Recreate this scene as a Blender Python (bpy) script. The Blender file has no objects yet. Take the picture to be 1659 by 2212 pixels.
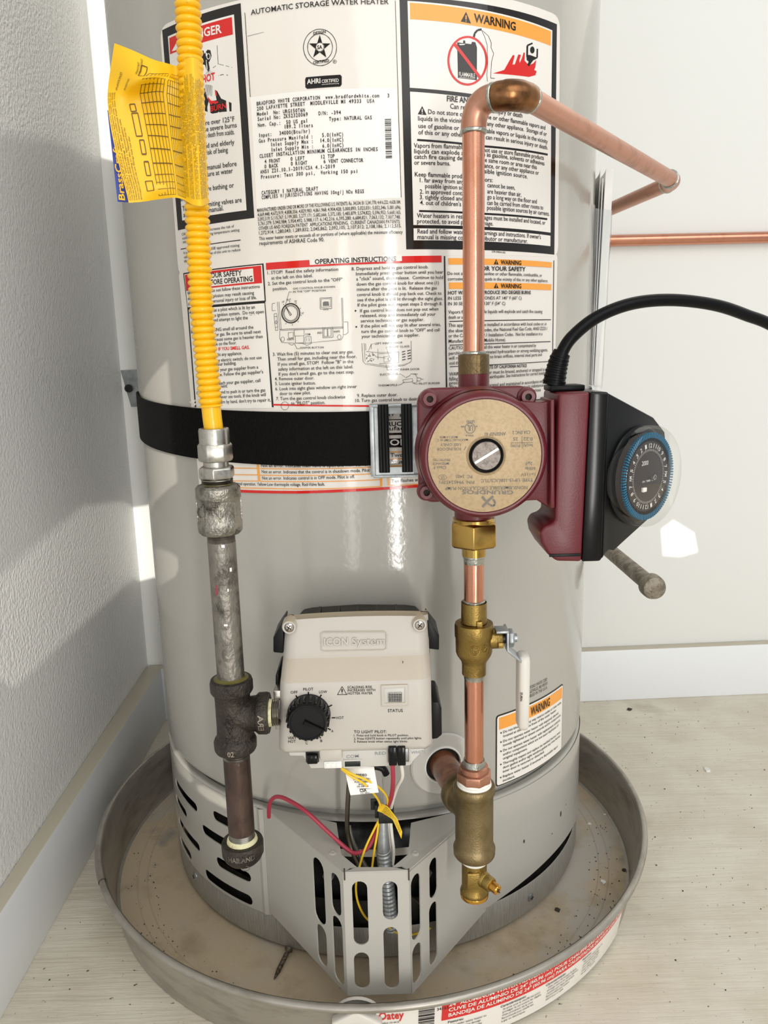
import bpy, bmesh, math, random
from mathutils import Vector, Matrix
import numpy as np

# ---------------------------------------------------------------- camera, sky, daylight, exposure
SC = bpy.context.scene
COL = SC.collection
CAM_P = Vector((0.0094, -0.9134, 0.5973))
YAW, PITCH, ROLL, FPX = 0.0095, 0.2041, -0.0253, 1661.0
_f = Vector((math.sin(YAW)*math.cos(PITCH), math.cos(YAW)*math.cos(PITCH), -math.sin(PITCH)))
_r0 = Vector((math.cos(YAW), -math.sin(YAW), 0)); _u0 = _r0.cross(_f)
_r = _r0*math.cos(ROLL)+_u0*math.sin(ROLL); _u = _u0*math.cos(ROLL)-_r0*math.sin(ROLL)
cam_d = bpy.data.cameras.new('camera'); cam = bpy.data.objects.new('camera', cam_d); COL.objects.link(cam)
cam_d.sensor_fit = 'VERTICAL'; cam_d.sensor_height = 24.0; cam_d.lens = FPX/2212*24.0; cam_d.clip_start = .02
M = Matrix((( _r.x, _u.x, -_f.x, CAM_P.x), (_r.y, _u.y, -_f.y, CAM_P.y), (_r.z, _u.z, -_f.z, CAM_P.z), (0, 0, 0, 1)))
cam.matrix_world = M
SC.camera = cam

SC.view_settings.view_transform = 'Standard'; SC.view_settings.look = 'None'
SC.view_settings.gamma = 1.0; SC.view_settings.use_curve_mapping = False
SC.view_settings.exposure = EXPOSURE = -0.86

W = bpy.data.worlds.new('sky'); SC.world = W; W.use_nodes = True
W.node_tree.nodes['Background'].inputs[0].default_value = (0.93, 0.97, 1.0, 1)
W.node_tree.nodes['Background'].inputs[1].default_value = 1.12

def area(name, loc, target, sx, sy, power, color=(1, .98, .95)):
    d = bpy.data.lights.new(name, 'AREA'); d.shape = 'RECTANGLE'; d.size = sx; d.size_y = sy; d.energy = power; d.color = color
    o = bpy.data.objects.new(name, d); COL.objects.link(o); o.location = loc
    o.rotation_euler = (Vector(target)-Vector(loc)).to_track_quat('-Z', 'Y').to_euler()
    return o
area('doorway_daylight', (-1.25, -2.6, .75), (0, -.1, .5), 1.3, 1.5, 9)
area('overhead_fill', (.95, -1.9, 1.95), (-.15, -.1, .2), 2.4, 1.4, 42)  # added overhead fill to brighten the floor, pan and left wall
area('door_gap_daylight', (.655, -2.86, .33), (.655, 0, .33), .15, 1.5, 44, (1, .98, .95))
area('door_edge_daylight', (-.36, -2.86, .33), (-.36, 0, .33), .2, 1.5, 8, (1, .98, .95))
SUN_DIR = Vector((-.17, .90, -.40)).normalized()
sd = bpy.data.lights.new('sun', 'SUN'); sd.energy = 5.5; sd.angle = .0015; sd.color = (1, .95, .86)
so = bpy.data.objects.new('sun', sd); COL.objects.link(so); so.location = (1, -6, 4)
so.rotation_euler = SUN_DIR.to_track_quat('-Z', 'Y').to_euler()

# ---------------------------------------------------------------- measuring helpers (photo position -> point in the room)
def ray(px, py):
    return _r*((px-829.5)/FPX)-_u*((py-1106)/FPX)+_f
def at(px, py, Y):
    d = ray(px, py); return CAM_P+d*((Y-CAM_P.y)/d.y)
def atz(px, py, Z):
    d = ray(px, py); return CAM_P+d*((Z-CAM_P.z)/d.z)
def atx(px, py, X):
    d = ray(px, py); return CAM_P+d*((X-CAM_P.x)/d.x)
def onplane(px, py, o, n):
    d = ray(px, py); return CAM_P+d*((Vector(o)-CAM_P).dot(n)/d.dot(n))
R = 0.254
def oncyl(px, py, R=R):
    d = ray(px, py); C = CAM_P
    A = d.x**2+d.y**2; B = d.x*C.x+d.y*C.y; K = C.x**2+C.y**2-R*R
    t = (-B-math.sqrt(max(B*B-A*K, 0)))/A; return C+d*t

# ---------------------------------------------------------------- materials
def lin(h):
    h = h.lstrip('#'); v = [int(h[i:i+2], 16)/255 for i in (0, 2, 4)]
    return tuple((c/12.92 if c <= .04045 else ((c+.055)/1.055)**2.4) for c in v)+(1,)
MATS = {}
def mat(name, col, rough=.5, metal=0, bump=None, var=None, spec=None, coat=0, trans=0, stretch=None, ior=None, rvar=None):
    """bump=(scale,strength[,detail]); var=(scale,colour2,lo,hi) mottles the colour with noise; stretch=(x,y,z) scales the noise space"""
    if name in MATS: return MATS[name]
    m = bpy.data.materials.new(name); m.use_nodes = True; nt = m.node_tree; N = nt.nodes; L = nt.links
    b = N['Principled BSDF']; c = lin(col) if isinstance(col, str) else tuple(col)+(1,)
    b.inputs['Base Color'].default_value = c; b.inputs['Roughness'].default_value = rough; b.inputs['Metallic'].default_value = metal
    if spec is not None: b.inputs['Specular IOR Level'].default_value = spec
    if coat: b.inputs['Coat Weight'].default_value = coat; b.inputs['Coat Roughness'].default_value = .08
    if trans: b.inputs['Transmission Weight'].default_value = trans
    if ior: b.inputs['IOR'].default_value = ior
    tc = None
    def coords():
        nonlocal tc
        if tc is None:
            g = N.new('ShaderNodeTexCoord'); mp = N.new('ShaderNodeMapping'); L.new(g.outputs['Object'], mp.inputs[0])
            if stretch: mp.inputs['Scale'].default_value = stretch
            tc = mp.outputs[0]
        return tc
    if var:
        vs = var if isinstance(var, list) else [var]
        prev = None
        for (sc, c2, lo, hi) in vs:
            n = N.new('ShaderNodeTexNoise'); n.inputs['Scale'].default_value = sc; n.inputs['Detail'].default_value = 5; n.inputs['Roughness'].default_value = .62
            L.new(coords(), n.inputs['Vector'])
            r = N.new('ShaderNodeMapRange'); r.inputs['From Min'].default_value = lo; r.inputs['From Max'].default_value = hi; L.new(n.outputs[0], r.inputs['Value'])
            mx = N.new('ShaderNodeMix'); mx.data_type = 'RGBA'; L.new(r.outputs[0], mx.inputs[0])
            if prev is None: mx.inputs[6].default_value = c
            else: L.new(prev, mx.inputs[6])
            mx.inputs[7].default_value = lin(c2); prev = mx.outputs[2]
            if rvar and (sc, c2, lo, hi) == vs[0]:
                rr = N.new('ShaderNodeMapRange'); L.new(r.outputs[0], rr.inputs['Value']); rr.inputs['To Min'].default_value = rough; rr.inputs['To Max'].default_value = rvar; L.new(rr.outputs[0], b.inputs['Roughness'])
        L.new(prev, b.inputs['Base Color'])
    if bump:
        n = N.new('ShaderNodeTexNoise'); n.inputs['Scale'].default_value = bump[0]; n.inputs['Detail'].default_value = bump[2] if len(bump) > 2 else 3
        L.new(coords(), n.inputs['Vector'])
        bp = N.new('ShaderNodeBump'); bp.inputs['Strength'].default_value = bump[1]; bp.inputs['Distance'].default_value = bump[3] if len(bump) > 3 else .002
        L.new(n.outputs[0], bp.inputs['Height']); L.new(bp.outputs[0], b.inputs['Normal'])
    MATS[name] = m
    return m
def clear_mat(name, tint=(1, 1, 1), gloss=.12, rough=.03):
    if name in MATS: return MATS[name]
    m = bpy.data.materials.new(name); m.use_nodes = True; nt = m.node_tree; N = nt.nodes; L = nt.links
    N.remove(N['Principled BSDF']); out = N['Material Output']
    t = N.new('ShaderNodeBsdfTransparent'); t.inputs[0].default_value = tint+(1,)
    g = N.new('ShaderNodeBsdfGlossy'); g.inputs['Roughness'].default_value = rough
    f = N.new('ShaderNodeLayerWeight'); f.inputs[0].default_value = .35
    r = N.new('ShaderNodeMapRange'); L.new(f.outputs['Facing'], r.inputs[0]); r.inputs['To Min'].default_value = gloss*.35; r.inputs['To Max'].default_value = gloss*4
    mx = N.new('ShaderNodeMixShader'); L.new(r.outputs[0], mx.inputs[0]); L.new(t.outputs[0], mx.inputs[1]); L.new(g.outputs[0], mx.inputs[2]); L.new(mx.outputs[0], out.inputs[0])
    MATS[name] = m; return m

mat('tank_paint', '#aeaba3', .13, bump=(190, .22, 2, .0006), spec=.5)
mat('tank_groove', '#a9a8a2', .35)
mat('soot_shade', '#15140f', .6, var=(60, '#2b2a26', .4, .65))  # soot-black chamber; also puts shade into the skirt gap and nipple hole
mat('dark_steel', '#3a3c3d', .38, .7, var=(40, '#1d1d1c', .4, .65))
mat('brushed_steel', '#a29e95', .45, .2, var=(160, '#88847b', .35, .7), stretch=(6, 6, .35))
mat('label', '#e6e0d8', .10, bump=(150, .10, 2, .0006)); mat('sticker', '#edeae4', .32)
mat('k', '#17120f', .14); mat('w', '#e9e4dd', .11); mat('r', '#d3221f', .12); mat('o', '#f1a244', .12); mat('s', '#efece7', .33); mat('g', '#6d6a66', .4); mat('blue', '#2a3fa0', .4); mat('brown', '#5b4312', .5)
mat('ink_grey', '#6d675e', .5)
mat('hose_yellow', '#f2ba0a', .32, var=(300, '#d99c06', .62, .8), coat=.2)
mat('tag_yellow', '#f6c013', .42); mat('nickel', '#b9b6ae', .3, 1, var=(200, '#8d8a80', .5, .75))
mat('galv_cast', '#a19d94', .34, 1, bump=(420, .55, 4, .002), var=[(90, '#55514a', .48, .68), (30, '#bdb9b0', .55, .8)])
mat('old_pipe', '#8d8880', .42, .85, bump=(260, .6, 5, .002), var=[(70, '#4b4640', .45, .65), (25, '#a9a49a', .58, .75), (45, '#6b5a2c', .68, .76)], stretch=(1, 1, .7))
mat('black_iron', '#453f39', .45, .6, bump=(380, .7, 4, .002), var=(80, '#2b2622', .4, .7))
mat('rusty_pipe', '#5c4b43', .42, .7, bump=(300, .4, 4, .001), var=[(60, '#3b302b', .4, .65), (28, '#83452d', .6, .75), (90, '#8d8780', .64, .78)], stretch=(1, 1, .4))
mat('dope', '#5a5210', .35, coat=.4); mat('dope_white', '#d8d2a8', .5, var=(180, '#a59c6b', .5, .7))
mat('thread', '#8f8b82', .3, 1)
mat('copper', '#d2937a', .25, 1, var=[(50, '#c07a5c', .5, .8), (14, '#dfa68f', .55, .8)], stretch=(1, 1, .5), bump=(900, .06, 2, .0006))
mat('copper_dull', '#c08b73', .36, .9, var=[(40, '#99664f', .5, .75), (20, '#cf9f89', .55, .75)], bump=(500, .1, 3, .001))
mat('bronze', '#8f6440', .28, .9, var=[(45, '#5a3c24', .42, .62), (28, '#a8795a', .55, .75)])
mat('solder', '#b4b4ac', .33, 1, bump=(260, .4, 3, .002), var=(120, '#80827a', .5, .7))
mat('brass', '#bd9a55', .26, 1, var=(60, '#9a7430', .5, .75)); mat('tee_cast', '#8b7a5a', .42, .9, bump=(700, .3, 3, .001), var=(50, '#74643f', .45, .7)); mat('brass_cast', '#9a8148', .4, 1, bump=(700, .3, 3, .001), var=(50, '#7d6438', .45, .7))
mat('brass_bright', '#cf9b45', .22, 1); mat('bronze_cast', '#6f5d40', .45, .8, bump=(500, .5, 3, .001), var=(70, '#8f7a52', .5, .75))
mat('ptfe', '#efede6', .7, bump=(300, .5, 3, .001)); mat('pump_red', '#5f1720', .36, bump=(700, .12, 2, .0006)); mat('plate_tan', '#b69e7b', .5, .1, var=(500, '#aa926f', .45, .65))
mat('black_plastic', '#060607', .2, spec=.3); mat('black_satin', '#101011', .38, spec=.25); mat('rubber', '#050506', .38, spec=.16); mat('sink_black', '#121213', .45, spec=.25)
mat('chrome', '#cfcac5', .2, 1, var=(300, '#87807a', .5, .8)); mat('vent_steel', '#7a726c', .42, .8, var=(300, '#5c5550', .45, .7), bump=(500, .3, 2, .001)); mat('steel_zinc', '#b3b7b8', .38, .7, var=(60, '#8f9395', .4, .7))
mat('timer_face', '#372f2c', .45, spec=.3); mat('pin_blue', '#1d6484', .45, spec=.25); mat('ink_white', '#d9d6d2', .5)
clear_mat('clear_cap', (.98, .98, .97), .05); clear_mat('clear_pouch', (.97, .98, .98), .12, .08)
mat('valve_beige', '#bfb8af', .42, bump=(900, .12, 2, .0005)); mat('valve_grey', '#c6c3bc', .42); mat('white_plastic', '#eceae4', .35); mat('lens', '#b4b0aa', .3, bump=(900, .6, 0, .002))
mat('strap_web', '#0a0908', .6, bump=(1400, .6, 2, .001), spec=.12); mat('paper', '#f0eeea', .6); mat('paper_print', '#8d8f92', .6)
mat('wire_red', '#a93146', .38); mat('wire_white', '#e9e4da', .4); mat('wire_yellow', '#eec52c', .38); mat('tube_grey', '#6d675b', .32, .9); mat('tube_alu', '#a8a59c', .35, .9)
mat('door_paint', '#b5b2aa', .34, bump=(500, .06, 2, .0005), var=(9, '#a9a69e', .6, .85))
mat('pan_alu', '#aaa49b', .36, .6, var=[(18, '#8c857b', .45, .7)], bump=(200, .08, 3, .001), stretch=(1, 1, 4)); mat('pan_dust', '#bcaa8f', .7, 0, var=[(6, '#b5ada2', .48, .62), (14, '#a39276', .52, .7), (9, '#8b8680', .60, .70), (260, '#6a5c49', .66, .76)], bump=(500, .2, 4, .001))
mat('wall_texture', '#e9e9e7', .5, bump=(230, .45, 2, .003)); mat('wall_smooth', '#e6e6e2', .5, bump=(90, .05, 3, .002)); mat('base_white', '#eceef0', .4, bump=(60, .08, 3, .002))
mat('base_dusty', '#c9c3b4', .6, var=(20, '#b3aa96', .45, .7))
mat('screw_rust', '#6a6154', .5, .7, bump=(500, .5, 3, .002), var=(200, '#4a3b2c', .45, .65)); mat('chip', '#e4e2dc', .6); mat('debris_dark', '#3a3128', .8)
mat('galv_stub', '#9c9384', .55, .5, bump=(240, .8, 4, .003), var=[(80, '#6f6658', .42, .62), (40, '#b9a58c', .58, .75)])
mat('plug_white', '#d9d3ca', .4)
def dusty(m, dust, lo=.6, hi=.95):
    nt = m.node_tree; N = nt.nodes; L = nt.links; b = N['Principled BSDF']
    g = N.new('ShaderNodeNewGeometry'); sx = N.new('ShaderNodeSeparateXYZ'); L.new(g.outputs['True Normal'], sx.inputs[0])
    r = N.new('ShaderNodeMapRange'); r.inputs['From Min'].default_value = lo; r.inputs['From Max'].default_value = hi; L.new(sx.outputs[2], r.inputs['Value'])
    x = N.new('ShaderNodeMix'); x.data_type = 'RGBA'; L.new(r.outputs[0], x.inputs[0]); x.inputs[6].default_value = b.inputs['Base Color'].default_value; x.inputs[7].default_value = lin(dust); L.new(x.outputs[2], b.inputs['Base Color'])
dusty(MATS['base_white'], '#c4bca9'); dusty(MATS['valve_beige'], '#b5a68c', .30, .95); dusty(MATS['sink_black'], '#4d463d', .80, 1.25)
# painted plywood: grain runs along x, worn spots and specks
def ply():
    m = bpy.data.materials.new('painted_plywood'); m.use_nodes = True; nt = m.node_tree; N = nt.nodes; L = nt.links; b = N['Principled BSDF']; b.inputs['Roughness'].default_value = .62
    tc = N.new('ShaderNodeTexCoord')
    def noise(scale, st, det=5):
        mp = N.new('ShaderNodeMapping'); mp.inputs['Scale'].default_value = st; L.new(tc.outputs['Object'], mp.inputs[0])
        n = N.new('ShaderNodeTexNoise'); n.inputs['Scale'].default_value = scale; n.inputs['Detail'].default_value = det; n.inputs['Roughness'].default_value = .6; L.new(mp.outputs[0], n.inputs['Vector']); return n.outputs[0]
    def rng(s, lo, hi):
        r = N.new('ShaderNodeMapRange'); r.inputs['From Min'].default_value = lo; r.inputs['From Max'].default_value = hi; L.new(s, r.inputs['Value']); return r.outputs[0]
    def mix(f, a, bcol):
        x = N.new('ShaderNodeMix'); x.data_type = 'RGBA'; L.new(f, x.inputs[0])
        if isinstance(a, tuple): x.inputs[6].default_value = a
        else: L.new(a, x.inputs[6])
        x.inputs[7].default_value = bcol; return x.outputs[2]
    c = mix(rng(noise(9, (1, 1, 1)), .42, .68), lin('#ddd6c6'), lin('#cfc6b2'))
    c = mix(rng(noise(20, (.25, 3, 1), 8), .55, .85), c, lin('#c8bea9'))
    c = mix(rng(noise(5, (1, 1, 1), 8), .60, .76), c, lin('#ab9f88'))
    c = mix(rng(noise(170, (1, 1, 1), 2), .68, .75), c, lin('#6b5a45'))
    L.new(c, b.inputs['Base Color'])
    bp = N.new('ShaderNodeBump'); bp.inputs['Strength'].default_value = .55; bp.inputs['Distance'].default_value = .003
    L.new(noise(55, (.14, 1.8, 1), 9), bp.inputs['Height']); L.new(bp.outputs[0], b.inputs['Normal'])
    MATS['painted_plywood'] = m
ply()

# ---------------------------------------------------------------- mesh building
ORG = {}
def V(*a): return Vector(a)
class MB:
    def __init__(s): s.v = []; s.f = []
    def add(s, vs, fs):
        o = len(s.v); s.v += [tuple(v) for v in vs]; s.f += [tuple(i+o for i in f) for f in fs]; return s
    def box(s, a, b):
        x0, y0, z0 = a; x1, y1, z1 = b
        return s.add([(x0, y0, z0), (x1, y0, z0), (x1, y1, z0), (x0, y1, z0), (x0, y0, z1), (x1, y0, z1), (x1, y1, z1), (x0, y1, z1)],
                     [(0, 3, 2, 1), (4, 5, 6, 7), (0, 1, 5, 4), (1, 2, 6, 5), (2, 3, 7, 6), (3, 0, 4, 7)])
    def obox(s, c, ax, ay, az):
        c, ax, ay, az = map(Vector, (c, ax, ay, az)); P = []
        for k in (-1, 1):
            for (i, j) in ((-1, -1), (1, -1), (1, 1), (-1, 1)): P.append(c+ax*i+ay*j+az*k)
        return s.add(P, [(0, 3, 2, 1), (4, 5, 6, 7), (0, 1, 5, 4), (1, 2, 6, 5), (2, 3, 7, 6), (3, 0, 4, 7)])
    def lathe(s, prof, o, ax=(0, 0, 1), seg=40, caps=(True, True), rot=0, sweep=None):
        """prof: (height along ax, radius)"""
        o = Vector(o); ax = Vector(ax).normalized(); t = Vector((1, 0, 0)) if abs(ax.x) < .9 else Vector((0, 1, 0))
        e1 = (t-ax*t.dot(ax)).normalized(); e2 = ax.cross(e1); n = seg; P = []
        for (h, r) in prof:
            for i in range(n):
                a = rot+2*math.pi*i/n; P.append(o+ax*h+(e1*math.cos(a)+e2*math.sin(a))*r)
        F = []
        for k in range(len(prof)-1):
            for i in range(n):
                j = (i+1) % n; F.append((k*n+i, k*n+j, (k+1)*n+j, (k+1)*n+i))
        if caps[0] and prof[0][1] > 1e-6: F.append(tuple(range(n-1, -1, -1)))
        if caps[1] and prof[-1][1] > 1e-6: F.append(tuple((len(prof)-1)*n+i for i in range(n)))
        return s.add(P, F)
    def tube(s, pts, r, seg=14, caps=True, flat=None):
        pts = [Vector(p) for p in pts]; n = len(pts); rr = r if hasattr(r, '__len__') else [r]*n
        T = [(pts[min(i+1, n-1)]-pts[max(i-1, 0)]).normalized() for i in range(n)]
        t = Vector((0, 1, 0)) if abs(T[0].y) < .9 else Vector((1, 0, 0))
        e = (t-T[0]*t.dot(T[0])).normalized(); P = []; F = []
        for i in range(n):
            e = (e-T[i]*e.dot(T[i])).normalized(); g = T[i].cross(e)
            for k in range(seg):
                a = 2*math.pi*k/seg; P.append(pts[i]+(e*math.cos(a)+g*math.sin(a)*(flat or 1))*rr[i])
        for i in range(n-1):
            for k in range(seg):
                j = (k+1) % seg; F.append((i*seg+k, i*seg+j, (i+1)*seg+j, (i+1)*seg+k))
        if caps: F.append(tuple(range(seg-1, -1, -1))); F.append(tuple((n-1)*seg+k for k in range(seg)))
        return s.add(P, F)
    def prism(s, poly, fn, d0, d1):
        """poly: 2D outline; fn(a,b,d)->3D"""
        n = len(poly); P = [fn(a, b, d0) for a, b in poly]+[fn(a, b, d1) for a, b in poly]
        F = [tuple(range(n-1, -1, -1)), tuple(range(n, 2*n))]+[(i, (i+1) % n, n+(i+1) % n, n+i) for i in range(n)]
        return s.add(P, F)
    def grid(s, nu, nv, fn, closed=False):
        P = [fn(i/(nu-1), j/(nv-1)) for j in range(nv) for i in range(nu)]
        F = [(j*nu+i, j*nu+i+1, (j+1)*nu+i+1, (j+1)*nu+i) for j in range(nv-1) for i in range(nu-1)]
        return s.add(P, F)
    def build(s, name, m, parent=None, bevel=0, bseg=2, smooth=True, angle=38, org=None, fix=True, kind=None):
        me = bpy.data.meshes.new(name)
        if parent is not None: o3 = ORG[parent]
        else:
            a = np.array(s.v); o3 = Vector(org) if org is not None else Vector(((a[:, 0].min()+a[:, 0].max())/2, (a[:, 1].min()+a[:, 1].max())/2, a[:, 2].min()))
        me.from_pydata([(v[0]-o3.x, v[1]-o3.y, v[2]-o3.z) for v in s.v], [], s.f)
        if bevel or fix:
            bm = bmesh.new(); bm.from_mesh(me)
            if fix: bmesh.ops.recalc_face_normals(bm, faces=bm.faces)
            if bevel:
                es = [e for e in bm.edges if len(e.link_faces) == 2 and e.calc_face_angle(0) > .6]
                bmesh.ops.bevel(bm, geom=es, offset=bevel, segments=bseg, affect='EDGES', profile=.5, clamp_overlap=True)
            bm.to_mesh(me); bm.free()
        if smooth:
            me.shade_smooth(); me.set_sharp_from_angle(angle=math.radians(angle))
        me.materials.append(MATS[m] if isinstance(m, str) else m)
        ob = bpy.data.objects.new(name, me); COL.objects.link(ob)
        if parent is not None: ob.parent = parent
        else: ob.location = o3
        ORG[ob] = o3
        if kind or name.endswith('_print') or name.endswith('lettering'): ob['kind'] = kind or 'stuff'
        return ob
def tag(o, label, cat, group=None):
    o['label'] = label; o['category'] = cat
    if group: o['group'] = group
    return o
def thing(name, label, cat, loc, group=None):
    o = bpy.data.objects.new(name, None); COL.objects.link(o); o.location = loc; o.empty_display_size = .02; ORG[o] = Vector(loc)
    return tag(o, label, cat, group)
def struct(o): o['kind'] = 'structure'; return o
def spline(pts, n=8):
    P = [Vector(p) for p in pts]; P = [P[0]*2-P[1]]+P+[P[-1]*2-P[-2]]; out = []
    for i in range(1, len(P)-2):
        for k in range(n):
            t = k/n; a, b, c, d = P[i-1], P[i], P[i+1], P[i+2]
            out.append(.5*((2*b)+(c-a)*t+(2*a-5*b+4*c-d)*t*t+(3*b-a-3*c+d)*t**3))
    out.append(P[-2]); return out
def ring2d(cx, cy, rx, ry=None, n=20, a0=0):
    ry = ry or rx; return [(cx+rx*math.cos(a0+2*math.pi*i/n), cy+ry*math.sin(a0+2*math.pi*i/n)) for i in range(n)]
def stadium(x0, y0, x1, y1, r, n=6):
    a = math.atan2(y1-y0, x1-x0); P = []
    for k in range(n+1): t = a-math.pi/2+math.pi*k/n; P.append((x1+r*math.cos(t), y1+r*math.sin(t)))
    for k in range(n+1): t = a+math.pi/2+math.pi*k/n; P.append((x0+r*math.cos(t), y0+r*math.sin(t)))
    return P
def sheet(outer, holes, fn, d0, d1, cut=None):
    """flat sheet with holes, cut along x every `cut`, bent by fn(a,b,depth); returns MB"""
    bm = bmesh.new(); es = []
    for loop in [outer]+holes:
        vs = [bm.verts.new((a, b, 0)) for a, b in loop]
        es += [bm.edges.new((vs[i], vs[(i+1) % len(vs)])) for i in range(len(vs))]
    bmesh.ops.triangle_fill(bm, use_beauty=True, use_dissolve=False, edges=es)
    if cut:
        xs = [a for a, b in outer]; x = min(xs)+cut
        while x < max(xs)-1e-5:
            bmesh.ops.bisect_plane(bm, geom=bm.verts[:]+bm.edges[:]+bm.faces[:], plane_co=(x, 0, 0), plane_no=(1, 0, 0)); x += cut
    bm.verts.ensure_lookup_table(); bm.verts.index_update()
    P = [(v.co.x, v.co.y) for v in bm.verts]; n = len(P)
    m = MB(); F = []
    for f in bm.faces:
        idx = [v.index for v in f.verts]; F.append(tuple(idx)); F.append(tuple(i+n for i in reversed(idx)))
    for e in bm.edges:
        if len(e.link_faces) == 1: a, b = (v.index for v in e.verts); F.append((a, b, b+n, a+n))
    m.add([fn(a, b, d0) for a, b in P]+[fn(a, b, d1) for a, b in P], F)
    bm.free(); return m

# ---------------------------------------------------------------- lettering
GL = {}
def glyph(ch, bold):
    k = (ch, bold)
    if k in GL: return GL[k]
    def mesh_of(s):
        c = bpy.data.curves.new('t', 'FONT'); c.body = s; c.resolution_u = 2; c.offset = .022 if bold else .008; c.fill_mode = 'BOTH'
        o = bpy.data.objects.new('t', c); COL.objects.link(o)
        bpy.context.view_layer.update(); me = bpy.data.meshes.new_from_object(o.evaluated_get(bpy.context.evaluated_depsgraph_get()))
        vs = [(v.co.x, v.co.y) for v in me.vertices]; fs = [tuple(p.vertices) for p in me.polygons]
        bpy.data.objects.remove(o); bpy.data.curves.remove(c); bpy.data.meshes.remove(me); return vs, fs
    if ch == ' ':
        a = mesh_of('H H'); b = mesh_of('HH'); GL[k] = ([], [], max(v[0] for v in a[0])-max(v[0] for v in b[0])); return GL[k]
    vs, fs = mesh_of(ch); a = mesh_of(ch+'H'); b = mesh_of('H')
    GL[k] = (vs, fs, max(v[0] for v in a[0])-max(v[0] for v in b[0])); return GL[k]
def lay(text, style=''):
    """returns verts (x in 0..1 over the line, y with cap height 1), faces"""
    bold = 'b' in style; mono = 'm' in style; x = 0; P = []; F = []
    cap = max(v[1] for v in glyph('H', False)[0])
    for ch in text:
        vs, fs, adv = glyph(ch, bold or mono); o = len(P)
        if mono:
            w = .62
            if vs:
                a, b = min(v[0] for v in vs), max(v[0] for v in vs); sc = min(1.0, .54/max(b-a, .01)); sc = 1.25 if (b-a) < .2 else sc
                P += [(x+w/2+(v[0]-(a+b)/2)*sc, v[1]/cap) for v in vs]
            F += [tuple(i+o for i in f) for f in fs]; x += w
        else:
            P += [(x+v[0], v[1]/cap) for v in vs]; F += [tuple(i+o for i in f) for f in fs]; x += adv
    if mono: return [(a/x, b) for a, b in P], F
    mx = max([p[0] for p in P] or [1]); mn = min([p[0] for p in P] or [0])
    return [((a-mn)/(mx-mn), b) for a, b in P], F
def put_text(mb, text, p0, p1, h, fn, style=''):
    """baseline from p0 to p1 in the 2D space of fn(a,b)->3D, cap height h (upright along +b)"""
    P, F = lay(text, style)
    mb.add([fn(p0[0]+(p1[0]-p0[0])*a, p0[1]+(p1[1]-p0[1])*a+h*b) for a, b in P], F)
def put_text_dir(mb, text, o, ex, ey, width, h, style=''):
    """text in the plane o + ex*x + ey*y (unit vectors)"""
    P, F = lay(text, style); o, ex, ey = Vector(o), Vector(ex), Vector(ey)
    mb.add([o+ex*(a*width)+ey*(b*h) for a, b in P], F)

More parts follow.
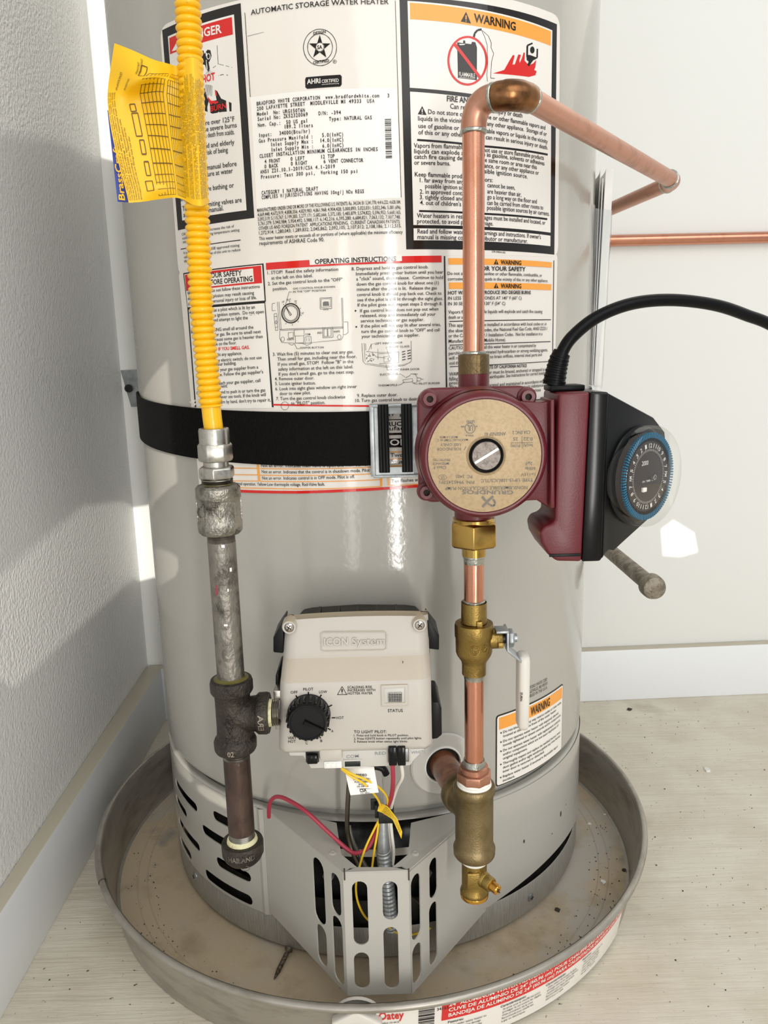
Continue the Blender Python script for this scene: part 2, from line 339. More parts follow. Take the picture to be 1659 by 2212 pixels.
LABEL_TEXT=[
(-144.6,851.1,-106.5,850.7,6.2,'w','b','DANGER'),
(-128.9,817.4,-115.8,817.9,5.3,'r','b','HOT'),
(-122.2,794.8,-106.4,795.3,3.9,'r','b','BURN'),
(-165.7,786.6,-99.7,784.4,3.8,'k','','Water temperature over 125°F'),
(-163.6,781.5,-97.9,779.7,3.8,'k','','can instantly cause severe burns'),
(-165.5,777.2,-100.4,774.8,3.8,'k','','or scalding injury or even death from scalds.'),
(-163.9,768.7,-101,767.2,3.8,'k','','Children, disabled and elderly'),
(-164.5,763.5,-107.7,762.1,3.9,'k','','are at the highest risk of being'),
(-163.7,759.2,-145.1,758.5,3.9,'k','','scalded.'),
(-163.3,751.2,-100.1,750.6,3.9,'k','','See instruction manual before'),
(-163.3,746,-104.1,745.6,3.9,'k','','setting temperature at water'),
(-163.1,742.1,-146.8,741.5,4,'k','','heater.'),
(-164,734.7,-103.9,734.4,3.9,'k','','Feel water before bathing or'),
(-163.9,730.2,-139.8,729.8,4,'k','','showering.'),
(-162.2,721.9,-97.3,722.3,4,'k','','Temperature limiting valves are'),
(-161.5,716.8,-115.6,717.6,4,'k','','available, see manual.'),
(-165.5,702,-106.2,703.2,2.2,'k','','CAUTION: Hotter water increases the risk of'),
(-165.3,698.7,-101.2,699.8,2.2,'k','','scald injury. Before changing temperature setting'),
(-165,695.6,-142.5,695.9,2.3,'k','','see manual.'),
(-164.9,686.5,-102.1,687.7,2.2,'k','','It is recommended an ASSE approved mixing'),
(-164.9,682.9,-101.3,684.1,2.2,'k','','valve be installed on outlet of this unit to reduce'),
(-165.1,679.4,-136.6,679.7,2.3,'k','','the risk of scald.'),
(-79.7,859.1,29.2,860.5,3.7,'k','','AUTOMATIC STORAGE WATER HEATER'),
(-27.1,830,-23.1,830,2.6,'k','b','SA'),
(-29.7,840.3,-20,841,2,'k','b','DESIGN'),
(-30.8,819.6,-18.1,820.5,2,'k','b','CERTIFIED'),
(-14.5,820,-13.2,820.1,1.2,'k','','R'),
(-36.3,805.6,-25.6,805.8,3.4,'w','b','AHRI'),
(-24.6,805.7,-11.2,806,2.4,'w','','CERTIFIED'),
(-24.7,804.3,-11.2,804.6,0.8,'w','','www.ahridirectory.org'),
(-79,793.7,28.4,794.4,2.7,'k','m','BRADFORD WHITE CORPORATION  www.bradfordwhite.com   3'),
(-79.1,790,16.4,790.5,2.7,'k','m','200 LAFAYETTE STREET  MIDDLEVILLE MI 49333  USA'),
(-79.2,786.1,-38.7,785.7,2.7,'k','m','Model  No: URG150T6N'),
(-79,782.2,-36.5,782.4,2.8,'k','m','Serial No: ZK52320069'),
(-28.2,782.6,-10.2,782.6,2.7,'k','m','D/N: -394'),
(-79,777.8,-36.7,777.8,2.8,'k','m','Nom. Cap.:  50 US gal'),
(-20,778.1,14.2,778.4,2.7,'k','m','Type: NATURAL GAS'),
(-56.7,774.6,-32.6,774.2,2.8,'k','m','189.2 liters'),
(-78.8,770.1,-35.1,770.2,2.8,'k','m','Input:   34000(Btu/hr)'),
(-78.9,766,-33,766,2.8,'k','m','Gas Pressure Manifold :'),
(-26.1,766.5,-8.7,766.4,2.8,'k','m','5.0(InWC)'),
(-68.7,762.3,-32.9,762.5,2.8,'k','m','Inlet Supply Max :'),
(-27.9,762.6,-8.7,762.5,2.8,'k','m','14.0(InWC)'),
(-68.7,758.4,-32.9,758.6,2.8,'k','m','Inlet Supply Min :'),
(-26.2,758.6,-8.7,758.5,2.8,'k','m','6.0(InWC)'),
(-78.9,754.5,18.2,755,2.8,'k','m','CLOSET INSTALLATION MINIMUM CLEARANCES IN INCHES'),
(-74.8,750.1,-61.1,750,2.8,'k','m','4 FRONT'),
(-52.5,750.3,-40.6,750.3,2.8,'k','m','0 LEFT'),
(-28,750.5,-16.3,750.7,2.8,'k','m','12 TOP'),
(-75.1,746.3,-63,746.3,2.8,'k','m','0 BACK'),
(-52.5,746.7,-38.6,746.7,2.8,'k','m','0 RIGHT'),
(-25.7,747,6.4,746.9,2.8,'k','m','6 VENT CONNECTOR'),
(-79,742.6,-16.3,743,2.8,'k','m','ANSI Z21.10.1-2019/CSA 4.1-2019'),
(-78.7,738.6,1.9,738.9,2.8,'k','m','Pressure: Test 300 psi,  Working 150 psi'),
(-78.9,726.4,-30.6,726.7,2.9,'k','m','CATEGORY I NATURAL DRAFT'),
(-79,723,6.3,723.6,2.8,'k','m','COMPLIES W/JURISDICTIONS HAVING 10ng/J NOx REGS'),
(-83.5,713.4,35.4,715.4,2.7,'k','','MANUFACTURED UNDER ONE OR MORE OF THE FOLLOWING U.S. PATENTS: Re. 34,534; B1 5,341,770; 4,416,222; 4,628,184;'),
(-83.4,709.9,35.6,711.3,2.7,'k','','4,669,448; 4,672,919; 4,808,356; 4,829,983; 4,861,968; 4,904,428; 5,000,893; 5,023,031; 5,052,346; 5,081,696;'),
(-83.4,706.4,35.5,707.5,2.7,'k','','5,092,519; 5,115,767; 5,199,385; 5,277,171; 5,682,666; 5,372,185; 5,485,879; 5,574,822; 5,596,952; 5,660,165;'),
(-83.3,702.9,35.2,703.9,2.7,'k','','5,761,379; 5,943,984; 5,954,492; 5,988,117; 6,142,216; 6,395,280; 6,684,821; 7,063,132; 7,007,748.'),
(-83.2,699.2,34.9,700.3,2.7,'k','','OTHER US AND FOREIGN PATENT  APPLICATIONS PENDING.  CURRENT CANADIAN PATENTS:'),
(-83,695.6,35.8,697,2.7,'k','','1,272,914; 1,280,043; 1,289,832; 2,045,862; 2,092,105; 2,107,012; 2,108,186; 2,112,515.'),
(-83.2,691.2,36.7,692.3,2.7,'k','','This water heater meets or exceeds all or portions of (where applicable) the minimum efficiency'),
(-83.2,687.3,-27.4,687.5,3.1,'k','','requirements of ASHRAE Code 90.'),
(99.6,853.6,140.6,853.5,6,'k','b','WARNING'),
(86,812.7,100.4,812.9,3.1,'w','','FLAMMABLE'),
(75.3,793.5,151.7,793.8,4.1,'k','b','FIRE AND EXPLOSION HAZARD'),
(78.1,788.3,149,788.6,3.7,'k','','Can result in serious injury or death'),
(59.3,783.3,178.3,783.4,3.4,'k','','Do not store or use gasoline or other flammable vapors and'),
(50.9,778,180.4,778.5,3.4,'k','','liquids in the vicinity of this or any other appliance.  Storage of or'),
(51.1,772.6,181.9,772.7,3.4,'k','','use of gasoline or other flammable vapors or liquids in the vicinity'),
(51,767.8,182.1,767.8,3.4,'k','','of this or any other appliance can result in serious injury or death.'),
(47.2,757.8,90.8,758.5,3.4,'k','','Vapors from flammable'),
(47.4,753.6,94.8,754.1,3.4,'k','','liquids can explode and'),
(47.3,749.5,94.8,750.1,3.4,'k','','catch fire causing death'),
(47.2,745.1,77.8,745.4,3.4,'k','','or severe burns.'),
(101.4,757.7,176.9,758.7,3.5,'k','','Do not use or store flammable products'),
(101.4,754.5,177.8,754.3,3.5,'k','','such as gasoline, solvents or adhesives'),
(101.4,750.2,167.6,749.9,3.5,'k','','in the same room or area near this'),
(100.3,745.8,170.3,745.6,3.5,'k','','appliance, or any other appliance or'),
(101.4,741.4,156.1,741.2,3.5,'k','','possible ignition source.'),
(47.6,736.2,97,736.1,3.4,'k','','Keep flammable products:'),
(51.6,731.9,90.1,731.9,3.4,'k','','1. far away from any'),
(56.1,727.5,98.1,727.4,3.4,'k','','possible ignition source,'),
(51.5,723.1,100.3,723,3.4,'k','','2. in approved containers,'),
(51.4,718.9,89.3,718.8,3.4,'k','','3. tightly closed and'),
(51.6,714.6,100.3,714.3,3.5,'k','',"4. out of children's reach."),
(101.4,734.9,117.6,734.9,3.5,'k','','Vapors:'),
(112.3,730.7,141.5,730.8,3.5,'k','','cannot be seen,'),
(112.3,725.8,149,725.9,3.6,'k','','are heavier than air,'),
(112.3,721.4,168.2,721.9,3.6,'k','','go a long way on the floor and'),
(112.1,716.8,177.1,717.7,3.6,'k','','can be carried from other rooms to'),
(112.1,712.8,186.2,713.3,3.6,'k','','possible ignition sources by air currents.'),
(48.8,704.6,180.5,705.3,3.5,'k','','Water heaters in residential garages must be installed and located, or'),
(48.9,700.3,118.3,700.4,3.5,'k','','protected, to avoid physical damage.'),
(49.1,692.4,174.5,692.8,3.6,'k','',"Read and follow water heater warnings and instructions. If owner's"),
(49,688,157.2,688.2,3.6,'k','','manual is missing contact distributor or manufacturer.'),
(117,678.9,131.5,678.4,1.4,'k','','238-44454-00E'),
(-149,664.2,-101.3,664.4,4.1,'k','b','FOR YOUR SAFETY'),
(-154,658.3,-91.4,659.2,4.1,'k','b','READ BEFORE OPERATING'),
(-164,651.8,-85,653.3,2.7,'k','','WARNING: If you do not follow these instructions'),
(-163.8,647.5,-90.8,648.4,2.7,'k','','exactly, a fire or explosion may result causing'),
(-163.7,643.1,-88.5,644.4,2.8,'k','','property damage, personal injury or loss of life.'),
(-163.4,635.5,-90.7,636.7,2.8,'k','','A. This appliance has a pilot which is lit by an'),
(-158.3,631.3,-82.5,632.6,2.8,'k','','electric spark gas ignition system.  Do not open'),
(-158.2,627.1,-98.2,628.2,2.8,'k','','the inner door and attempt to light the'),
(-158.3,623.1,-136.5,623.4,2.8,'k','','pilot.'),
(-162.8,618.7,-93.3,620.2,2.8,'k','','B. BEFORE LIGHTING smell all around the'),
(-157.8,614.6,-86.3,616.3,2.8,'k','','appliance area for gas. Be sure to smell next'),
(-157.6,610.5,-84.9,612.2,2.8,'k','','to the floor because some gas is heavier than'),
(-157.4,606.6,-110.9,607.7,2.8,'k','','air and will settle on the floor.'),
(-157.8,597.2,-106.1,598.7,2.9,'k','','Do not try to light any appliance.'),
(-157.8,592.3,-87,594.7,2.8,'k','','Do not touch any electric switch; do not use'),
(-156.9,588.7,-112.5,590.5,2.9,'k','','any phone in your building.'),
(-157.5,583.8,-90.7,586.7,2.9,'k','','Immediately call your gas supplier from a'),
(-157.3,579.6,-86.3,582.6,2.9,'k','',"neighbor's phone. Follow the gas supplier's"),
(-156.9,572,-89.4,575.3,2.9,'k','','If you cannot reach your gas supplier, call'),
(-156.6,569.1,-123.4,570.9,2.9,'k','','the fire department.'),
(-161.4,564.2,-85.2,567.1,2.9,'k','','C. Use only your hand to push in or turn the gas'),
(-156.3,560.1,-85,563.1,2.9,'k','','control knob. Never use tools. If the knob will'),
(-156.2,555.7,-80.7,558.7,2.9,'k','',"not push in or turn by hand, don't try to repair it,"),
(-157.9,602.1,-98.1,603.5,2.8,'r','b','WHAT TO DO IF YOU SMELL GAS.'),
(-36,670.1,30.8,670.9,3.7,'k','b','OPERATING INSTRUCTIONS'),
(-77.4,663.7,-16.8,664.2,2.6,'k','','1. STOP!  Read the safety information'),
(-74.1,659.4,-38.1,659.9,2.6,'k','','at the left on this label.'),
(-77.4,655,-13.6,656,2.6,'k','','2. Set the gas control knob to the "OFF"'),
(-73.2,650.6,-60.2,650.8,2.6,'k','','position.'),
(-76.3,597,-6.5,597.6,2.7,'k','','3. Wait five (5) minutes to clear out any gas.'),
(-72.5,592.9,-4.1,593.6,2.7,'k','','Then smell for gas, including near the floor.'),
(-72.2,588.7,-6.8,589.6,2.7,'k','','If you smell gas, STOP!  Follow "B" in the'),
(-72.1,584.5,-7.2,585.2,2.7,'k','','safety information at the left on this label.'),
(-72,580.4,-6.4,581,2.7,'k','',"If you don't smell gas, go to the next step."),
(-75.7,576.4,-40.6,576.6,2.7,'k','','4. Remove outer door.'),
(-75.6,572.4,-39.4,572.4,2.7,'k','','5. Locate igniter button.'),
(-75.7,568,-4.6,568.8,2.7,'k','','6. Look into sight glass window on right inner'),
(-71.9,563.9,-44.1,564.3,2.7,'k','','door to view pilot.'),
(-75.4,559.6,-14.7,560.3,2.7,'k','','7. Turn the gas control knob clockwise'),
(-62,555.6,-32.1,555.9,2.7,'k','','to "PILOT" position.'),
(-5.9,664.1,58,664.9,2.6,'k','','8. Depress and hold in gas control knob.'),
(-2.4,660.1,70.9,660.9,2.6,'k','','Immediately press igniter button until you hear'),
(-2.3,656.1,70.7,656.6,2.6,'k','','a "click" sound, then release.  Continue to hold'),
(-2.3,651.9,67,652.3,2.6,'k','','down the gas control knob for about one (1)'),
(-2.1,647.8,65.1,648.1,2.6,'k','','minute after the pilot is lit.  Release the gas'),
(-2.1,643.6,69.2,643.8,2.6,'k','','control knob it should pop back out. Check to'),
(-1.9,639.4,70.4,639.6,2.6,'k','','see if the pilot is still lit through the sight glass.'),
(-1.9,635.3,69.8,635.3,2.6,'k','','If the pilot goes out, repeat steps 2 through 8.'),
(0.1,630.6,66.3,631.1,2.6,'k','','If gas control knob does not pop out when'),
(0.2,626.7,63.8,626.9,2.6,'k','','released, stop and immediately call your'),
(0.3,622.5,53.7,622.6,2.6,'k','','service technician or gas supplier.'),
(0.5,618.2,68.2,618.4,2.6,'k','','If the pilot will not stay lit after several tries,'),
(0.5,613.9,67.2,614,2.6,'k','','turn the gas control knob to "OFF" and call'),
(0.6,609.9,49.3,610.1,2.6,'k','','your technician or gas supplier.'),
(-4.6,561,29.6,561,2.7,'k','','9. Replace outer door.'),
(-6.2,556.9,50.2,556.9,2.7,'k','','10. Turn gas control knob to desired'),
(-55.4,650.6,-20,650.9,1.5,'k','','GAS CONTROL KNOB SHOWN'),
(-55.5,648,-27.8,648.3,1.5,'k','','IN THE "OFF" POSITION'),
(-51.6,602.3,-31.4,602.2,1.6,'k','','IGNITER BUTTON'),
(11.6,604.2,34.9,604.6,1.6,'k','','LEFT INNER DOOR'),
(23.4,601.1,40.6,601.4,1.6,'k','','SIGHT GLASS'),
(24.1,582.4,49,582.3,1.6,'k','','RIGHT INNER DOOR'),
(15.2,578.6,30.5,578.8,1.6,'k','','ELECTRODE'),
(13.4,569.5,29.6,569.6,1.6,'k','','THERMOPILE'),
(48.3,570.1,67.1,570,1.6,'k','','PILOT BURNER'),
(-46.7,613.2,-42.4,613.2,1.6,'k','','COM'),
(-36.1,614.2,-32.2,614.3,1.5,'k','','RED'),
(-22.5,614.8,-17.3,614.9,1.5,'k','','WHITE'),
(-62.6,609.5,-56.7,609.7,1.6,'k','','IGNITE'),
(-30.4,633,-26.1,633.1,1.5,'k','','STATUS'),
(-65.8,640.1,-63.5,640.5,1.5,'k','','OFF'),
(-61.4,641.7,-57.7,642,1.5,'k','','PILOT'),
(-54.8,640.4,-52.7,640.5,1.5,'k','','LOW'),
(-49.1,630.5,-47,630.6,1.5,'k','','HOT'),
(126.4,669.3,149.7,669.6,3.5,'k','b','WARNING'),
(103.9,663.7,155,664.5,3.5,'k','b','FOR YOUR SAFETY'),
(126.6,649.7,150,649.9,3.6,'k','b','WARNING'),
(74.7,659.7,177,660.6,2.7,'k','','Do not store or use gasoline or other flammable, combustible, or'),
(74.9,655.3,185.8,656.3,2.7,'k','','corrosive vapors and liquids in the vicinity of this or any other appliance.'),
(75,639.6,150.6,640.3,2.7,'k','','IN LESS THAN 6 SECONDS AT 140° F (60° C)'),
(75,635.1,131.7,635.5,2.7,'k','','IN 30 SECONDS AT 130° F (54° C)'),
(75.1,628.3,178.3,629.1,2.8,'k','','Vapors from flammable liquids will explode and catch fire causing'),
(75.3,624.1,104.4,624.1,2.7,'k','','death or severe burns.'),
(75.2,617.4,184.8,618.3,2.8,'k','','This appliance must be installed in accordance with local codes or, in'),
(75.2,612.9,185.9,614.1,2.8,'k','','the absence of local codes, the National Fuel Gas Code, ANSI Z223.1'),
(75.2,608.7,178.9,609.4,2.8,'k','','or the CAN/CSA B149.1 Installation Codes.  Not for installation in a'),
(75.3,604.3,132.6,604.7,2.8,'k','','Manufactured Home (Mobile Home).'),
(75.4,598.5,170.3,599.2,2.8,'k','','CAUTION: Do not install this water heater in air contaminated by'),
(75.3,594.2,187.4,594.9,2.8,'k','','perchlorethylene, chlorinated hydrocarbon or strong oxidizing agents,'),
(75.3,590.1,178.6,590.8,2.8,'k','','will result in damage due to brass orifices, internal steel parts and'),
(75.5,585.9,98,586.3,2.8,'k','','void the warranty.'),
(75.4,576.6,192.5,577.4,2.9,'k','','WARNING: Water heater must be braced, anchored or strapped to avoid'),
(75.5,572.6,190,574,2.9,'k','','falling or moving during an earthquake. See instructions for correct installation'),
(75.6,569.1,95.9,569.4,2.8,'k','','procedures.'),
(75.6,565.3,182.8,566.6,2.9,'k','','This heater must be operated and maintained in accordance with'),
(75.8,561.9,182.9,563,2.9,'k','','the manual. Using this product may expose you to substances'),
(75.7,557.8,177.9,558.9,2.9,'k','','which are known to cause cancer, birth defects or serious'),
(75.1,643.9,162.2,645.2,2.9,'k','b','HOT WATER CAN PRODUCE 3RD DEGREE BURNS'),
(109.3,581.5,158.1,581.4,2.7,'k','b','STATE OF CALIFORNIA NOTICE'),
(-93.5,501.2,12.9,502.1,2.8,'k','','Not an error. Indicates main valve is open and main burner is on.'),
(-93.2,495.6,12.7,497.1,2.8,'k','','Not an error. Indicates that the control is in shutdown mode. Pilot is off.'),
(-93.2,489.9,-8.9,491.7,2.8,'k','','Not an error. Indicates control is in OFF mode. Pilot is off.'),
(-149.7,483.3,-35.2,485.3,2.9,'k','','Status light: Green-Normal operation. Yellow-Low thermopile voltage. Red-Valve fault.'),
(22.8,486.5,58.3,487,2.8,'k','','Ten flashes and fault'),
(14.5,544.4,51.9,544.2,3.4,'k','','"OFF" position.'),
(7.4,536,51.7,535.5,3.4,'k','b','INSTRUCTIONS.'),
(8.5,532.3,51.7,531.8,3.4,'k','','manufacturer'),
(14.5,519.4,49.1,518.7,5.1,'w','b','CODES'),
(22.3,509.1,51.3,508.8,3.3,'k','','Two flashes'),
(22.2,503.3,51.2,502.9,3.3,'k','','Four flashes')]
LABEL_SHAPE=[
('k',0,[(-171.8,866.4),(-88.3,869),(-86.8,709.2),(-170.8,707.1)]),
('w',1,[(-164.9,859.9),(-94.7,862),(-93.5,715.7),(-163.9,714.4)]),
('r',2,[(-163.3,858.3),(-96.7,860.4),(-96.6,847.9),(-163.7,846.1)]),
('w',3,[(-151,855.9),(-161.1,847.7),(-142.3,846.8)]),
('k',1,[(-112.3,842.6),(-112.4,829),(-111.9,828.9),(-111.8,842.6)]),
('k',1,[(-112.3,828.8),(-99.1,824.1),(-99,824.4),(-112.1,829.1)]),
('k',1,[(-112.3,829.1),(-127.7,823.1),(-127.4,822.8),(-112,828.8)]),
('k',1,[(-112.5,820.1),(-108.4,820.3),(-108.5,820.8),(-112.7,820.6)]),
('k',1,[(-108.5,820.3),(-103.6,819.1),(-103.5,819.6),(-108.4,820.7)]),
('k',1,[(-128.5,841.3),(-125.8,841.3),(-125.3,838.6),(-121.7,841.1),(-118.9,840.2),(-118.1,835.9),(-119.3,833.9),(-121,831.6),(-123.4,833.8),(-125.6,834.4),(-129.1,835)]),
('w',2,[(-119.8,835.8),(-119.1,835.7),(-119.4,834.8),(-120,835.1)]),
('w',2,[(-120,835.1),(-119.4,834.8),(-120,834.1),(-120.4,834.6)]),
('w',2,[(-120.4,834.6),(-120,834.1),(-120.9,833.8),(-121,834.3)]),
('w',2,[(-121,834.3),(-120.9,833.8),(-121.8,833.9),(-121.6,834.4)]),
('w',2,[(-121.6,834.4),(-121.8,833.9),(-122.6,834.5),(-122.1,834.8)]),
('w',2,[(-122.1,834.8),(-122.6,834.5),(-123.1,835.4),(-122.4,835.5)]),
('w',2,[(-122.4,835.5),(-123.1,835.4),(-123.2,836.4),(-122.5,836.3)]),
('w',2,[(-122.5,836.3),(-123.2,836.4),(-122.9,837.3),(-122.3,837)]),
('w',2,[(-122.3,837),(-122.9,837.3),(-122.3,838),(-121.9,837.5)]),
('w',2,[(-121.9,837.5),(-122.3,838),(-121.4,838.3),(-121.3,837.8)]),
('w',2,[(-121.3,837.8),(-121.4,838.3),(-120.5,838.1),(-120.7,837.7)]),
('w',2,[(-120.7,837.7),(-120.5,838.1),(-119.7,837.6),(-120.2,837.2)]),
('w',2,[(-120.2,837.2),(-119.7,837.6),(-119.2,836.7),(-119.8,836.6)]),
('w',2,[(-119.8,836.6),(-119.2,836.7),(-119.1,835.7),(-119.8,835.8)]),
('k',1,[(-129.1,835),(-124.4,834.2),(-121.5,832.4),(-120.7,826.7),(-122.1,825),(-124.1,826.5),(-125.3,830.4),(-129.4,831.9)]),
('k',1,[(-124.4,825.4),(-125,823.3),(-124.7,823.2),(-124.1,825.4)]),
('k',1,[(-125.5,816.2),(-126.9,808.1),(-126.5,808.1),(-125.1,816.1)]),
('k',1,[(-126.6,815.7),(-127.8,809.8),(-127.4,809.7),(-126.3,815.6)]),
('k',1,[(-123.3,825.3),(-123.9,822.8),(-123.6,822.7),(-123,825.2)]),
('k',1,[(-124.4,815.8),(-125.8,807.5),(-125.4,807.4),(-124,815.7)]),
('k',1,[(-125.4,815.5),(-126.6,809.6),(-126.3,809.5),(-125.1,815.4)]),
('k',1,[(-122.1,825),(-122.7,822.3),(-122.4,822.2),(-121.8,825)]),
('k',1,[(-123.2,815.4),(-124.6,806.9),(-124.2,806.8),(-122.8,815.3)]),
('k',1,[(-124.2,815.3),(-125.4,809.4),(-125,809.3),(-123.9,815.2)]),
('k',1,[(-120.8,824.8),(-121.5,822.7),(-121.2,822.6),(-120.5,824.8)]),
('k',1,[(-122,815),(-123.3,807.6),(-122.9,807.5),(-121.6,814.9)]),
('k',1,[(-123,815.1),(-124.1,809.2),(-123.8,809.1),(-122.7,815)]),
('k',1,[(-119.6,824.6),(-120.3,822.2),(-120,822.1),(-119.3,824.6)]),
('k',1,[(-120.8,814.6),(-122.1,806.9),(-121.7,806.8),(-120.4,814.5)]),
('k',1,[(-121.7,814.9),(-122.9,809),(-122.6,808.9),(-121.4,814.8)]),
('k',1,[(-118.4,824.4),(-119.1,821.7),(-118.8,821.6),(-118.1,824.4)]),
('k',1,[(-119.6,814.1),(-120.9,806.3),(-120.5,806.2),(-119.2,814.1)]),
('k',1,[(-120.5,814.7),(-121.7,808.8),(-121.3,808.7),(-120.2,814.6)]),
('k',1,[(-131,814.9),(-127.6,813.2),(-125,805.2),(-121,802.8),(-115.9,802.6),(-116.7,807.3),(-116.5,810.3),(-114.8,809.3),(-111.3,803.1),(-101.7,798.5),(-102.2,792.3),(-111.7,793.1),(-120.8,793.1),(-127.9,796.1),(-132.5,799.1)]),
('r',2,[(-125,807.1),(-121.5,803.1),(-114.5,801.5),(-114.1,800.5),(-117.7,799.9),(-119.6,800.9),(-121.3,799.8),(-123.7,801.9)]),
('r',2,[(-117,810.7),(-115.4,809),(-115.1,805.5),(-116.8,806.5)]),
('k',1,[(-168.9,690.7),(-100.8,692.4),(-100.9,693.1),(-169,691.4)]),
('k',1,[(-85.3,861.8),(-84.6,800.8),(-84.1,800.8),(-84.8,861.7)]),
('k',1,[(34.2,863.4),(35.8,720.1),(36.3,720.1),(34.6,863.4)]),
('g',1,[(-83.7,844.7),(-69.7,845.8),(-69.7,846),(-83.8,845)]),
('k',1,[(-12.2,830.7),(-11.8,830.7),(-12,828.6),(-12.5,828.7)]),
('k',1,[(-12.5,828.7),(-12,828.6),(-12.6,826.6),(-13,826.8)]),
('k',1,[(-13,826.8),(-12.6,826.6),(-13.4,824.8),(-13.8,825)]),
('k',1,[(-13.8,825),(-13.4,824.8),(-14.6,823),(-14.9,823.3)]),
('k',1,[(-14.9,823.3),(-14.6,823),(-16,821.5),(-16.3,821.8)]),
('k',1,[(-16.3,821.8),(-16,821.5),(-17.6,820.2),(-17.9,820.6)]),
('k',1,[(-17.9,820.6),(-17.6,820.2),(-19.4,819.2),(-19.6,819.6)]),
('k',1,[(-19.6,819.6),(-19.4,819.2),(-21.4,818.5),(-21.5,818.9)]),
('k',1,[(-21.5,818.9),(-21.4,818.5),(-23.4,818.1),(-23.5,818.6)]),
('k',1,[(-23.5,818.6),(-23.4,818.1),(-25.5,818.1),(-25.5,818.5)]),
('k',1,[(-25.5,818.5),(-25.5,818.1),(-27.6,818.4),(-27.5,818.8)]),
('k',1,[(-27.5,818.8),(-27.6,818.4),(-29.6,819),(-29.4,819.3)]),
('k',1,[(-29.4,819.3),(-29.6,819),(-31.5,819.9),(-31.3,820.2)]),
('k',1,[(-31.3,820.2),(-31.5,819.9),(-33.2,821.1),(-32.9,821.4)]),
('k',1,[(-32.9,821.4),(-33.2,821.1),(-34.8,822.5),(-34.4,822.8)]),
('k',1,[(-34.4,822.8),(-34.8,822.5),(-36.1,824.2),(-35.7,824.4)]),
('k',1,[(-35.7,824.4),(-36.1,824.2),(-37.1,826),(-36.6,826.2)]),
('k',1,[(-36.6,826.2),(-37.1,826),(-37.8,828),(-37.3,828.1)]),
('k',1,[(-37.3,828.1),(-37.8,828),(-38.2,830),(-37.7,830.1)]),
('k',1,[(-37.7,830.1),(-38.2,830),(-38.3,832.1),(-37.8,832.1)]),
('k',1,[(-37.8,832.1),(-38.3,832.1),(-38,834.1),(-37.5,834)]),
('k',1,[(-37.5,834),(-38,834.1),(-37.4,836.1),(-37,835.9)]),
('k',1,[(-37,835.9),(-37.4,836.1),(-36.5,837.9),(-36.1,837.7)]),
('k',1,[(-36.1,837.7),(-36.5,837.9),(-35.3,839.6),(-35,839.3)]),
('k',1,[(-35,839.3),(-35.3,839.6),(-33.9,841.1),(-33.6,840.8)]),
('k',1,[(-33.6,840.8),(-33.9,841.1),(-32.3,842.3),(-32,841.9)]),
('k',1,[(-32,841.9),(-32.3,842.3),(-30.4,843.2),(-30.3,842.9)]),
('k',1,[(-30.3,842.9),(-30.4,843.2),(-28.5,843.9),(-28.4,843.5)]),
('k',1,[(-28.4,843.5),(-28.5,843.9),(-26.5,844.3),(-26.4,843.9)]),
('k',1,[(-26.4,843.9),(-26.5,844.3),(-24.4,844.3),(-24.4,843.9)]),
('k',1,[(-24.4,843.9),(-24.4,844.3),(-22.3,844),(-22.4,843.6)]),
('k',1,[(-22.4,843.6),(-22.3,844),(-20.4,843.5),(-20.5,843.1)]),
('k',1,[(-20.5,843.1),(-20.4,843.5),(-18.5,842.6),(-18.7,842.2)]),
('k',1,[(-18.7,842.2),(-18.5,842.6),(-16.8,841.4),(-17.1,841.1)]),
('k',1,[(-17.1,841.1),(-16.8,841.4),(-15.3,840.1),(-15.6,839.8)]),
('k',1,[(-15.6,839.8),(-15.3,840.1),(-14,838.4),(-14.4,838.2)]),
('k',1,[(-14.4,838.2),(-14,838.4),(-13,836.7),(-13.4,836.5)]),
('k',1,[(-13.4,836.5),(-13,836.7),(-12.3,834.7),(-12.7,834.6)]),
('k',1,[(-12.7,834.6),(-12.3,834.7),(-11.9,832.7),(-12.3,832.7)]),
('k',1,[(-12.3,832.7),(-11.9,832.7),(-11.8,830.7),(-12.2,830.7)]),
('k',1,[(-15.4,830.8),(-15,830.8),(-15.2,829.2),(-15.6,829.3)]),
('k',1,[(-15.6,829.3),(-15.2,829.2),(-15.6,827.7),(-16,827.9)]),
('k',1,[(-16,827.9),(-15.6,827.7),(-16.2,826.3),(-16.6,826.5)]),
('k',1,[(-16.6,826.5),(-16.2,826.3),(-17.1,825),(-17.5,825.3)]),
('k',1,[(-17.5,825.3),(-17.1,825),(-18.2,823.9),(-18.5,824.2)]),
('k',1,[(-18.5,824.2),(-18.2,823.9),(-19.4,822.9),(-19.7,823.3)]),
('k',1,[(-19.7,823.3),(-19.4,822.9),(-20.8,822.2),(-21,822.6)]),
('k',1,[(-21,822.6),(-20.8,822.2),(-22.2,821.7),(-22.4,822.1)]),
('k',1,[(-22.4,822.1),(-22.2,821.7),(-23.8,821.4),(-23.8,821.8)]),
('k',1,[(-23.8,821.8),(-23.8,821.4),(-25.4,821.3),(-25.3,821.8)]),
('k',1,[(-25.3,821.8),(-25.4,821.3),(-26.9,821.5),(-26.8,822)]),
('k',1,[(-26.8,822),(-26.9,821.5),(-28.4,822),(-28.3,822.4)]),
('k',1,[(-28.3,822.4),(-28.4,822),(-29.9,822.7),(-29.7,823)]),
('k',1,[(-29.7,823),(-29.9,822.7),(-31.2,823.6),(-30.9,823.9)]),
('k',1,[(-30.9,823.9),(-31.2,823.6),(-32.3,824.7),(-32,824.9)]),
('k',1,[(-32,824.9),(-32.3,824.7),(-33.3,825.9),(-32.9,826.1)]),
('k',1,[(-32.9,826.1),(-33.3,825.9),(-34.1,827.3),(-33.7,827.5)]),
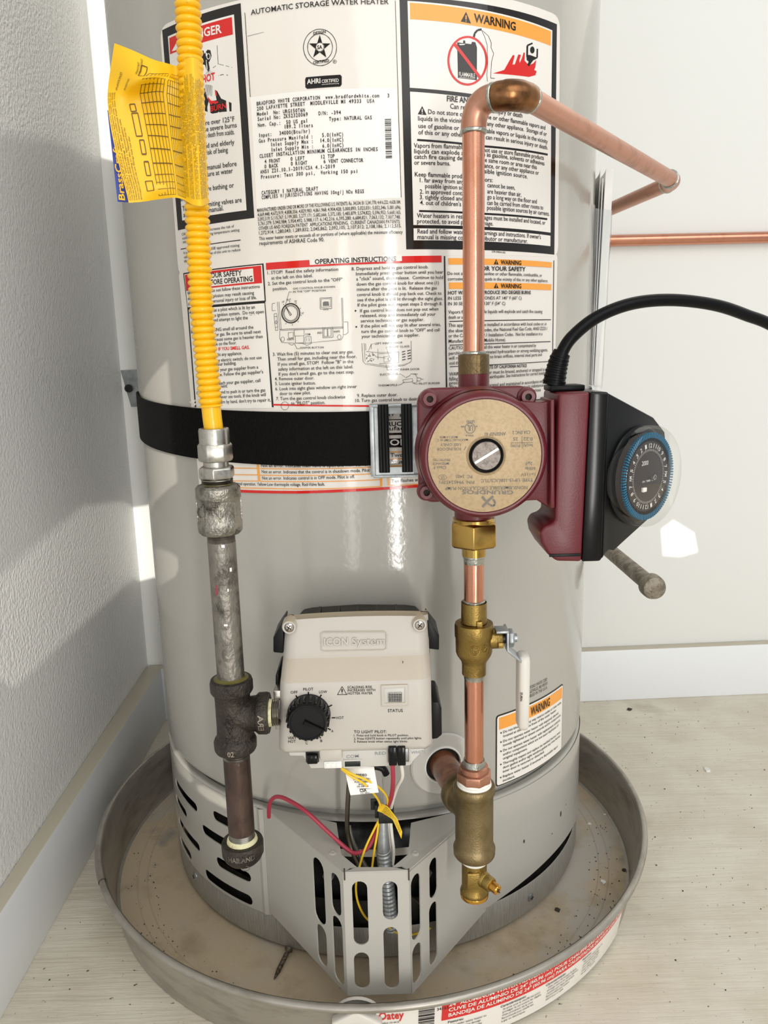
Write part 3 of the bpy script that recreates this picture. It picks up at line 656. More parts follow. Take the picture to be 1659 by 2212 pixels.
('k',1,[(-33.7,827.5),(-34.1,827.3),(-34.6,828.8),(-34.2,828.9)]),
('k',1,[(-34.2,828.9),(-34.6,828.8),(-34.9,830.3),(-34.5,830.3)]),
('k',1,[(-34.5,830.3),(-34.9,830.3),(-35,831.9),(-34.5,831.8)]),
('k',1,[(-34.5,831.8),(-35,831.9),(-34.8,833.4),(-34.3,833.3)]),
('k',1,[(-34.3,833.3),(-34.8,833.4),(-34.4,834.9),(-33.9,834.7)]),
('k',1,[(-33.9,834.7),(-34.4,834.9),(-33.7,836.3),(-33.3,836.1)]),
('k',1,[(-33.3,836.1),(-33.7,836.3),(-32.8,837.5),(-32.4,837.3)]),
('k',1,[(-32.4,837.3),(-32.8,837.5),(-31.7,838.7),(-31.4,838.3)]),
('k',1,[(-31.4,838.3),(-31.7,838.7),(-30.5,839.6),(-30.2,839.2)]),
('k',1,[(-30.2,839.2),(-30.5,839.6),(-29.1,840.3),(-28.9,839.9)]),
('k',1,[(-28.9,839.9),(-29.1,840.3),(-27.6,840.8),(-27.5,840.4)]),
('k',1,[(-27.5,840.4),(-27.6,840.8),(-26.1,841.1),(-26,840.7)]),
('k',1,[(-26,840.7),(-26.1,841.1),(-24.5,841.1),(-24.5,840.7)]),
('k',1,[(-24.5,840.7),(-24.5,841.1),(-23,840.9),(-23.1,840.5)]),
('k',1,[(-23.1,840.5),(-23,840.9),(-21.5,840.5),(-21.6,840.1)]),
('k',1,[(-21.6,840.1),(-21.5,840.5),(-20.1,839.8),(-20.3,839.5)]),
('k',1,[(-20.3,839.5),(-20.1,839.8),(-18.8,838.9),(-19,838.6)]),
('k',1,[(-19,838.6),(-18.8,838.9),(-17.6,837.9),(-18,837.6)]),
('k',1,[(-18,837.6),(-17.6,837.9),(-16.7,836.7),(-17,836.4)]),
('k',1,[(-17,836.4),(-16.7,836.7),(-15.9,835.3),(-16.3,835.1)]),
('k',1,[(-16.3,835.1),(-15.9,835.3),(-15.4,833.9),(-15.8,833.7)]),
('k',1,[(-15.8,833.7),(-15.4,833.9),(-15,832.3),(-15.5,832.3)]),
('k',1,[(-15.5,832.3),(-15,832.3),(-15,830.8),(-15.4,830.8)]),
('k',1,[(-24.8,840),(-23,834),(-16.7,833.6),(-21.8,830),(-20.3,823.9),(-25.3,827.8),(-30.6,824.5),(-28.5,830.4),(-33.4,834.5),(-27.1,834.2)]),
('w',2,[(-21.6,831.3),(-21.8,830.2),(-22.4,829.3),(-23.1,828.6),(-24.1,828.2),(-25.2,828.1),(-26.2,828.3),(-27.1,828.9),(-27.9,829.6),(-28.3,830.6),(-28.4,831.6),(-28.2,832.6),(-27.7,833.5),(-26.9,834.2),(-25.9,834.6),(-24.9,834.7),(-23.8,834.5),(-22.9,834),(-22.2,833.2),(-21.7,832.3)]),
('k',3,[(-22.1,831.3),(-21.7,831.3),(-21.9,830.4),(-22.2,830.5)]),
('k',3,[(-22.2,830.5),(-21.9,830.4),(-22.2,829.7),(-22.5,829.8)]),
('k',3,[(-22.5,829.8),(-22.2,829.7),(-22.8,829),(-23,829.3)]),
('k',3,[(-23,829.3),(-22.8,829),(-23.5,828.5),(-23.7,828.8)]),
('k',3,[(-23.7,828.8),(-23.5,828.5),(-24.3,828.3),(-24.4,828.6)]),
('k',3,[(-24.4,828.6),(-24.3,828.3),(-25.2,828.2),(-25.2,828.5)]),
('k',3,[(-25.2,828.5),(-25.2,828.2),(-26,828.4),(-25.9,828.7)]),
('k',3,[(-25.9,828.7),(-26,828.4),(-26.8,828.7),(-26.6,829)]),
('k',3,[(-26.6,829),(-26.8,828.7),(-27.5,829.3),(-27.2,829.5)]),
('k',3,[(-27.2,829.5),(-27.5,829.3),(-28,830),(-27.6,830.1)]),
('k',3,[(-27.6,830.1),(-28,830),(-28.3,830.8),(-27.9,830.8)]),
('k',3,[(-27.9,830.8),(-28.3,830.8),(-28.3,831.6),(-28,831.6)]),
('k',3,[(-28,831.6),(-28.3,831.6),(-28.2,832.4),(-27.8,832.3)]),
('k',3,[(-27.8,832.3),(-28.2,832.4),(-27.8,833.2),(-27.5,833)]),
('k',3,[(-27.5,833),(-27.8,833.2),(-27.3,833.8),(-27,833.6)]),
('k',3,[(-27,833.6),(-27.3,833.8),(-26.6,834.3),(-26.4,834)]),
('k',3,[(-26.4,834),(-26.6,834.3),(-25.8,834.6),(-25.7,834.3)]),
('k',3,[(-25.7,834.3),(-25.8,834.6),(-24.9,834.6),(-24.9,834.3)]),
('k',3,[(-24.9,834.3),(-24.9,834.6),(-24,834.5),(-24.1,834.2)]),
('k',3,[(-24.1,834.2),(-24,834.5),(-23.3,834.1),(-23.5,833.9)]),
('k',3,[(-23.5,833.9),(-23.3,834.1),(-22.6,833.6),(-22.9,833.4)]),
('k',3,[(-22.9,833.4),(-22.6,833.6),(-22.1,832.9),(-22.4,832.7)]),
('k',3,[(-22.4,832.7),(-22.1,832.9),(-21.8,832.1),(-22.2,832)]),
('k',3,[(-22.2,832),(-21.8,832.1),(-21.7,831.3),(-22.1,831.3)]),
('k',1,[(-12.7,820.6),(-12.4,820.6),(-12.6,820.1),(-12.8,820.2)]),
('k',1,[(-12.8,820.2),(-12.6,820.1),(-12.9,819.7),(-13.1,819.9)]),
('k',1,[(-13.1,819.9),(-12.9,819.7),(-13.4,819.4),(-13.5,819.6)]),
('k',1,[(-13.5,819.6),(-13.4,819.4),(-13.9,819.3),(-13.9,819.6)]),
('k',1,[(-13.9,819.6),(-13.9,819.3),(-14.4,819.4),(-14.3,819.7)]),
('k',1,[(-14.3,819.7),(-14.4,819.4),(-14.9,819.7),(-14.7,819.9)]),
('k',1,[(-14.7,819.9),(-14.9,819.7),(-15.2,820.2),(-14.9,820.3)]),
('k',1,[(-14.9,820.3),(-15.2,820.2),(-15.3,820.7),(-15,820.7)]),
('k',1,[(-15,820.7),(-15.3,820.7),(-15.1,821.3),(-14.9,821.2)]),
('k',1,[(-14.9,821.2),(-15.1,821.3),(-14.8,821.7),(-14.6,821.5)]),
('k',1,[(-14.6,821.5),(-14.8,821.7),(-14.4,822),(-14.3,821.7)]),
('k',1,[(-14.3,821.7),(-14.4,822),(-13.8,822.1),(-13.8,821.8)]),
('k',1,[(-13.8,821.8),(-13.8,822.1),(-13.3,821.9),(-13.4,821.7)]),
('k',1,[(-13.4,821.7),(-13.3,821.9),(-12.8,821.6),(-13,821.4)]),
('k',1,[(-13,821.4),(-12.8,821.6),(-12.5,821.2),(-12.8,821.1)]),
('k',1,[(-12.8,821.1),(-12.5,821.2),(-12.4,820.6),(-12.7,820.6)]),
('k',1,[(-37.7,809.3),(-36.9,810.7),(-9.9,811.2),(-8.8,810),(-9,804.1),(-10.2,802.7),(-36.3,802.3),(-37.8,803.5)]),
('s',0,[(-84.3,800.6),(33.7,801.3),(36.3,719.9),(-84.1,715.5)]),
('k',1,[(24.1,778.7),(29.2,778.9),(29.1,778.3),(24.1,778.1)]),
('k',1,[(24.1,777.8),(29.2,778),(29.2,777.7),(24.1,777.5)]),
('k',1,[(24.1,777.2),(29.2,777.4),(29.2,777.2),(24.1,776.9)]),
('k',1,[(24.1,776.7),(29.2,776.9),(29.2,776.6),(24.1,776.3)]),
('k',1,[(24.1,776),(29.2,776.2),(29.2,775.3),(24.1,775.1)]),
('k',1,[(24.1,774.6),(29.2,774.8),(29.2,774),(24.1,773.8)]),
('k',1,[(24.1,773.4),(29.2,773.6),(29.2,773.3),(24.1,773.1)]),
('k',1,[(24.1,772.5),(29.2,772.8),(29.2,772.4),(24.1,772.2)]),
('k',1,[(24.1,771.7),(29.2,771.9),(29.2,771.6),(24.1,771.4)]),
('k',1,[(24.1,771.2),(29.2,771.4),(29.2,771.1),(24.1,770.9)]),
('k',1,[(24.1,770.6),(29.2,770.8),(29.2,769.9),(24.1,769.7)]),
('k',1,[(24.1,769.2),(29.2,769.4),(29.2,769.1),(24.1,768.9)]),
('k',1,[(24.1,768.4),(29.2,768.6),(29.2,768.3),(24.1,768.1)]),
('k',1,[(24.1,767.5),(29.2,767.7),(29.2,767.1),(24.1,766.9)]),
('k',1,[(24.1,766.4),(29.2,766.6),(29.2,766),(24.1,765.8)]),
('k',1,[(24.1,765.5),(29.2,765.7),(29.2,765.4),(24.1,765.2)]),
('k',1,[(24.1,764.7),(29.2,764.9),(29.2,764.5),(24.1,764.3)]),
('k',1,[(24.2,764.1),(29.2,764.3),(29.2,763.7),(24.1,763.5)]),
('k',1,[(24.2,763.1),(29.3,763.3),(29.2,763),(24.1,762.8)]),
('k',1,[(24.2,762.2),(29.3,762.4),(29.3,762.2),(24.2,762)]),
('k',1,[(24.2,761.5),(29.3,761.7),(29.2,760.8),(24.1,760.6)]),
('k',1,[(24.2,760.3),(29.3,760.5),(29.2,759.7),(24.1,759.5)]),
('k',1,[(24.2,759.1),(29.3,759.3),(29.3,758.4),(24.2,758.2)]),
('k',1,[(24.2,758),(29.3,758.2),(29.3,757.8),(24.2,757.6)]),
('k',1,[(24.2,757.4),(29.3,757.6),(29.3,757),(24.2,756.8)]),
('k',1,[(24.2,756.4),(29.3,756.6),(29.3,756.3),(24.2,756.1)]),
('k',1,[(24.2,755.5),(29.3,755.7),(29.3,755.5),(24.2,755.3)]),
('k',1,[(24.2,755),(29.3,755.2),(29.3,754.3),(24.2,754.1)]),
('k',1,[(24.2,753.6),(29.3,753.8),(29.3,753.6),(24.2,753.4)]),
('k',1,[(24.2,753.1),(29.3,753.3),(29.3,752.9),(24.2,752.7)]),
('k',1,[(24.2,752.2),(29.3,752.4),(29.3,752.2),(24.2,752)]),
('k',1,[(24.2,751.6),(29.3,751.8),(29.3,751.5),(24.2,751.4)]),
('k',1,[(24.2,751.1),(29.3,751.3),(29.3,750.4),(24.2,750.2)]),
('k',1,[(24.2,749.9),(29.3,750.1),(29.3,749.7),(24.2,749.5)]),
('k',0,[(37.7,866),(193,869.7),(195.8,680.9),(39.5,680)]),
('w',1,[(44,863.5),(186.2,863.3),(186.6,798.9),(44.7,801.9)]),
('w',1,[(44.8,799.1),(186.7,795.8),(189,699.4),(45.8,699)]),
('w',1,[(45.9,696.4),(188.9,696.8),(189,687.8),(45.9,687.1)]),
('o',2,[(45.8,862.3),(184.2,862),(184.1,850.8),(45.8,850.8)]),
('k',3,[(92.5,860),(87.8,852.5),(96.9,852.1)]),
('o',4,[(91.9,857.3),(91.8,854.3),(92.9,854.4),(93,857.4)]),
('o',4,[(92.9,853.3),(92.7,853),(92.3,852.8),(91.9,852.9),(91.8,853.2),(91.9,853.5),(92.3,853.7),(92.8,853.6)]),
('k',2,[(84.6,837.3),(89.8,837.2),(90,839.3),(91.7,839.3),(91.9,837.2),(97.2,837.3),(97.7,839.1),(100.9,839.1),(102.4,835.4),(102.3,811.4),(85.2,811.5)]),
('w',3,[(85.9,836.1),(91.9,836.9),(90.8,836),(87.2,835.4)]),
('w',4,[(86,811.7),(100.4,812.1),(100.4,812.4),(86,812)]),
('r',3,[(110.3,826.7),(112.3,827),(112.2,824.3),(110.1,824.3)]),
('r',3,[(110.1,824.3),(112.2,824.3),(111.6,821.7),(109.6,821.9)]),
('r',3,[(109.6,821.9),(111.6,821.7),(110.6,819.1),(108.8,819.6)]),
('r',3,[(108.8,819.6),(110.6,819.1),(109.3,816.7),(107.6,817.3)]),
('r',3,[(107.6,817.3),(109.3,816.7),(107.7,814.4),(106.2,815.2)]),
('r',3,[(106.2,815.2),(107.7,814.4),(105.8,812.3),(104.5,813.3)]),
('r',3,[(104.5,813.3),(105.8,812.3),(103.6,810.5),(102.5,811.7)]),
('r',3,[(102.5,811.7),(103.6,810.5),(101.3,809),(100.4,810.3)]),
('r',3,[(100.4,810.3),(101.3,809),(98.8,807.8),(98.2,809.2)]),
('r',3,[(98.2,809.2),(98.8,807.8),(96.2,807),(95.9,808.5)]),
('r',3,[(95.9,808.5),(96.2,807),(93.6,806.5),(93.6,808.1)]),
('r',3,[(93.6,808.1),(93.6,806.5),(91,806.5),(91.3,808.1)]),
('r',3,[(91.3,808.1),(91,806.5),(88.5,806.8),(89,808.4)]),
('r',3,[(89,808.4),(88.5,806.8),(86.1,807.5),(86.9,809)]),
('r',3,[(86.9,809),(86.1,807.5),(83.9,808.6),(84.9,810)]),
('r',3,[(84.9,810),(83.9,808.6),(81.9,810),(83.1,811.3)]),
('r',3,[(83.1,811.3),(81.9,810),(80.1,811.7),(81.5,812.8)]),
('r',3,[(81.5,812.8),(80.1,811.7),(78.7,813.6),(80.2,814.6)]),
('r',3,[(80.2,814.6),(78.7,813.6),(77.5,815.8),(79.2,816.6)]),
('r',3,[(79.2,816.6),(77.5,815.8),(76.7,818.2),(78.4,818.7)]),
('r',3,[(78.4,818.7),(76.7,818.2),(76.2,820.6),(78,821)]),
('r',3,[(78,821),(76.2,820.6),(76,823.2),(77.8,823.3)]),
('r',3,[(77.8,823.3),(76,823.2),(76.2,825.8),(78,825.7)]),
('r',3,[(78,825.7),(76.2,825.8),(76.7,828.3),(78.5,828)]),
('r',3,[(78.5,828),(76.7,828.3),(77.6,830.8),(79.3,830.3)]),
('r',3,[(79.3,830.3),(77.6,830.8),(78.8,833.1),(80.4,832.5)]),
('r',3,[(80.4,832.5),(78.8,833.1),(80.3,835.3),(81.7,834.5)]),
('r',3,[(81.7,834.5),(80.3,835.3),(82.1,837.3),(83.3,836.3)]),
('r',3,[(83.3,836.3),(82.1,837.3),(84.1,839),(85.1,837.8)]),
('r',3,[(85.1,837.8),(84.1,839),(86.3,840.5),(87.1,839.2)]),
('r',3,[(87.1,839.2),(86.3,840.5),(88.7,841.6),(89.2,840.2)]),
('r',3,[(89.2,840.2),(88.7,841.6),(91.2,842.4),(91.4,840.9)]),
('r',3,[(91.4,840.9),(91.2,842.4),(93.7,842.9),(93.7,841.4)]),
('r',3,[(93.7,841.4),(93.7,842.9),(96.3,843),(96,841.5)]),
('r',3,[(96,841.5),(96.3,843),(98.8,842.8),(98.3,841.2)]),
('r',3,[(98.3,841.2),(98.8,842.8),(101.3,842.2),(100.5,840.7)]),
('r',3,[(100.5,840.7),(101.3,842.2),(103.6,841.2),(102.5,839.8)]),
('r',3,[(102.5,839.8),(103.6,841.2),(105.7,839.9),(104.4,838.6)]),
('r',3,[(104.4,838.6),(105.7,839.9),(107.6,838.3),(106.1,837.1)]),
('r',3,[(106.1,837.1),(107.6,838.3),(109.3,836.5),(107.6,835.4)]),
('r',3,[(107.6,835.4),(109.3,836.5),(110.6,834.4),(108.8,833.5)]),
('r',3,[(108.8,833.5),(110.6,834.4),(111.6,832),(109.6,831.4)]),
('r',3,[(109.6,831.4),(111.6,832),(112.1,829.6),(110.1,829.1)]),
('r',3,[(110.1,829.1),(112.1,829.6),(112.3,827),(110.3,826.7)]),
('r',3,[(81.2,835),(104.5,812.4),(106.8,814),(83.3,836.5)]),
('k',2,[(100.3,841.8),(101.2,845.3),(99.3,845.4),(98.4,841.9)]),
('k',2,[(100.9,844.9),(103.5,847.7),(102.1,848.5),(99.5,845.8)]),
('k',2,[(103,847.3),(106.9,848.5),(106.5,850),(102.6,848.8)]),
('k',2,[(106.5,848.5),(109.5,843.9),(109.9,844.1),(106.9,848.7)]),
('k',2,[(109.5,844),(111.8,838.3),(112.2,838.4),(109.9,844.1)]),
('k',2,[(111.8,838.3),(112.4,823.7),(112.8,823.8),(112.2,838.4)]),
('k',2,[(112.4,823.7),(111.5,816.6),(111.9,816.7),(112.8,823.7)]),
('k',2,[(111.5,816.6),(112.1,811.4),(112.5,811.5),(111.9,816.7)]),
('k',2,[(107.4,848.3),(112.9,845.2),(113.2,845.5),(107.6,848.6)]),
('k',2,[(112.9,845.3),(115.7,840.5),(116.2,840.7),(113.3,845.4)]),
('k',2,[(115.7,840.6),(115.5,837.1),(116,837.1),(116.2,840.6)]),
('k',2,[(115.5,837),(118.1,833),(118.5,833.2),(115.9,837.2)]),
('k',2,[(118.1,833.2),(116,826.8),(116.5,826.8),(118.5,833.1)]),
('k',2,[(116,826.8),(115.6,820.6),(116,820.7),(116.5,826.8)]),
('k',2,[(115.6,820.6),(115.2,814.5),(115.7,814.5),(116,820.7)]),
('k',2,[(115.5,814.3),(119.5,814.6),(119.5,815),(115.5,814.7)]),
('r',2,[(117.8,818.3),(129,822.4),(134.5,830.3),(138.2,835.1),(139.9,834.8),(137.7,827.7),(140.2,828.3),(144,836.4),(146.9,836.5),(145.1,832),(145.7,830.3),(148,834.2),(150,839),(151.5,838.8),(151,833),(156.3,830.3),(161.3,832.6),(165.1,836),(164.2,830.4),(162.8,827.9),(165.8,827.5),(164.4,824.1),(156.5,821.4)]),
('k',3,[(162.8,843.2),(162.7,842.3),(162.3,841.5),(161.7,840.8),(160.9,840.3),(160.1,840),(159.3,840),(158.5,840.2),(157.9,840.7),(157.5,841.3),(157.4,842.1),(157.5,843),(157.8,843.8),(158.4,844.5),(159.2,845),(160,845.3),(160.8,845.4),(161.6,845.1),(162.2,844.6),(162.6,844)]),
('k',3,[(159.8,848.3),(153.7,845.4),(154.5,844.4),(160.6,847.4)]),
('k',3,[(153.1,844.7),(153,836),(154.9,836.3),(155.1,845.1)]),
('k',3,[(165.4,844.6),(165.2,837.8),(167,838.1),(167.2,844.9)]),
('k',3,[(165.7,838.4),(161.5,836.2),(162.3,835.4),(166.5,837.6)]),
('k',3,[(153.4,837.9),(158.3,838.3),(165.5,837.9),(161.2,834.8),(159.1,832.6),(156.3,829.4),(154.2,830.4),(156,833),(153.5,833.9)]),
('k',3,[(54.5,788.9),(50.8,782.7),(58.1,782.4)]),
('w',4,[(54.1,786.7),(54,784.2),(54.8,784.2),(54.8,786.8)]),
('w',4,[(54.9,783.3),(54.7,783.1),(54.4,782.9),(54.1,783),(54,783.3),(54.1,783.6),(54.4,783.7),(54.7,783.6)]),
('k',2,[(49.9,762.9),(107.5,761.4),(107.7,763),(50.1,764.5)]),
('k',2,[(107.5,761.4),(182.4,763),(182.7,764.7),(107.7,763)]),
('k',2,[(50.7,709.1),(108.2,708.7),(108.3,710.3),(50.8,710.6)]),
('k',2,[(108.2,708.7),(183.4,709.5),(183.6,711.2),(108.3,710.3)]),
('k',0,[(-168,670.8),(-80.6,672.8),(-80.4,641.9),(-165.9,640.2)]),
('w',1,[(-166.5,669.7),(-82,671.8),(-81.4,642.9),(-165.2,641.3)]),
('r',2,[(-165.7,669.1),(-82.9,671.2),(-82.9,657.1),(-165.4,655.3)]),
('w',3,[(-154.4,667.2),(-90.5,669.3),(-90.2,658.5),(-154.2,656.7)]),
('k',0,[(-165.9,640.9),(-81.1,642.2),(-78.4,553.6),(-165.6,552.8)]),
('w',1,[(-164.1,639.2),(-81.7,640.7),(-80.1,552.8),(-163.6,552)]),
('k',1,[(-96.3,631.3),(-91.3,631.4),(-91.3,631.7),(-96.3,631.6)]),
('r',1,[(-78.5,673),(69.6,675.2),(69.7,669.9),(-78.5,667.5)]),
('w',2,[(-40.4,673.6),(35.6,676.2),(35.7,670.9),(-40.3,669.5)]),
('k',1,[(-3,632),(-3,631.8),(-3.2,631.6),(-3.3,631.4),(-3.5,631.3),(-3.8,631.3),(-4,631.3),(-4.2,631.4),(-4.4,631.6),(-4.4,631.8),(-4.5,632),(-4.4,632.2),(-4.3,632.4),(-4.2,632.6),(-3.9,632.7),(-3.7,632.7),(-3.5,632.7),(-3.3,632.6),(-3.1,632.4),(-3,632.2)]),
('k',1,[(-2.8,619),(-2.8,618.8),(-2.9,618.6),(-3.1,618.4),(-3.3,618.3),(-3.5,618.3),(-3.8,618.3),(-4,618.4),(-4.1,618.6),(-4.2,618.8),(-4.2,619),(-4.2,619.2),(-4.1,619.4),(-3.9,619.6),(-3.7,619.7),(-3.5,619.7),(-3.3,619.7),(-3,619.6),(-2.9,619.4),(-2.8,619.2)]),
('k',1,[(-51.2,631.4),(-50.2,631.4),(-50.4,629.9),(-51.4,630.1)]),
('k',1,[(-51.4,630.1),(-50.4,629.9),(-50.9,628.6),(-51.7,628.9)]),
('k',1,[(-51.7,628.9),(-50.9,628.6),(-51.5,627.3),(-52.3,627.8)]),
('k',1,[(-52.3,627.8),(-51.5,627.3),(-52.4,626.1),(-53.1,626.7)]),
('k',1,[(-53.1,626.7),(-52.4,626.1),(-53.5,625.2),(-54.1,625.9)]),
('k',1,[(-54.1,625.9),(-53.5,625.2),(-54.7,624.4),(-55.2,625.2)]),
('k',1,[(-55.2,625.2),(-54.7,624.4),(-56,623.8),(-56.3,624.7)]),
('k',1,[(-56.3,624.7),(-56,623.8),(-57.5,623.5),(-57.6,624.4)]),
('k',1,[(-57.6,624.4),(-57.5,623.5),(-58.9,623.4),(-58.9,624.3)]),
('k',1,[(-58.9,624.3),(-58.9,623.4),(-60.4,623.6),(-60.2,624.5)]),
('k',1,[(-60.2,624.5),(-60.4,623.6),(-61.8,624),(-61.4,624.8)]),
('k',1,[(-61.4,624.8),(-61.8,624),(-63.1,624.6),(-62.5,625.4)]),
('k',1,[(-62.5,625.4),(-63.1,624.6),(-64.2,625.5),(-63.6,626.2)]),
('k',1,[(-63.6,626.2),(-64.2,625.5),(-65.2,626.6),(-64.4,627.1)]),
('k',1,[(-64.4,627.1),(-65.2,626.6),(-66,627.8),(-65.1,628.2)]),
('k',1,[(-65.1,628.2),(-66,627.8),(-66.6,629.1),(-65.6,629.4)]),
('k',1,[(-65.6,629.4),(-66.6,629.1),(-66.9,630.5),(-65.9,630.6)]),
('k',1,[(-65.9,630.6),(-66.9,630.5),(-66.9,632),(-65.9,631.9)]),
('k',1,[(-65.9,631.9),(-66.9,632),(-66.7,633.4),(-65.7,633.2)]),
('k',1,[(-65.7,633.2),(-66.7,633.4),(-66.3,634.8),(-65.3,634.4)]),
('k',1,[(-65.3,634.4),(-66.3,634.8),(-65.6,636),(-64.7,635.6)]),
('k',1,[(-64.7,635.6),(-65.6,636),(-64.7,637.2),(-63.9,636.6)]),
('k',1,[(-63.9,636.6),(-64.7,637.2),(-63.6,638.2),(-63,637.4)]),
('k',1,[(-63,637.4),(-63.6,638.2),(-62.3,638.9),(-61.9,638.1)]),
('k',1,[(-61.9,638.1),(-62.3,638.9),(-61,639.5),(-60.7,638.6)]),
('k',1,[(-60.7,638.6),(-61,639.5),(-59.5,639.8),(-59.4,638.9)]),
('k',1,[(-59.4,638.9),(-59.5,639.8),(-58.1,639.9),(-58.1,639)]),
('k',1,[(-58.1,639),(-58.1,639.9),(-56.6,639.7),(-56.9,638.8)]),
('k',1,[(-56.9,638.8),(-56.6,639.7),(-55.3,639.3),(-55.6,638.4)]),
('k',1,[(-55.6,638.4),(-55.3,639.3),(-54,638.6),(-54.5,637.9)]),
('k',1,[(-54.5,637.9),(-54,638.6),(-52.8,637.8),(-53.5,637.1)]),
('k',1,[(-53.5,637.1),(-52.8,637.8),(-51.9,636.7),(-52.7,636.2)]),
('k',1,[(-52.7,636.2),(-51.9,636.7),(-51.1,635.5),(-52,635.1)]),
('k',1,[(-52,635.1),(-51.1,635.5),(-50.6,634.2),(-51.5,633.9)]),
('k',1,[(-51.5,633.9),(-50.6,634.2),(-50.3,632.8),(-51.2,632.7)]),
('k',1,[(-51.2,632.7),(-50.3,632.8),(-50.2,631.4),(-51.2,631.4)]),
('k',1,[(-52.3,631.4),(-51.9,631.4),(-52,630.3),(-52.4,630.3)]),
('k',1,[(-52.4,630.3),(-52,630.3),(-52.4,629.2),(-52.7,629.3)]),
('k',1,[(-52.7,629.3),(-52.4,629.2),(-52.9,628.1),(-53.2,628.3)]),
('k',1,[(-53.2,628.3),(-52.9,628.1),(-53.6,627.2),(-53.9,627.4)]),
('k',1,[(-53.9,627.4),(-53.6,627.2),(-54.5,626.4),(-54.7,626.7)]),
('k',1,[(-54.7,626.7),(-54.5,626.4),(-55.5,625.7),(-55.6,626.1)]),
('k',1,[(-55.6,626.1),(-55.5,625.7),(-56.5,625.3),(-56.7,625.6)]),
('k',1,[(-56.7,625.6),(-56.5,625.3),(-57.7,625),(-57.7,625.4)]),
('k',1,[(-57.7,625.4),(-57.7,625),(-58.9,624.9),(-58.8,625.3)]),
('k',1,[(-58.8,625.3),(-58.9,624.9),(-60,625.1),(-59.9,625.4)]),
('k',1,[(-59.9,625.4),(-60,625.1),(-61.1,625.4),(-61,625.8)]),
('k',1,[(-61,625.8),(-61.1,625.4),(-62.2,625.9),(-62,626.3)]),
('k',1,[(-62,626.3),(-62.2,625.9),(-63.1,626.7),(-62.8,626.9)]),
('k',1,[(-62.8,626.9),(-63.1,626.7),(-63.9,627.5),(-63.6,627.7)]),
('k',1,[(-63.6,627.7),(-63.9,627.5),(-64.5,628.5),(-64.2,628.7)]),
('k',1,[(-64.2,628.7),(-64.5,628.5),(-64.9,629.6),(-64.6,629.7)]),
('k',1,[(-64.6,629.7),(-64.9,629.6),(-65.2,630.7),(-64.8,630.8)]),
('k',1,[(-64.8,630.8),(-65.2,630.7),(-65.2,631.9),(-64.8,631.9)]),
('k',1,[(-64.8,631.9),(-65.2,631.9),(-65.1,633.1),(-64.7,633)]),
('k',1,[(-64.7,633),(-65.1,633.1),(-64.7,634.2),(-64.3,634)]),
('k',1,[(-64.3,634),(-64.7,634.2),(-64.1,635.2),(-63.8,635)]),
('k',1,[(-63.8,635),(-64.1,635.2),(-63.4,636.1),(-63.1,635.9)]),
('k',1,[(-63.1,635.9),(-63.4,636.1),(-62.5,636.9),(-62.3,636.7)]),
('k',1,[(-62.3,636.7),(-62.5,636.9),(-61.5,637.6),(-61.4,637.3)]),
('k',1,[(-61.4,637.3),(-61.5,637.6),(-60.5,638),(-60.3,637.7)]),
('k',1,[(-60.3,637.7),(-60.5,638),(-59.3,638.3),(-59.3,637.9)]),
('k',1,[(-59.3,637.9),(-59.3,638.3),(-58.2,638.3),(-58.2,638)]),
('k',1,[(-58.2,638),(-58.2,638.3),(-57,638.2),(-57.1,637.8)]),
('k',1,[(-57.1,637.8),(-57,638.2),(-55.9,637.9),(-56.1,637.5)]),
('k',1,[(-56.1,637.5),(-55.9,637.9),(-54.9,637.3),(-55.1,637)]),
('k',1,[(-55.1,637),(-54.9,637.3),(-54,636.6),(-54.2,636.4)]),
('k',1,[(-54.2,636.4),(-54,636.6),(-53.2,635.8),(-53.5,635.6)]),
('k',1,[(-53.5,635.6),(-53.2,635.8),(-52.6,634.8),(-52.9,634.6)]),
('k',1,[(-52.9,634.6),(-52.6,634.8),(-52.1,633.7),(-52.5,633.6)]),
('k',1,[(-52.5,633.6),(-52.1,633.7),(-51.9,632.6),(-52.3,632.5)]),
('k',1,[(-52.3,632.5),(-51.9,632.6),(-51.9,631.4),(-52.3,631.4)]),
('k',1,[(-52.9,631.5),(-52.6,631.5),(-52.7,630.4),(-53,630.5)]),
('k',1,[(-53,630.5),(-52.7,630.4),(-53,629.4),(-53.3,629.5)]),
('k',1,[(-53.3,629.5),(-53,629.4),(-53.5,628.5),(-53.8,628.7)]),
('k',1,[(-53.8,628.7),(-53.5,628.5),(-54.2,627.7),(-54.4,627.9)]),
('k',1,[(-54.4,627.9),(-54.2,627.7),(-54.9,627),(-55.1,627.2)]),
('k',1,[(-55.1,627.2),(-54.9,627),(-55.8,626.4),(-55.9,626.7)]),
('k',1,[(-55.9,626.7),(-55.8,626.4),(-56.8,626),(-56.8,626.3)]),
('k',1,[(-56.8,626.3),(-56.8,626),(-57.8,625.8),(-57.8,626)]),
('k',1,[(-57.8,626),(-57.8,625.8),(-58.8,625.7),(-58.8,626)]),
('k',1,[(-58.8,626),(-58.8,625.7),(-59.8,625.8),(-59.8,626.1)]),
('k',1,[(-59.8,626.1),(-59.8,625.8),(-60.8,626.1),(-60.7,626.4)]),
('k',1,[(-60.7,626.4),(-60.8,626.1),(-61.8,626.6),(-61.6,626.8)]),
('k',1,[(-61.6,626.8),(-61.8,626.6),(-62.6,627.2),(-62.4,627.4)]),
('k',1,[(-62.4,627.4),(-62.6,627.2),(-63.3,628),(-63,628.2)]),
('k',1,[(-63,628.2),(-63.3,628),(-63.8,628.9),(-63.6,629)]),
('k',1,[(-63.6,629),(-63.8,628.9),(-64.2,629.8),(-63.9,629.9)]),
('k',1,[(-63.9,629.9),(-64.2,629.8),(-64.5,630.8),(-64.2,630.9)]),
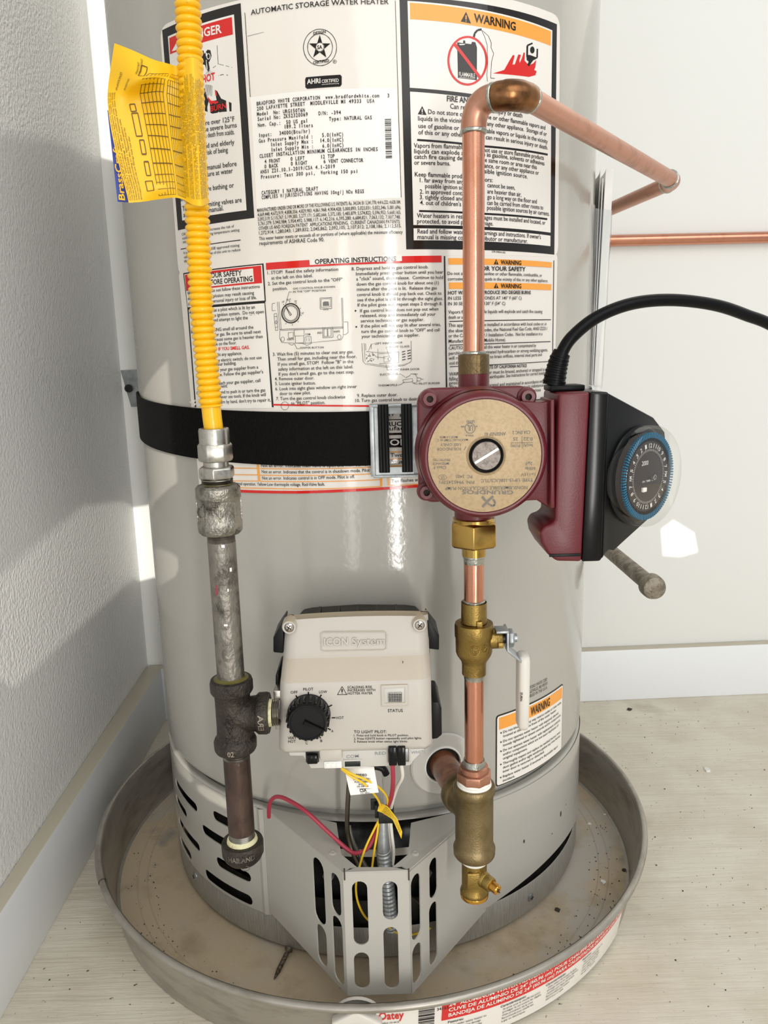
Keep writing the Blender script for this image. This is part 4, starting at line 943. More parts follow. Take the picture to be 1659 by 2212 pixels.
('k',1,[(-64.2,630.9),(-64.5,630.8),(-64.5,631.9),(-64.2,631.9)]),
('k',1,[(-64.2,631.9),(-64.5,631.9),(-64.3,632.9),(-64,632.8)]),
('k',1,[(-64,632.8),(-64.3,632.9),(-64,633.9),(-63.7,633.8)]),
('k',1,[(-63.7,633.8),(-64,633.9),(-63.5,634.8),(-63.3,634.7)]),
('k',1,[(-63.3,634.7),(-63.5,634.8),(-62.9,635.6),(-62.7,635.4)]),
('k',1,[(-62.7,635.4),(-62.9,635.6),(-62.1,636.3),(-61.9,636.1)]),
('k',1,[(-61.9,636.1),(-62.1,636.3),(-61.2,636.9),(-61.1,636.7)]),
('k',1,[(-61.1,636.7),(-61.2,636.9),(-60.2,637.3),(-60.2,637)]),
('k',1,[(-60.2,637),(-60.2,637.3),(-59.2,637.5),(-59.2,637.3)]),
('k',1,[(-59.2,637.3),(-59.2,637.5),(-58.2,637.6),(-58.2,637.3)]),
('k',1,[(-58.2,637.3),(-58.2,637.6),(-57.2,637.4),(-57.2,637.2)]),
('k',1,[(-57.2,637.2),(-57.2,637.4),(-56.2,637.1),(-56.3,636.9)]),
('k',1,[(-56.3,636.9),(-56.2,637.1),(-55.3,636.7),(-55.4,636.4)]),
('k',1,[(-55.4,636.4),(-55.3,636.7),(-54.5,636.1),(-54.7,635.9)]),
('k',1,[(-54.7,635.9),(-54.5,636.1),(-53.8,635.3),(-54,635.1)]),
('k',1,[(-54,635.1),(-53.8,635.3),(-53.2,634.4),(-53.5,634.3)]),
('k',1,[(-53.5,634.3),(-53.2,634.4),(-52.8,633.5),(-53.1,633.4)]),
('k',1,[(-53.1,633.4),(-52.8,633.5),(-52.6,632.5),(-52.9,632.4)]),
('k',1,[(-52.9,632.4),(-52.6,632.5),(-52.6,631.5),(-52.9,631.5)]),
('k',1,[(-63.3,638.1),(-60.6,633.7),(-60.1,633.9),(-62.9,638.3)]),
('k',1,[(-60.6,633.7),(-58.1,630.4),(-57.7,630.7),(-60.2,633.9)]),
('k',1,[(-58,630.7),(-59.4,630.1),(-59.2,629.7),(-57.8,630.3)]),
('k',1,[(-59.1,630),(-62.9,638.3),(-63.3,638.1),(-59.5,629.8)]),
('k',1,[(-63.9,638.6),(-64.5,639.4),(-64.9,639.2),(-64.2,638.4)]),
('k',1,[(-58.8,640.5),(-58.9,641.6),(-59.3,641.6),(-59.2,640.5)]),
('k',1,[(-53.6,639.1),(-53.1,640.1),(-53.5,640.2),(-54,639.3)]),
('k',1,[(-50.3,635),(-49.4,635.4),(-49.6,635.7),(-50.5,635.3)]),
('k',1,[(-50,629.6),(-49.1,629.4),(-49,629.7),(-49.9,630)]),
('k',1,[(-52.9,625),(-52.2,624.2),(-51.9,624.4),(-52.5,625.2)]),
('k',1,[(-57.8,622.8),(-57.7,621.7),(-57.3,621.7),(-57.4,622.8)]),
('k',1,[(-63.1,623.9),(-63.6,623),(-63.3,622.8),(-62.8,623.8)]),
('k',1,[(-56.6,648.9),(-59.1,649),(-59.1,648.7),(-56.6,648.6)]),
('k',1,[(-59.2,648.9),(-62.9,638.9),(-62.6,638.8),(-58.9,648.8)]),
('k',1,[(-70.1,641.4),(-69.1,618.1),(-68.8,618.1),(-69.8,641.4)]),
('k',1,[(-68.6,641.4),(-67.8,618.8),(-67.5,618.8),(-68.3,641.4)]),
('k',1,[(-15.1,642.7),(-15.3,617.9),(-15.1,617.9),(-14.8,642.7)]),
('k',1,[(-14.2,642.7),(-14.5,616.6),(-14.2,616.6),(-13.9,642.7)]),
('k',1,[(-68.9,618.7),(-14.5,619.1),(-14.5,619.4),(-68.9,619)]),
('k',1,[(-68.7,617.8),(-14.3,618.2),(-14.3,618.5),(-68.7,618.1)]),
('k',1,[(-69.1,617.7),(-69.7,611.7),(-69.4,611.7),(-68.8,617.7)]),
('k',1,[(-69.7,611.6),(-67.9,607.9),(-67.6,608),(-69.4,611.8)]),
('k',1,[(-67.8,607.8),(-48.5,606.6),(-48.5,606.8),(-67.7,608.1)]),
('k',1,[(-48.5,606.6),(-16.5,608.7),(-16.5,609),(-48.5,606.8)]),
('k',1,[(-16.4,608.8),(-14.7,611),(-14.9,611.2),(-16.6,609)]),
('k',1,[(-14.7,611.1),(-14.2,616.5),(-14.5,616.6),(-14.9,611.1)]),
('k',1,[(-74.9,640.1),(-75.2,634.4),(-74.9,634.3),(-74.6,640.1)]),
('k',1,[(-75.1,634.2),(-71.8,634.3),(-71.8,634.5),(-75.1,634.5)]),
('k',1,[(-74.7,639.9),(-72,640.2),(-72,640.5),(-74.8,640.2)]),
('k',1,[(-73.7,631.7),(-73.1,618.1),(-72.8,618.1),(-73.4,631.7)]),
('k',1,[(-73,617.9),(-70.5,618),(-70.5,618.3),(-73,618.2)]),
('k',1,[(-73.5,631.6),(-71,631.8),(-71,632.1),(-73.5,631.9)]),
('k',1,[(-71.1,631.9),(-70.9,618.4),(-70.6,618.4),(-70.8,631.9)]),
('k',1,[(-73.3,629.3),(-71.1,629.4),(-71.1,629.7),(-73.3,629.6)]),
('k',1,[(-72.8,620.4),(-70.6,620.6),(-70.6,620.9),(-72.8,620.7)]),
('k',1,[(-71.9,626.4),(-73.3,624.8),(-73.1,624.6),(-71.7,626.2)]),
('k',1,[(-73.3,624.6),(-72.1,623.3),(-71.8,623.4),(-73.1,624.8)]),
('k',1,[(-71.8,623.3),(-70.8,624.7),(-71.1,624.9),(-72.1,623.4)]),
('k',1,[(-70.8,624.9),(-71.7,626.3),(-71.9,626.2),(-71.1,624.7)]),
('k',1,[(-33,642.9),(-23.1,643.1),(-23.1,643.4),(-33,643.2)]),
('k',1,[(-23.3,643.3),(-23.6,634.3),(-23.3,634.3),(-23,643.3)]),
('k',1,[(-23.5,634.5),(-33.2,634.4),(-33.2,634.1),(-23.5,634.2)]),
('k',1,[(-33,634.3),(-32.8,643),(-33.1,643),(-33.3,634.3)]),
('k',1,[(-32,642),(-24.1,642.2),(-24.1,642.5),(-32,642.2)]),
('k',1,[(-24.2,642.3),(-24.5,635.8),(-24.2,635.8),(-24,642.3)]),
('k',1,[(-24.4,635.9),(-32.3,635.7),(-32.3,635.4),(-24.4,635.7)]),
('k',1,[(-32.1,635.6),(-31.8,642.1),(-32.1,642.1),(-32.4,635.6)]),
('k',1,[(-56.2,618.1),(-47.7,618.1),(-47.7,618.3),(-56.2,618.3)]),
('k',1,[(-47.9,618.2),(-47.8,613.1),(-47.6,613.1),(-47.6,618.2)]),
('k',1,[(-47.7,613.2),(-56.2,613.1),(-56.2,612.8),(-47.7,613)]),
('k',1,[(-56.1,613),(-56.1,618.2),(-56.4,618.2),(-56.4,613)]),
('k',1,[(-55.7,612.9),(-55.7,607.2),(-55.4,607.2),(-55.4,613)]),
('k',1,[(-55.5,607),(-48.5,607),(-48.5,607.3),(-55.5,607.3)]),
('k',1,[(-48.3,607.2),(-48,613.1),(-48.3,613.1),(-48.6,607.2)]),
('k',1,[(-47.1,611.8),(-41.8,612),(-41.9,612.2),(-47.1,612.1)]),
('k',1,[(-42,612.1),(-42,607),(-41.7,607),(-41.7,612.1)]),
('k',1,[(-41.9,607.1),(-47.2,607),(-47.2,606.7),(-41.9,606.8)]),
('k',1,[(-47.1,606.8),(-46.9,612),(-47.2,612),(-47.4,606.8)]),
('k',1,[(-45.7,611),(-45.8,608.1),(-45.6,608.1),(-45.4,611)]),
('k',1,[(-43.8,611.1),(-43.9,608.2),(-43.6,608.2),(-43.5,611.1)]),
('k',1,[(-61.6,615.7),(-57,616),(-57,616.2),(-61.6,616)]),
('k',1,[(-57.2,616.1),(-57.4,611.5),(-57.1,611.5),(-56.9,616.1)]),
('k',1,[(-57.3,611.7),(-61.5,611.6),(-61.5,611.3),(-57.3,611.4)]),
('k',1,[(-61.4,611.5),(-61.5,615.9),(-61.8,615.9),(-61.7,611.5)]),
('k',1,[(-31.6,618.9),(-23.1,619.1),(-23.1,619.4),(-31.6,619.2)]),
('k',1,[(-23.3,619.2),(-23.4,611.2),(-23.1,611.2),(-23,619.2)]),
('k',1,[(-23.2,611.3),(-31.8,611),(-31.8,610.7),(-23.2,611)]),
('k',1,[(-31.6,610.8),(-31.5,619),(-31.8,619),(-31.9,610.8)]),
('k',1,[(-30.5,617.9),(-27.9,618.1),(-27.9,618.3),(-30.5,618.2)]),
('k',1,[(-28,618.2),(-28.1,611.9),(-27.8,611.9),(-27.7,618.2)]),
('k',1,[(-27.9,612.1),(-30.8,611.9),(-30.8,611.6),(-27.9,611.8)]),
('k',1,[(-30.6,611.7),(-30.4,618.1),(-30.7,618.1),(-30.9,611.7)]),
('k',1,[(-27.4,618),(-24.6,618.1),(-24.6,618.4),(-27.4,618.3)]),
('k',1,[(-24.7,618.3),(-25,612.1),(-24.7,612.1),(-24.4,618.3)]),
('k',1,[(-24.8,612.2),(-27.5,612),(-27.5,611.8),(-24.8,612)]),
('k',1,[(-27.3,611.9),(-27.3,618.2),(-27.5,618.2),(-27.6,611.9)]),
('k',1,[(-13.6,623.2),(-10.4,623.1),(-10.3,623.4),(-13.6,623.5)]),
('k',1,[(-10.5,623.2),(-10.6,614.6),(-10.3,614.6),(-10.2,623.2)]),
('k',1,[(-10.5,614.8),(-12.7,613.2),(-12.5,613),(-10.4,614.5)]),
('k',1,[(-12.6,613.2),(-14.7,613.1),(-14.7,612.8),(-12.6,612.9)]),
('k',1,[(-61.9,606.9),(-59,605.3),(-58.8,605.5),(-61.7,607.2)]),
('k',1,[(-58.8,605.3),(-56.7,606.6),(-56.9,606.8),(-59,605.5)]),
('k',1,[(-50,606.8),(-45.7,604.9),(-45.6,605.2),(-49.9,607)]),
('k',1,[(-45.6,604.9),(-41.2,606.6),(-41.3,606.8),(-45.7,605.2)]),
('k',1,[(-56.7,606.7),(-54.7,602.5),(-54.4,602.6),(-56.4,606.8)]),
('k',1,[(-54.6,602.4),(-52.1,602.3),(-52.1,602.6),(-54.6,602.7)]),
('g',1,[(-30.6,639.6),(-29.3,640.2),(-25.9,640.1),(-25.4,636.7),(-30.7,636.6)]),
('k',1,[(-65.3,610.7),(-65,610.6),(-65.2,610),(-65.5,610.1)]),
('k',1,[(-65.5,610.1),(-65.2,610),(-65.5,609.4),(-65.7,609.6)]),
('k',1,[(-65.7,609.6),(-65.5,609.4),(-66,609),(-66.1,609.2)]),
('k',1,[(-66.1,609.2),(-66,609),(-66.6,608.7),(-66.6,609)]),
('k',1,[(-66.6,609),(-66.6,608.7),(-67.2,608.8),(-67.1,609)]),
('k',1,[(-67.1,609),(-67.2,608.8),(-67.8,609),(-67.6,609.2)]),
('k',1,[(-67.6,609.2),(-67.8,609),(-68.2,609.5),(-68,609.6)]),
('k',1,[(-68,609.6),(-68.2,609.5),(-68.5,610.1),(-68.2,610.1)]),
('k',1,[(-68.2,610.1),(-68.5,610.1),(-68.6,610.7),(-68.3,610.7)]),
('k',1,[(-68.3,610.7),(-68.6,610.7),(-68.4,611.4),(-68.1,611.3)]),
('k',1,[(-68.1,611.3),(-68.4,611.4),(-68.1,612),(-67.9,611.8)]),
('k',1,[(-67.9,611.8),(-68.1,612),(-67.6,612.4),(-67.4,612.2)]),
('k',1,[(-67.4,612.2),(-67.6,612.4),(-67,612.7),(-67,612.4)]),
('k',1,[(-67,612.4),(-67,612.7),(-66.4,612.6),(-66.4,612.4)]),
('k',1,[(-66.4,612.4),(-66.4,612.6),(-65.8,612.4),(-66,612.1)]),
('k',1,[(-66,612.1),(-65.8,612.4),(-65.4,611.9),(-65.6,611.8)]),
('k',1,[(-65.6,611.8),(-65.4,611.9),(-65.1,611.3),(-65.4,611.2)]),
('k',1,[(-65.4,611.2),(-65.1,611.3),(-65,610.6),(-65.3,610.7)]),
('k',1,[(-16.6,611.2),(-16.3,611.2),(-16.5,610.5),(-16.7,610.6)]),
('k',1,[(-16.7,610.6),(-16.5,610.5),(-16.8,609.9),(-17,610.1)]),
('k',1,[(-17,610.1),(-16.8,609.9),(-17.2,609.5),(-17.4,609.7)]),
('k',1,[(-17.4,609.7),(-17.2,609.5),(-17.8,609.3),(-17.8,609.5)]),
('k',1,[(-17.8,609.5),(-17.8,609.3),(-18.3,609.3),(-18.3,609.5)]),
('k',1,[(-18.3,609.5),(-18.3,609.3),(-18.9,609.5),(-18.7,609.8)]),
('k',1,[(-18.7,609.8),(-18.9,609.5),(-19.3,610),(-19.1,610.1)]),
('k',1,[(-19.1,610.1),(-19.3,610),(-19.5,610.6),(-19.3,610.7)]),
('k',1,[(-19.3,610.7),(-19.5,610.6),(-19.6,611.2),(-19.3,611.2)]),
('k',1,[(-19.3,611.2),(-19.6,611.2),(-19.5,611.9),(-19.2,611.8)]),
('k',1,[(-19.2,611.8),(-19.5,611.9),(-19.2,612.5),(-19,612.3)]),
('k',1,[(-19,612.3),(-19.2,612.5),(-18.7,612.9),(-18.6,612.7)]),
('k',1,[(-18.6,612.7),(-18.7,612.9),(-18.2,613.1),(-18.2,612.9)]),
('k',1,[(-18.2,612.9),(-18.2,613.1),(-17.6,613.1),(-17.7,612.8)]),
('k',1,[(-17.7,612.8),(-17.6,613.1),(-17.1,612.9),(-17.2,612.6)]),
('k',1,[(-17.2,612.6),(-17.1,612.9),(-16.7,612.4),(-16.9,612.3)]),
('k',1,[(-16.9,612.3),(-16.7,612.4),(-16.4,611.8),(-16.7,611.7)]),
('k',1,[(-16.7,611.7),(-16.4,611.8),(-16.3,611.2),(-16.6,611.2)]),
('k',1,[(-64.6,554.7),(-64.3,554.7),(-64.5,553.7),(-64.8,553.8)]),
('k',1,[(-64.8,553.8),(-64.5,553.7),(-64.9,552.9),(-65.1,553)]),
('k',1,[(-65.1,553),(-64.9,552.9),(-65.5,552.1),(-65.7,552.3)]),
('k',1,[(-65.7,552.3),(-65.5,552.1),(-66.3,551.6),(-66.4,551.8)]),
('k',1,[(-66.4,551.8),(-66.3,551.6),(-67.2,551.2),(-67.2,551.5)]),
('k',1,[(-67.2,551.5),(-67.2,551.2),(-68.1,551.1),(-68.1,551.4)]),
('k',1,[(-68.1,551.4),(-68.1,551.1),(-69.1,551.2),(-69,551.5)]),
('k',1,[(-69,551.5),(-69.1,551.2),(-69.9,551.6),(-69.7,551.8)]),
('k',1,[(-69.7,551.8),(-69.9,551.6),(-70.6,552.2),(-70.4,552.4)]),
('k',1,[(-70.4,552.4),(-70.6,552.2),(-71.2,552.9),(-70.9,553.1)]),
('k',1,[(-70.9,553.1),(-71.2,552.9),(-71.5,553.8),(-71.2,553.9)]),
('k',1,[(-71.2,553.9),(-71.5,553.8),(-71.6,554.7),(-71.3,554.7)]),
('k',1,[(-71.3,554.7),(-71.6,554.7),(-71.4,555.6),(-71.1,555.6)]),
('k',1,[(-71.1,555.6),(-71.4,555.6),(-71,556.5),(-70.7,556.4)]),
('k',1,[(-70.7,556.4),(-71,556.5),(-70.4,557.2),(-70.2,557)]),
('k',1,[(-70.2,557),(-70.4,557.2),(-69.6,557.8),(-69.4,557.5)]),
('k',1,[(-69.4,557.5),(-69.6,557.8),(-68.7,558.1),(-68.6,557.9)]),
('k',1,[(-68.6,557.9),(-68.7,558.1),(-67.7,558.3),(-67.7,558)]),
('k',1,[(-67.7,558),(-67.7,558.3),(-66.8,558.1),(-66.9,557.9)]),
('k',1,[(-66.9,557.9),(-66.8,558.1),(-65.9,557.8),(-66.1,557.5)]),
('k',1,[(-66.1,557.5),(-65.9,557.8),(-65.2,557.2),(-65.4,557)]),
('k',1,[(-65.4,557),(-65.2,557.2),(-64.7,556.4),(-65,556.3)]),
('k',1,[(-65,556.3),(-64.7,556.4),(-64.4,555.6),(-64.7,555.5)]),
('k',1,[(-64.7,555.5),(-64.4,555.6),(-64.3,554.7),(-64.6,554.7)]),
('k',1,[(0.6,605.7),(1.1,590.6),(1.4,590.6),(0.9,605.7)]),
('k',1,[(1.1,590.5),(3.4,588.1),(3.6,588.3),(1.3,590.7)]),
('k',1,[(3.5,588.1),(20.8,585.1),(20.9,585.4),(3.5,588.3)]),
('k',1,[(20.9,585.1),(36.2,586.3),(36.1,586.6),(20.9,585.4)]),
('k',1,[(36.2,586.3),(42,589.4),(41.9,589.6),(36.1,586.5)]),
('k',1,[(42.1,606.6),(42.1,590.4),(42.4,590.4),(42.4,606.6)]),
('k',1,[(42.2,590.5),(40.9,588.7),(41.1,588.5),(42.4,590.3)]),
('k',1,[(41,588.7),(35.2,587.2),(35.2,587),(41,588.5)]),
('k',1,[(35.2,587.2),(20.9,586.5),(20.9,586.2),(35.2,587)]),
('k',1,[(20.9,586.5),(4,589.2),(4,589),(20.9,586.2)]),
('k',1,[(2.5,605.7),(2.8,590.5),(3,590.5),(2.8,605.7)]),
('k',1,[(3.7,605.2),(3.7,599.7),(4,599.7),(4,605.2)]),
('k',1,[(8.3,604.9),(8.4,600.5),(8.7,600.5),(8.6,604.9)]),
('k',1,[(4.1,598.6),(13.6,597.5),(13.6,597.7),(4.1,598.9)]),
('k',1,[(13.6,597.5),(31.6,597.9),(31.6,598.2),(13.6,597.7)]),
('k',1,[(13.9,600.8),(13.8,592.1),(14.1,592.1),(14.1,600.8)]),
('k',1,[(14.5,596.5),(31.6,597.2),(31.6,597.5),(14.5,596.8)]),
('k',1,[(31.4,597.4),(31.3,588.9),(31.5,588.9),(31.7,597.3)]),
('k',1,[(31.4,589),(14.8,588.5),(14.8,588.2),(31.4,588.7)]),
('k',1,[(18.7,594.1),(26.3,594.4),(26.3,594.7),(18.7,594.4)]),
('k',1,[(26.2,594.5),(26,589.9),(26.3,589.9),(26.4,594.5)]),
('k',1,[(26.2,590.1),(18.8,589.8),(18.8,589.5),(26.2,589.8)]),
('k',1,[(18.9,589.7),(18.9,594.3),(18.6,594.3),(18.7,589.6)]),
('k',1,[(8.8,597.6),(12.5,593.9),(12.7,594.1),(9,597.8)]),
('k',1,[(12.6,593.8),(20.1,592.9),(20.1,593.2),(12.6,594.1)]),
('k',1,[(10.5,605.1),(8.6,604.7),(8.7,604.5),(10.6,604.9)]),
('k',1,[(8.5,604.7),(5.9,599.2),(6.1,599.1),(8.8,604.5)]),
('k',1,[(22.7,601.8),(20.8,601.9),(20.8,601.6),(22.7,601.6)]),
('k',1,[(20.7,601.7),(23.3,594.1),(23.6,594.2),(20.9,601.8)]),
('k',1,[(23.4,583.2),(21.5,583),(21.6,582.7),(23.5,582.9)]),
('k',1,[(21.7,582.8),(20.6,587.8),(20.3,587.7),(21.4,582.8)]),
('k',1,[(31.2,579),(33.1,579.2),(33.1,579.5),(31.2,579.3)]),
('k',1,[(33,579.2),(36.3,576.5),(36.5,576.7),(33.2,579.4)]),
('k',1,[(30.1,569.9),(33,570.5),(32.9,570.8),(30,570.2)]),
('k',1,[(33,570.5),(36,572.8),(35.8,573),(32.8,570.8)]),
('k',1,[(47.5,570.8),(45.1,570.9),(45,570.6),(47.5,570.5)]),
('k',1,[(45.1,570.9),(42.7,572.3),(42.6,572.1),(45,570.6)]),
('k',1,[(34.5,574.2),(42.7,575.4),(42.7,575.6),(34.4,574.5)]),
('k',1,[(42.6,575.5),(43,572.7),(43.3,572.7),(42.8,575.5)]),
('k',1,[(43.1,572.8),(34.9,572.3),(34.9,572),(43.1,572.5)]),
('k',1,[(35,572.2),(34.6,574.4),(34.3,574.3),(34.8,572.2)]),
('k',1,[(37,576),(40.9,577.8),(40.7,578),(36.8,576.3)]),
('k',1,[(40.9,577.9),(41.4,579.2),(41.2,579.3),(40.7,578)]),
('k',1,[(41.3,579.1),(47.6,578.8),(47.6,579.1),(41.3,579.4)]),
('k',1,[(42.7,579.1),(45.6,578.6),(45.7,578.8),(42.8,579.4)]),
('k',1,[(45.5,578.6),(46.7,576.3),(46.9,576.4),(45.8,578.8)]),
('k',1,[(46.7,576.3),(46.6,572.1),(46.9,572.1),(46.9,576.3)]),
('k',1,[(46.7,572.2),(43.1,571.4),(43.1,571.1),(46.8,572)]),
('k',1,[(46.8,575.7),(50.5,575.1),(50.5,575.4),(46.8,576)]),
('k',1,[(50.4,575.3),(49.4,573),(49.6,572.9),(50.6,575.2)]),
('k',1,[(49.5,573.1),(46.8,573.5),(46.7,573.2),(49.5,572.8)]),
('k',1,[(50.5,574.2),(52.5,574.3),(52.5,574.6),(50.5,574.5)]),
('k',1,[(24.6,592.1),(25.1,592.1),(24.9,591.5),(24.5,591.6)]),
('k',1,[(24.5,591.6),(24.9,591.5),(24.6,590.9),(24.3,591.3)]),
('k',1,[(24.3,591.3),(24.6,590.9),(24.1,590.6),(23.9,591)]),
('k',1,[(23.9,591),(24.1,590.6),(23.5,590.5),(23.6,591)]),
('k',1,[(23.6,591),(23.5,590.5),(23,590.6),(23.2,591.1)]),
('k',1,[(23.2,591.1),(23,590.6),(22.5,591),(22.9,591.3)]),
('k',1,[(22.9,591.3),(22.5,591),(22.2,591.5),(22.7,591.7)]),
('k',1,[(22.7,591.7),(22.2,591.5),(22.1,592.1),(22.6,592.1)]),
('k',1,[(22.6,592.1),(22.1,592.1),(22.2,592.8),(22.7,592.6)]),
('k',1,[(22.7,592.6),(22.2,592.8),(22.6,593.3),(22.9,592.9)]),
('k',1,[(22.9,592.9),(22.6,593.3),(23.1,593.6),(23.2,593.2)]),
('k',1,[(23.2,593.2),(23.1,593.6),(23.6,593.7),(23.6,593.3)]),
('k',1,[(23.6,593.3),(23.6,593.7),(24.2,593.6),(24,593.2)]),
('k',1,[(24,593.2),(24.2,593.6),(24.6,593.2),(24.3,592.9)]),
('k',1,[(24.3,592.9),(24.6,593.2),(25,592.7),(24.5,592.5)]),
('k',1,[(24.5,592.5),(25,592.7),(25.1,592.1),(24.6,592.1)]),
('k',1,[(5.2,591),(4.7,590.3),(5.1,590),(5.6,590.7)]),
('k',1,[(7.1,592.2),(7.5,592.2),(7.6,592.6),(7.1,592.7)]),
('k',1,[(5.9,595.4),(5.2,595),(5.4,594.6),(6.1,595)]),
('k',1,[(7,595.2),(7.7,595.5),(7.4,595.9),(6.8,595.6)]),
('k',1,[(6.6,594.3),(6.8,594.2),(7.1,594.6),(6.8,594.7)]),
('k',1,[(8.1,594.8),(7.7,595.2),(7.3,594.9),(7.7,594.5)]),
('k',1,[(6,595.6),(5.4,594.9),(5.8,594.6),(6.4,595.3)]),
('k',1,[(10.2,595.3),(9.5,595.8),(9.2,595.4),(10,594.9)]),
('k',1,[(8.4,591.6),(7.6,591.5),(7.6,591),(8.4,591.1)]),
('k',1,[(3.9,593.1),(4.1,592.3),(4.6,592.4),(4.4,593.2)]),
('k',1,[(5.5,591.1),(6.1,590.4),(6.5,590.7),(5.8,591.4)]),
('k',1,[(4.2,593.2),(5,593.4),(4.9,593.8),(4.1,593.7)]),
('k',1,[(9.2,592.6),(9.6,592.6),(9.6,593.1),(9.1,593.1)]),
('k',1,[(4.5,596.1),(3.9,596.5),(3.6,596.1),(4.2,595.7)]),
('k',1,[(10,592),(10.5,591.9),(10.7,592.4),(10.1,592.5)]),
('k',1,[(7.8,591),(8.5,590.3),(8.9,590.6),(8.2,591.3)]),
('k',1,[(9.5,595.8),(9.3,596.6),(8.9,596.4),(9.1,595.7)]),
('k',1,[(7.6,591.4),(6.8,592),(6.6,591.6),(7.3,591.1)]),
('k',1,[(6.5,594.6),(7,594.9),(6.8,595.3),(6.3,595)]),
('k',1,[(7.8,593.2),(8,592.4),(8.4,592.5),(8.3,593.2)]),
('k',1,[(10.1,595.4),(10.7,595.6),(10.5,596.1),(9.9,595.8)]),
('k',1,[(4.5,594),(4.5,593.2),(5,593.2),(5,594)]),
('k',1,[(6.7,596.2),(7.3,596.8),(7,597.1),(6.3,596.5)]),
('k',1,[(7.2,590.9),(7.3,590.9),(6.8,591.1),(6.8,591)]),
('k',1,[(9.3,596.1),(9.5,596.2),(9.1,596.5),(9,596.4)]),
('k',1,[(10.3,591.3),(9.6,591.9),(9.3,591.5),(10,591)]),
('k',1,[(34.3,597.2),(37.1,597.9),(37,598.6),(34.1,597.9)]),
('k',1,[(38.9,598),(41.8,598.7),(41.6,599.4),(38.7,598.7)]),
('k',1,[(34.3,595),(37.2,595.7),(37,596.4),(34.1,595.7)]),
('k',1,[(38.9,595.8),(41.8,596.5),(41.6,597.2),(38.7,596.5)]),
('k',1,[(34.4,592.8),(37.2,593.4),(37.1,594.2),(34.2,593.5)]),
('k',1,[(39,593.6),(41.9,594.2),(41.7,595),(38.8,594.3)]),
('k',1,[(34.4,590.6),(37.3,591.2),(37.1,591.9),(34.2,591.3)]),
('k',1,[(39,591.4),(41.9,592),(41.7,592.7),(38.8,592.1)]),
('k',1,[(71.7,674.8),(72.6,566.5),(73.8,566.5),(72.9,674.8)]),
('o',1,[(75.7,673.3),(191.9,674),(191.7,669.4),(75.9,668.2)]),
('o',1,[(76,653.7),(192,654.8),(191.8,649.6),(76.1,648.4)]),
('k',3,[(121.7,673.5),(119.2,669.1),(124.2,669.1)]),
('o',4,[(121.4,672),(121.4,670.2),(122,670.3),(122,672)]),
('o',4,[(122,669.6),(121.9,669.5),(121.7,669.4),(121.4,669.4),(121.3,669.6),(121.4,669.8),(121.7,669.9),(121.9,669.8)]),
('k',3,[(121.8,653.8),(119.3,649.5),(124.3,649.5)]),
('o',4,[(121.5,652.3),(121.5,650.6),(122.1,650.6),(122.1,652.3)]),
('o',4,[(122.1,650),(122,649.8),(121.8,649.8),(121.6,649.8),(121.5,650),(121.6,650.2),(121.8,650.3),(122,650.2)]),
('k',1,[(76.3,621.6),(192.2,623),(192.2,623.7),(76.2,622.3)]),
('k',1,[(76.3,602),(192.2,603.3),(192.1,604),(76.3,602.6)]),
('k',1,[(76.4,583.9),(190.6,585.3),(190.5,585.9),(76.4,584.5)]),
('k',1,[(194.7,675.8),(196.2,557.2),(197.3,557.1),(195.7,675.9)]),
('o',1,[(-159.9,503.8),(-96.7,505.3),(-96.6,506),(-159.8,504.5)]),
('o',1,[(-94.6,505.1),(-42.5,505.5),(-42.4,506.2),(-94.6,505.8)]),
('o',1,[(-42.4,505.5),(13.6,506.1),(13.6,506.8),(-42.4,506.2)]),
('o',1,[(-160.6,497.6),(-97,499.4),(-97,500.1),(-160.5,498.4)]),
('o',1,[(-95,499.2),(-42.7,499.7),(-42.7,500.4),(-95,500)]),
('o',1,[(-42.7,499.7),(13.4,500.4),(13.4,501.1),(-42.7,500.4)]),
('o',1,[(-161.3,491.4),(-97.4,493.5),(-97.4,494.2),(-161.2,492.2)]),
('o',1,[(-95.4,493.3),(-43,494),(-42.9,494.7),(-95.3,494.1)]),
('o',1,[(-43,494),(13.3,494.6),(13.3,495.3),(-42.9,494.7)]),
('o',1,[(-161.9,485.6),(-97.8,488),(-97.7,488.7),(-161.8,486.3)]),
('o',1,[(-95.8,487.8),(-43.2,488.5),(-43.2,489.2),(-95.7,488.5)]),
('o',1,[(-43.2,488.5),(13.1,489.2),(13.1,489.9),(-43.2,489.2)]),
('o',1,[(-162.5,479.9),(-94.2,481.5),(-94.1,482.3),(-162.4,480.8)]),
('o',1,[(-94.1,481.5),(-36.3,482.1),(-36.3,482.9),(-94.1,482.3)]),
('o',1,[(-36.3,482.1),(14.1,483.2),(14.1,484),(-36.3,482.9)]),
('o',1,[(-98.5,510.8),(-97.6,488),(-95.3,488.3),(-96.2,511)]),
('o',1,[(13,503.4),(12.7,483.4),(14.7,483.4),(14.9,503.4)]),
('o',1,[(19.5,503.2),(19.1,484.1),(21.1,484.1),(21.4,503.1)]),
('o',1,[(20.2,491.1),(63.3,491.2),(63.3,491.9),(20.2,491.8)]),
('o',1,[(20,483.7),(63.3,483.7),(63.2,484.5),(20,484.5)]),
('o',1,[(-160.1,505.8),(-159.5,480.5),(-158,480.7),(-158.6,506)]),
('r',1,[(-164.8,477.2),(-114.2,477.1),(-113.7,479.6),(-164.2,479.8)]),
('r',1,[(-114.1,477.1),(-60.8,478.1),(-60.6,480.5),(-113.8,479.6)]),
('r',1,[(-60.7,478.1),(-19.8,479.5),(-19.8,481.9),(-60.7,480.5)]),
('r',1,[(-19.8,479.5),(21.2,480.6),(21.1,483),(-19.8,481.9)]),
('r',1,[(21.2,480.6),(63.3,481.7),(63.1,484.1),(21.1,483)]),
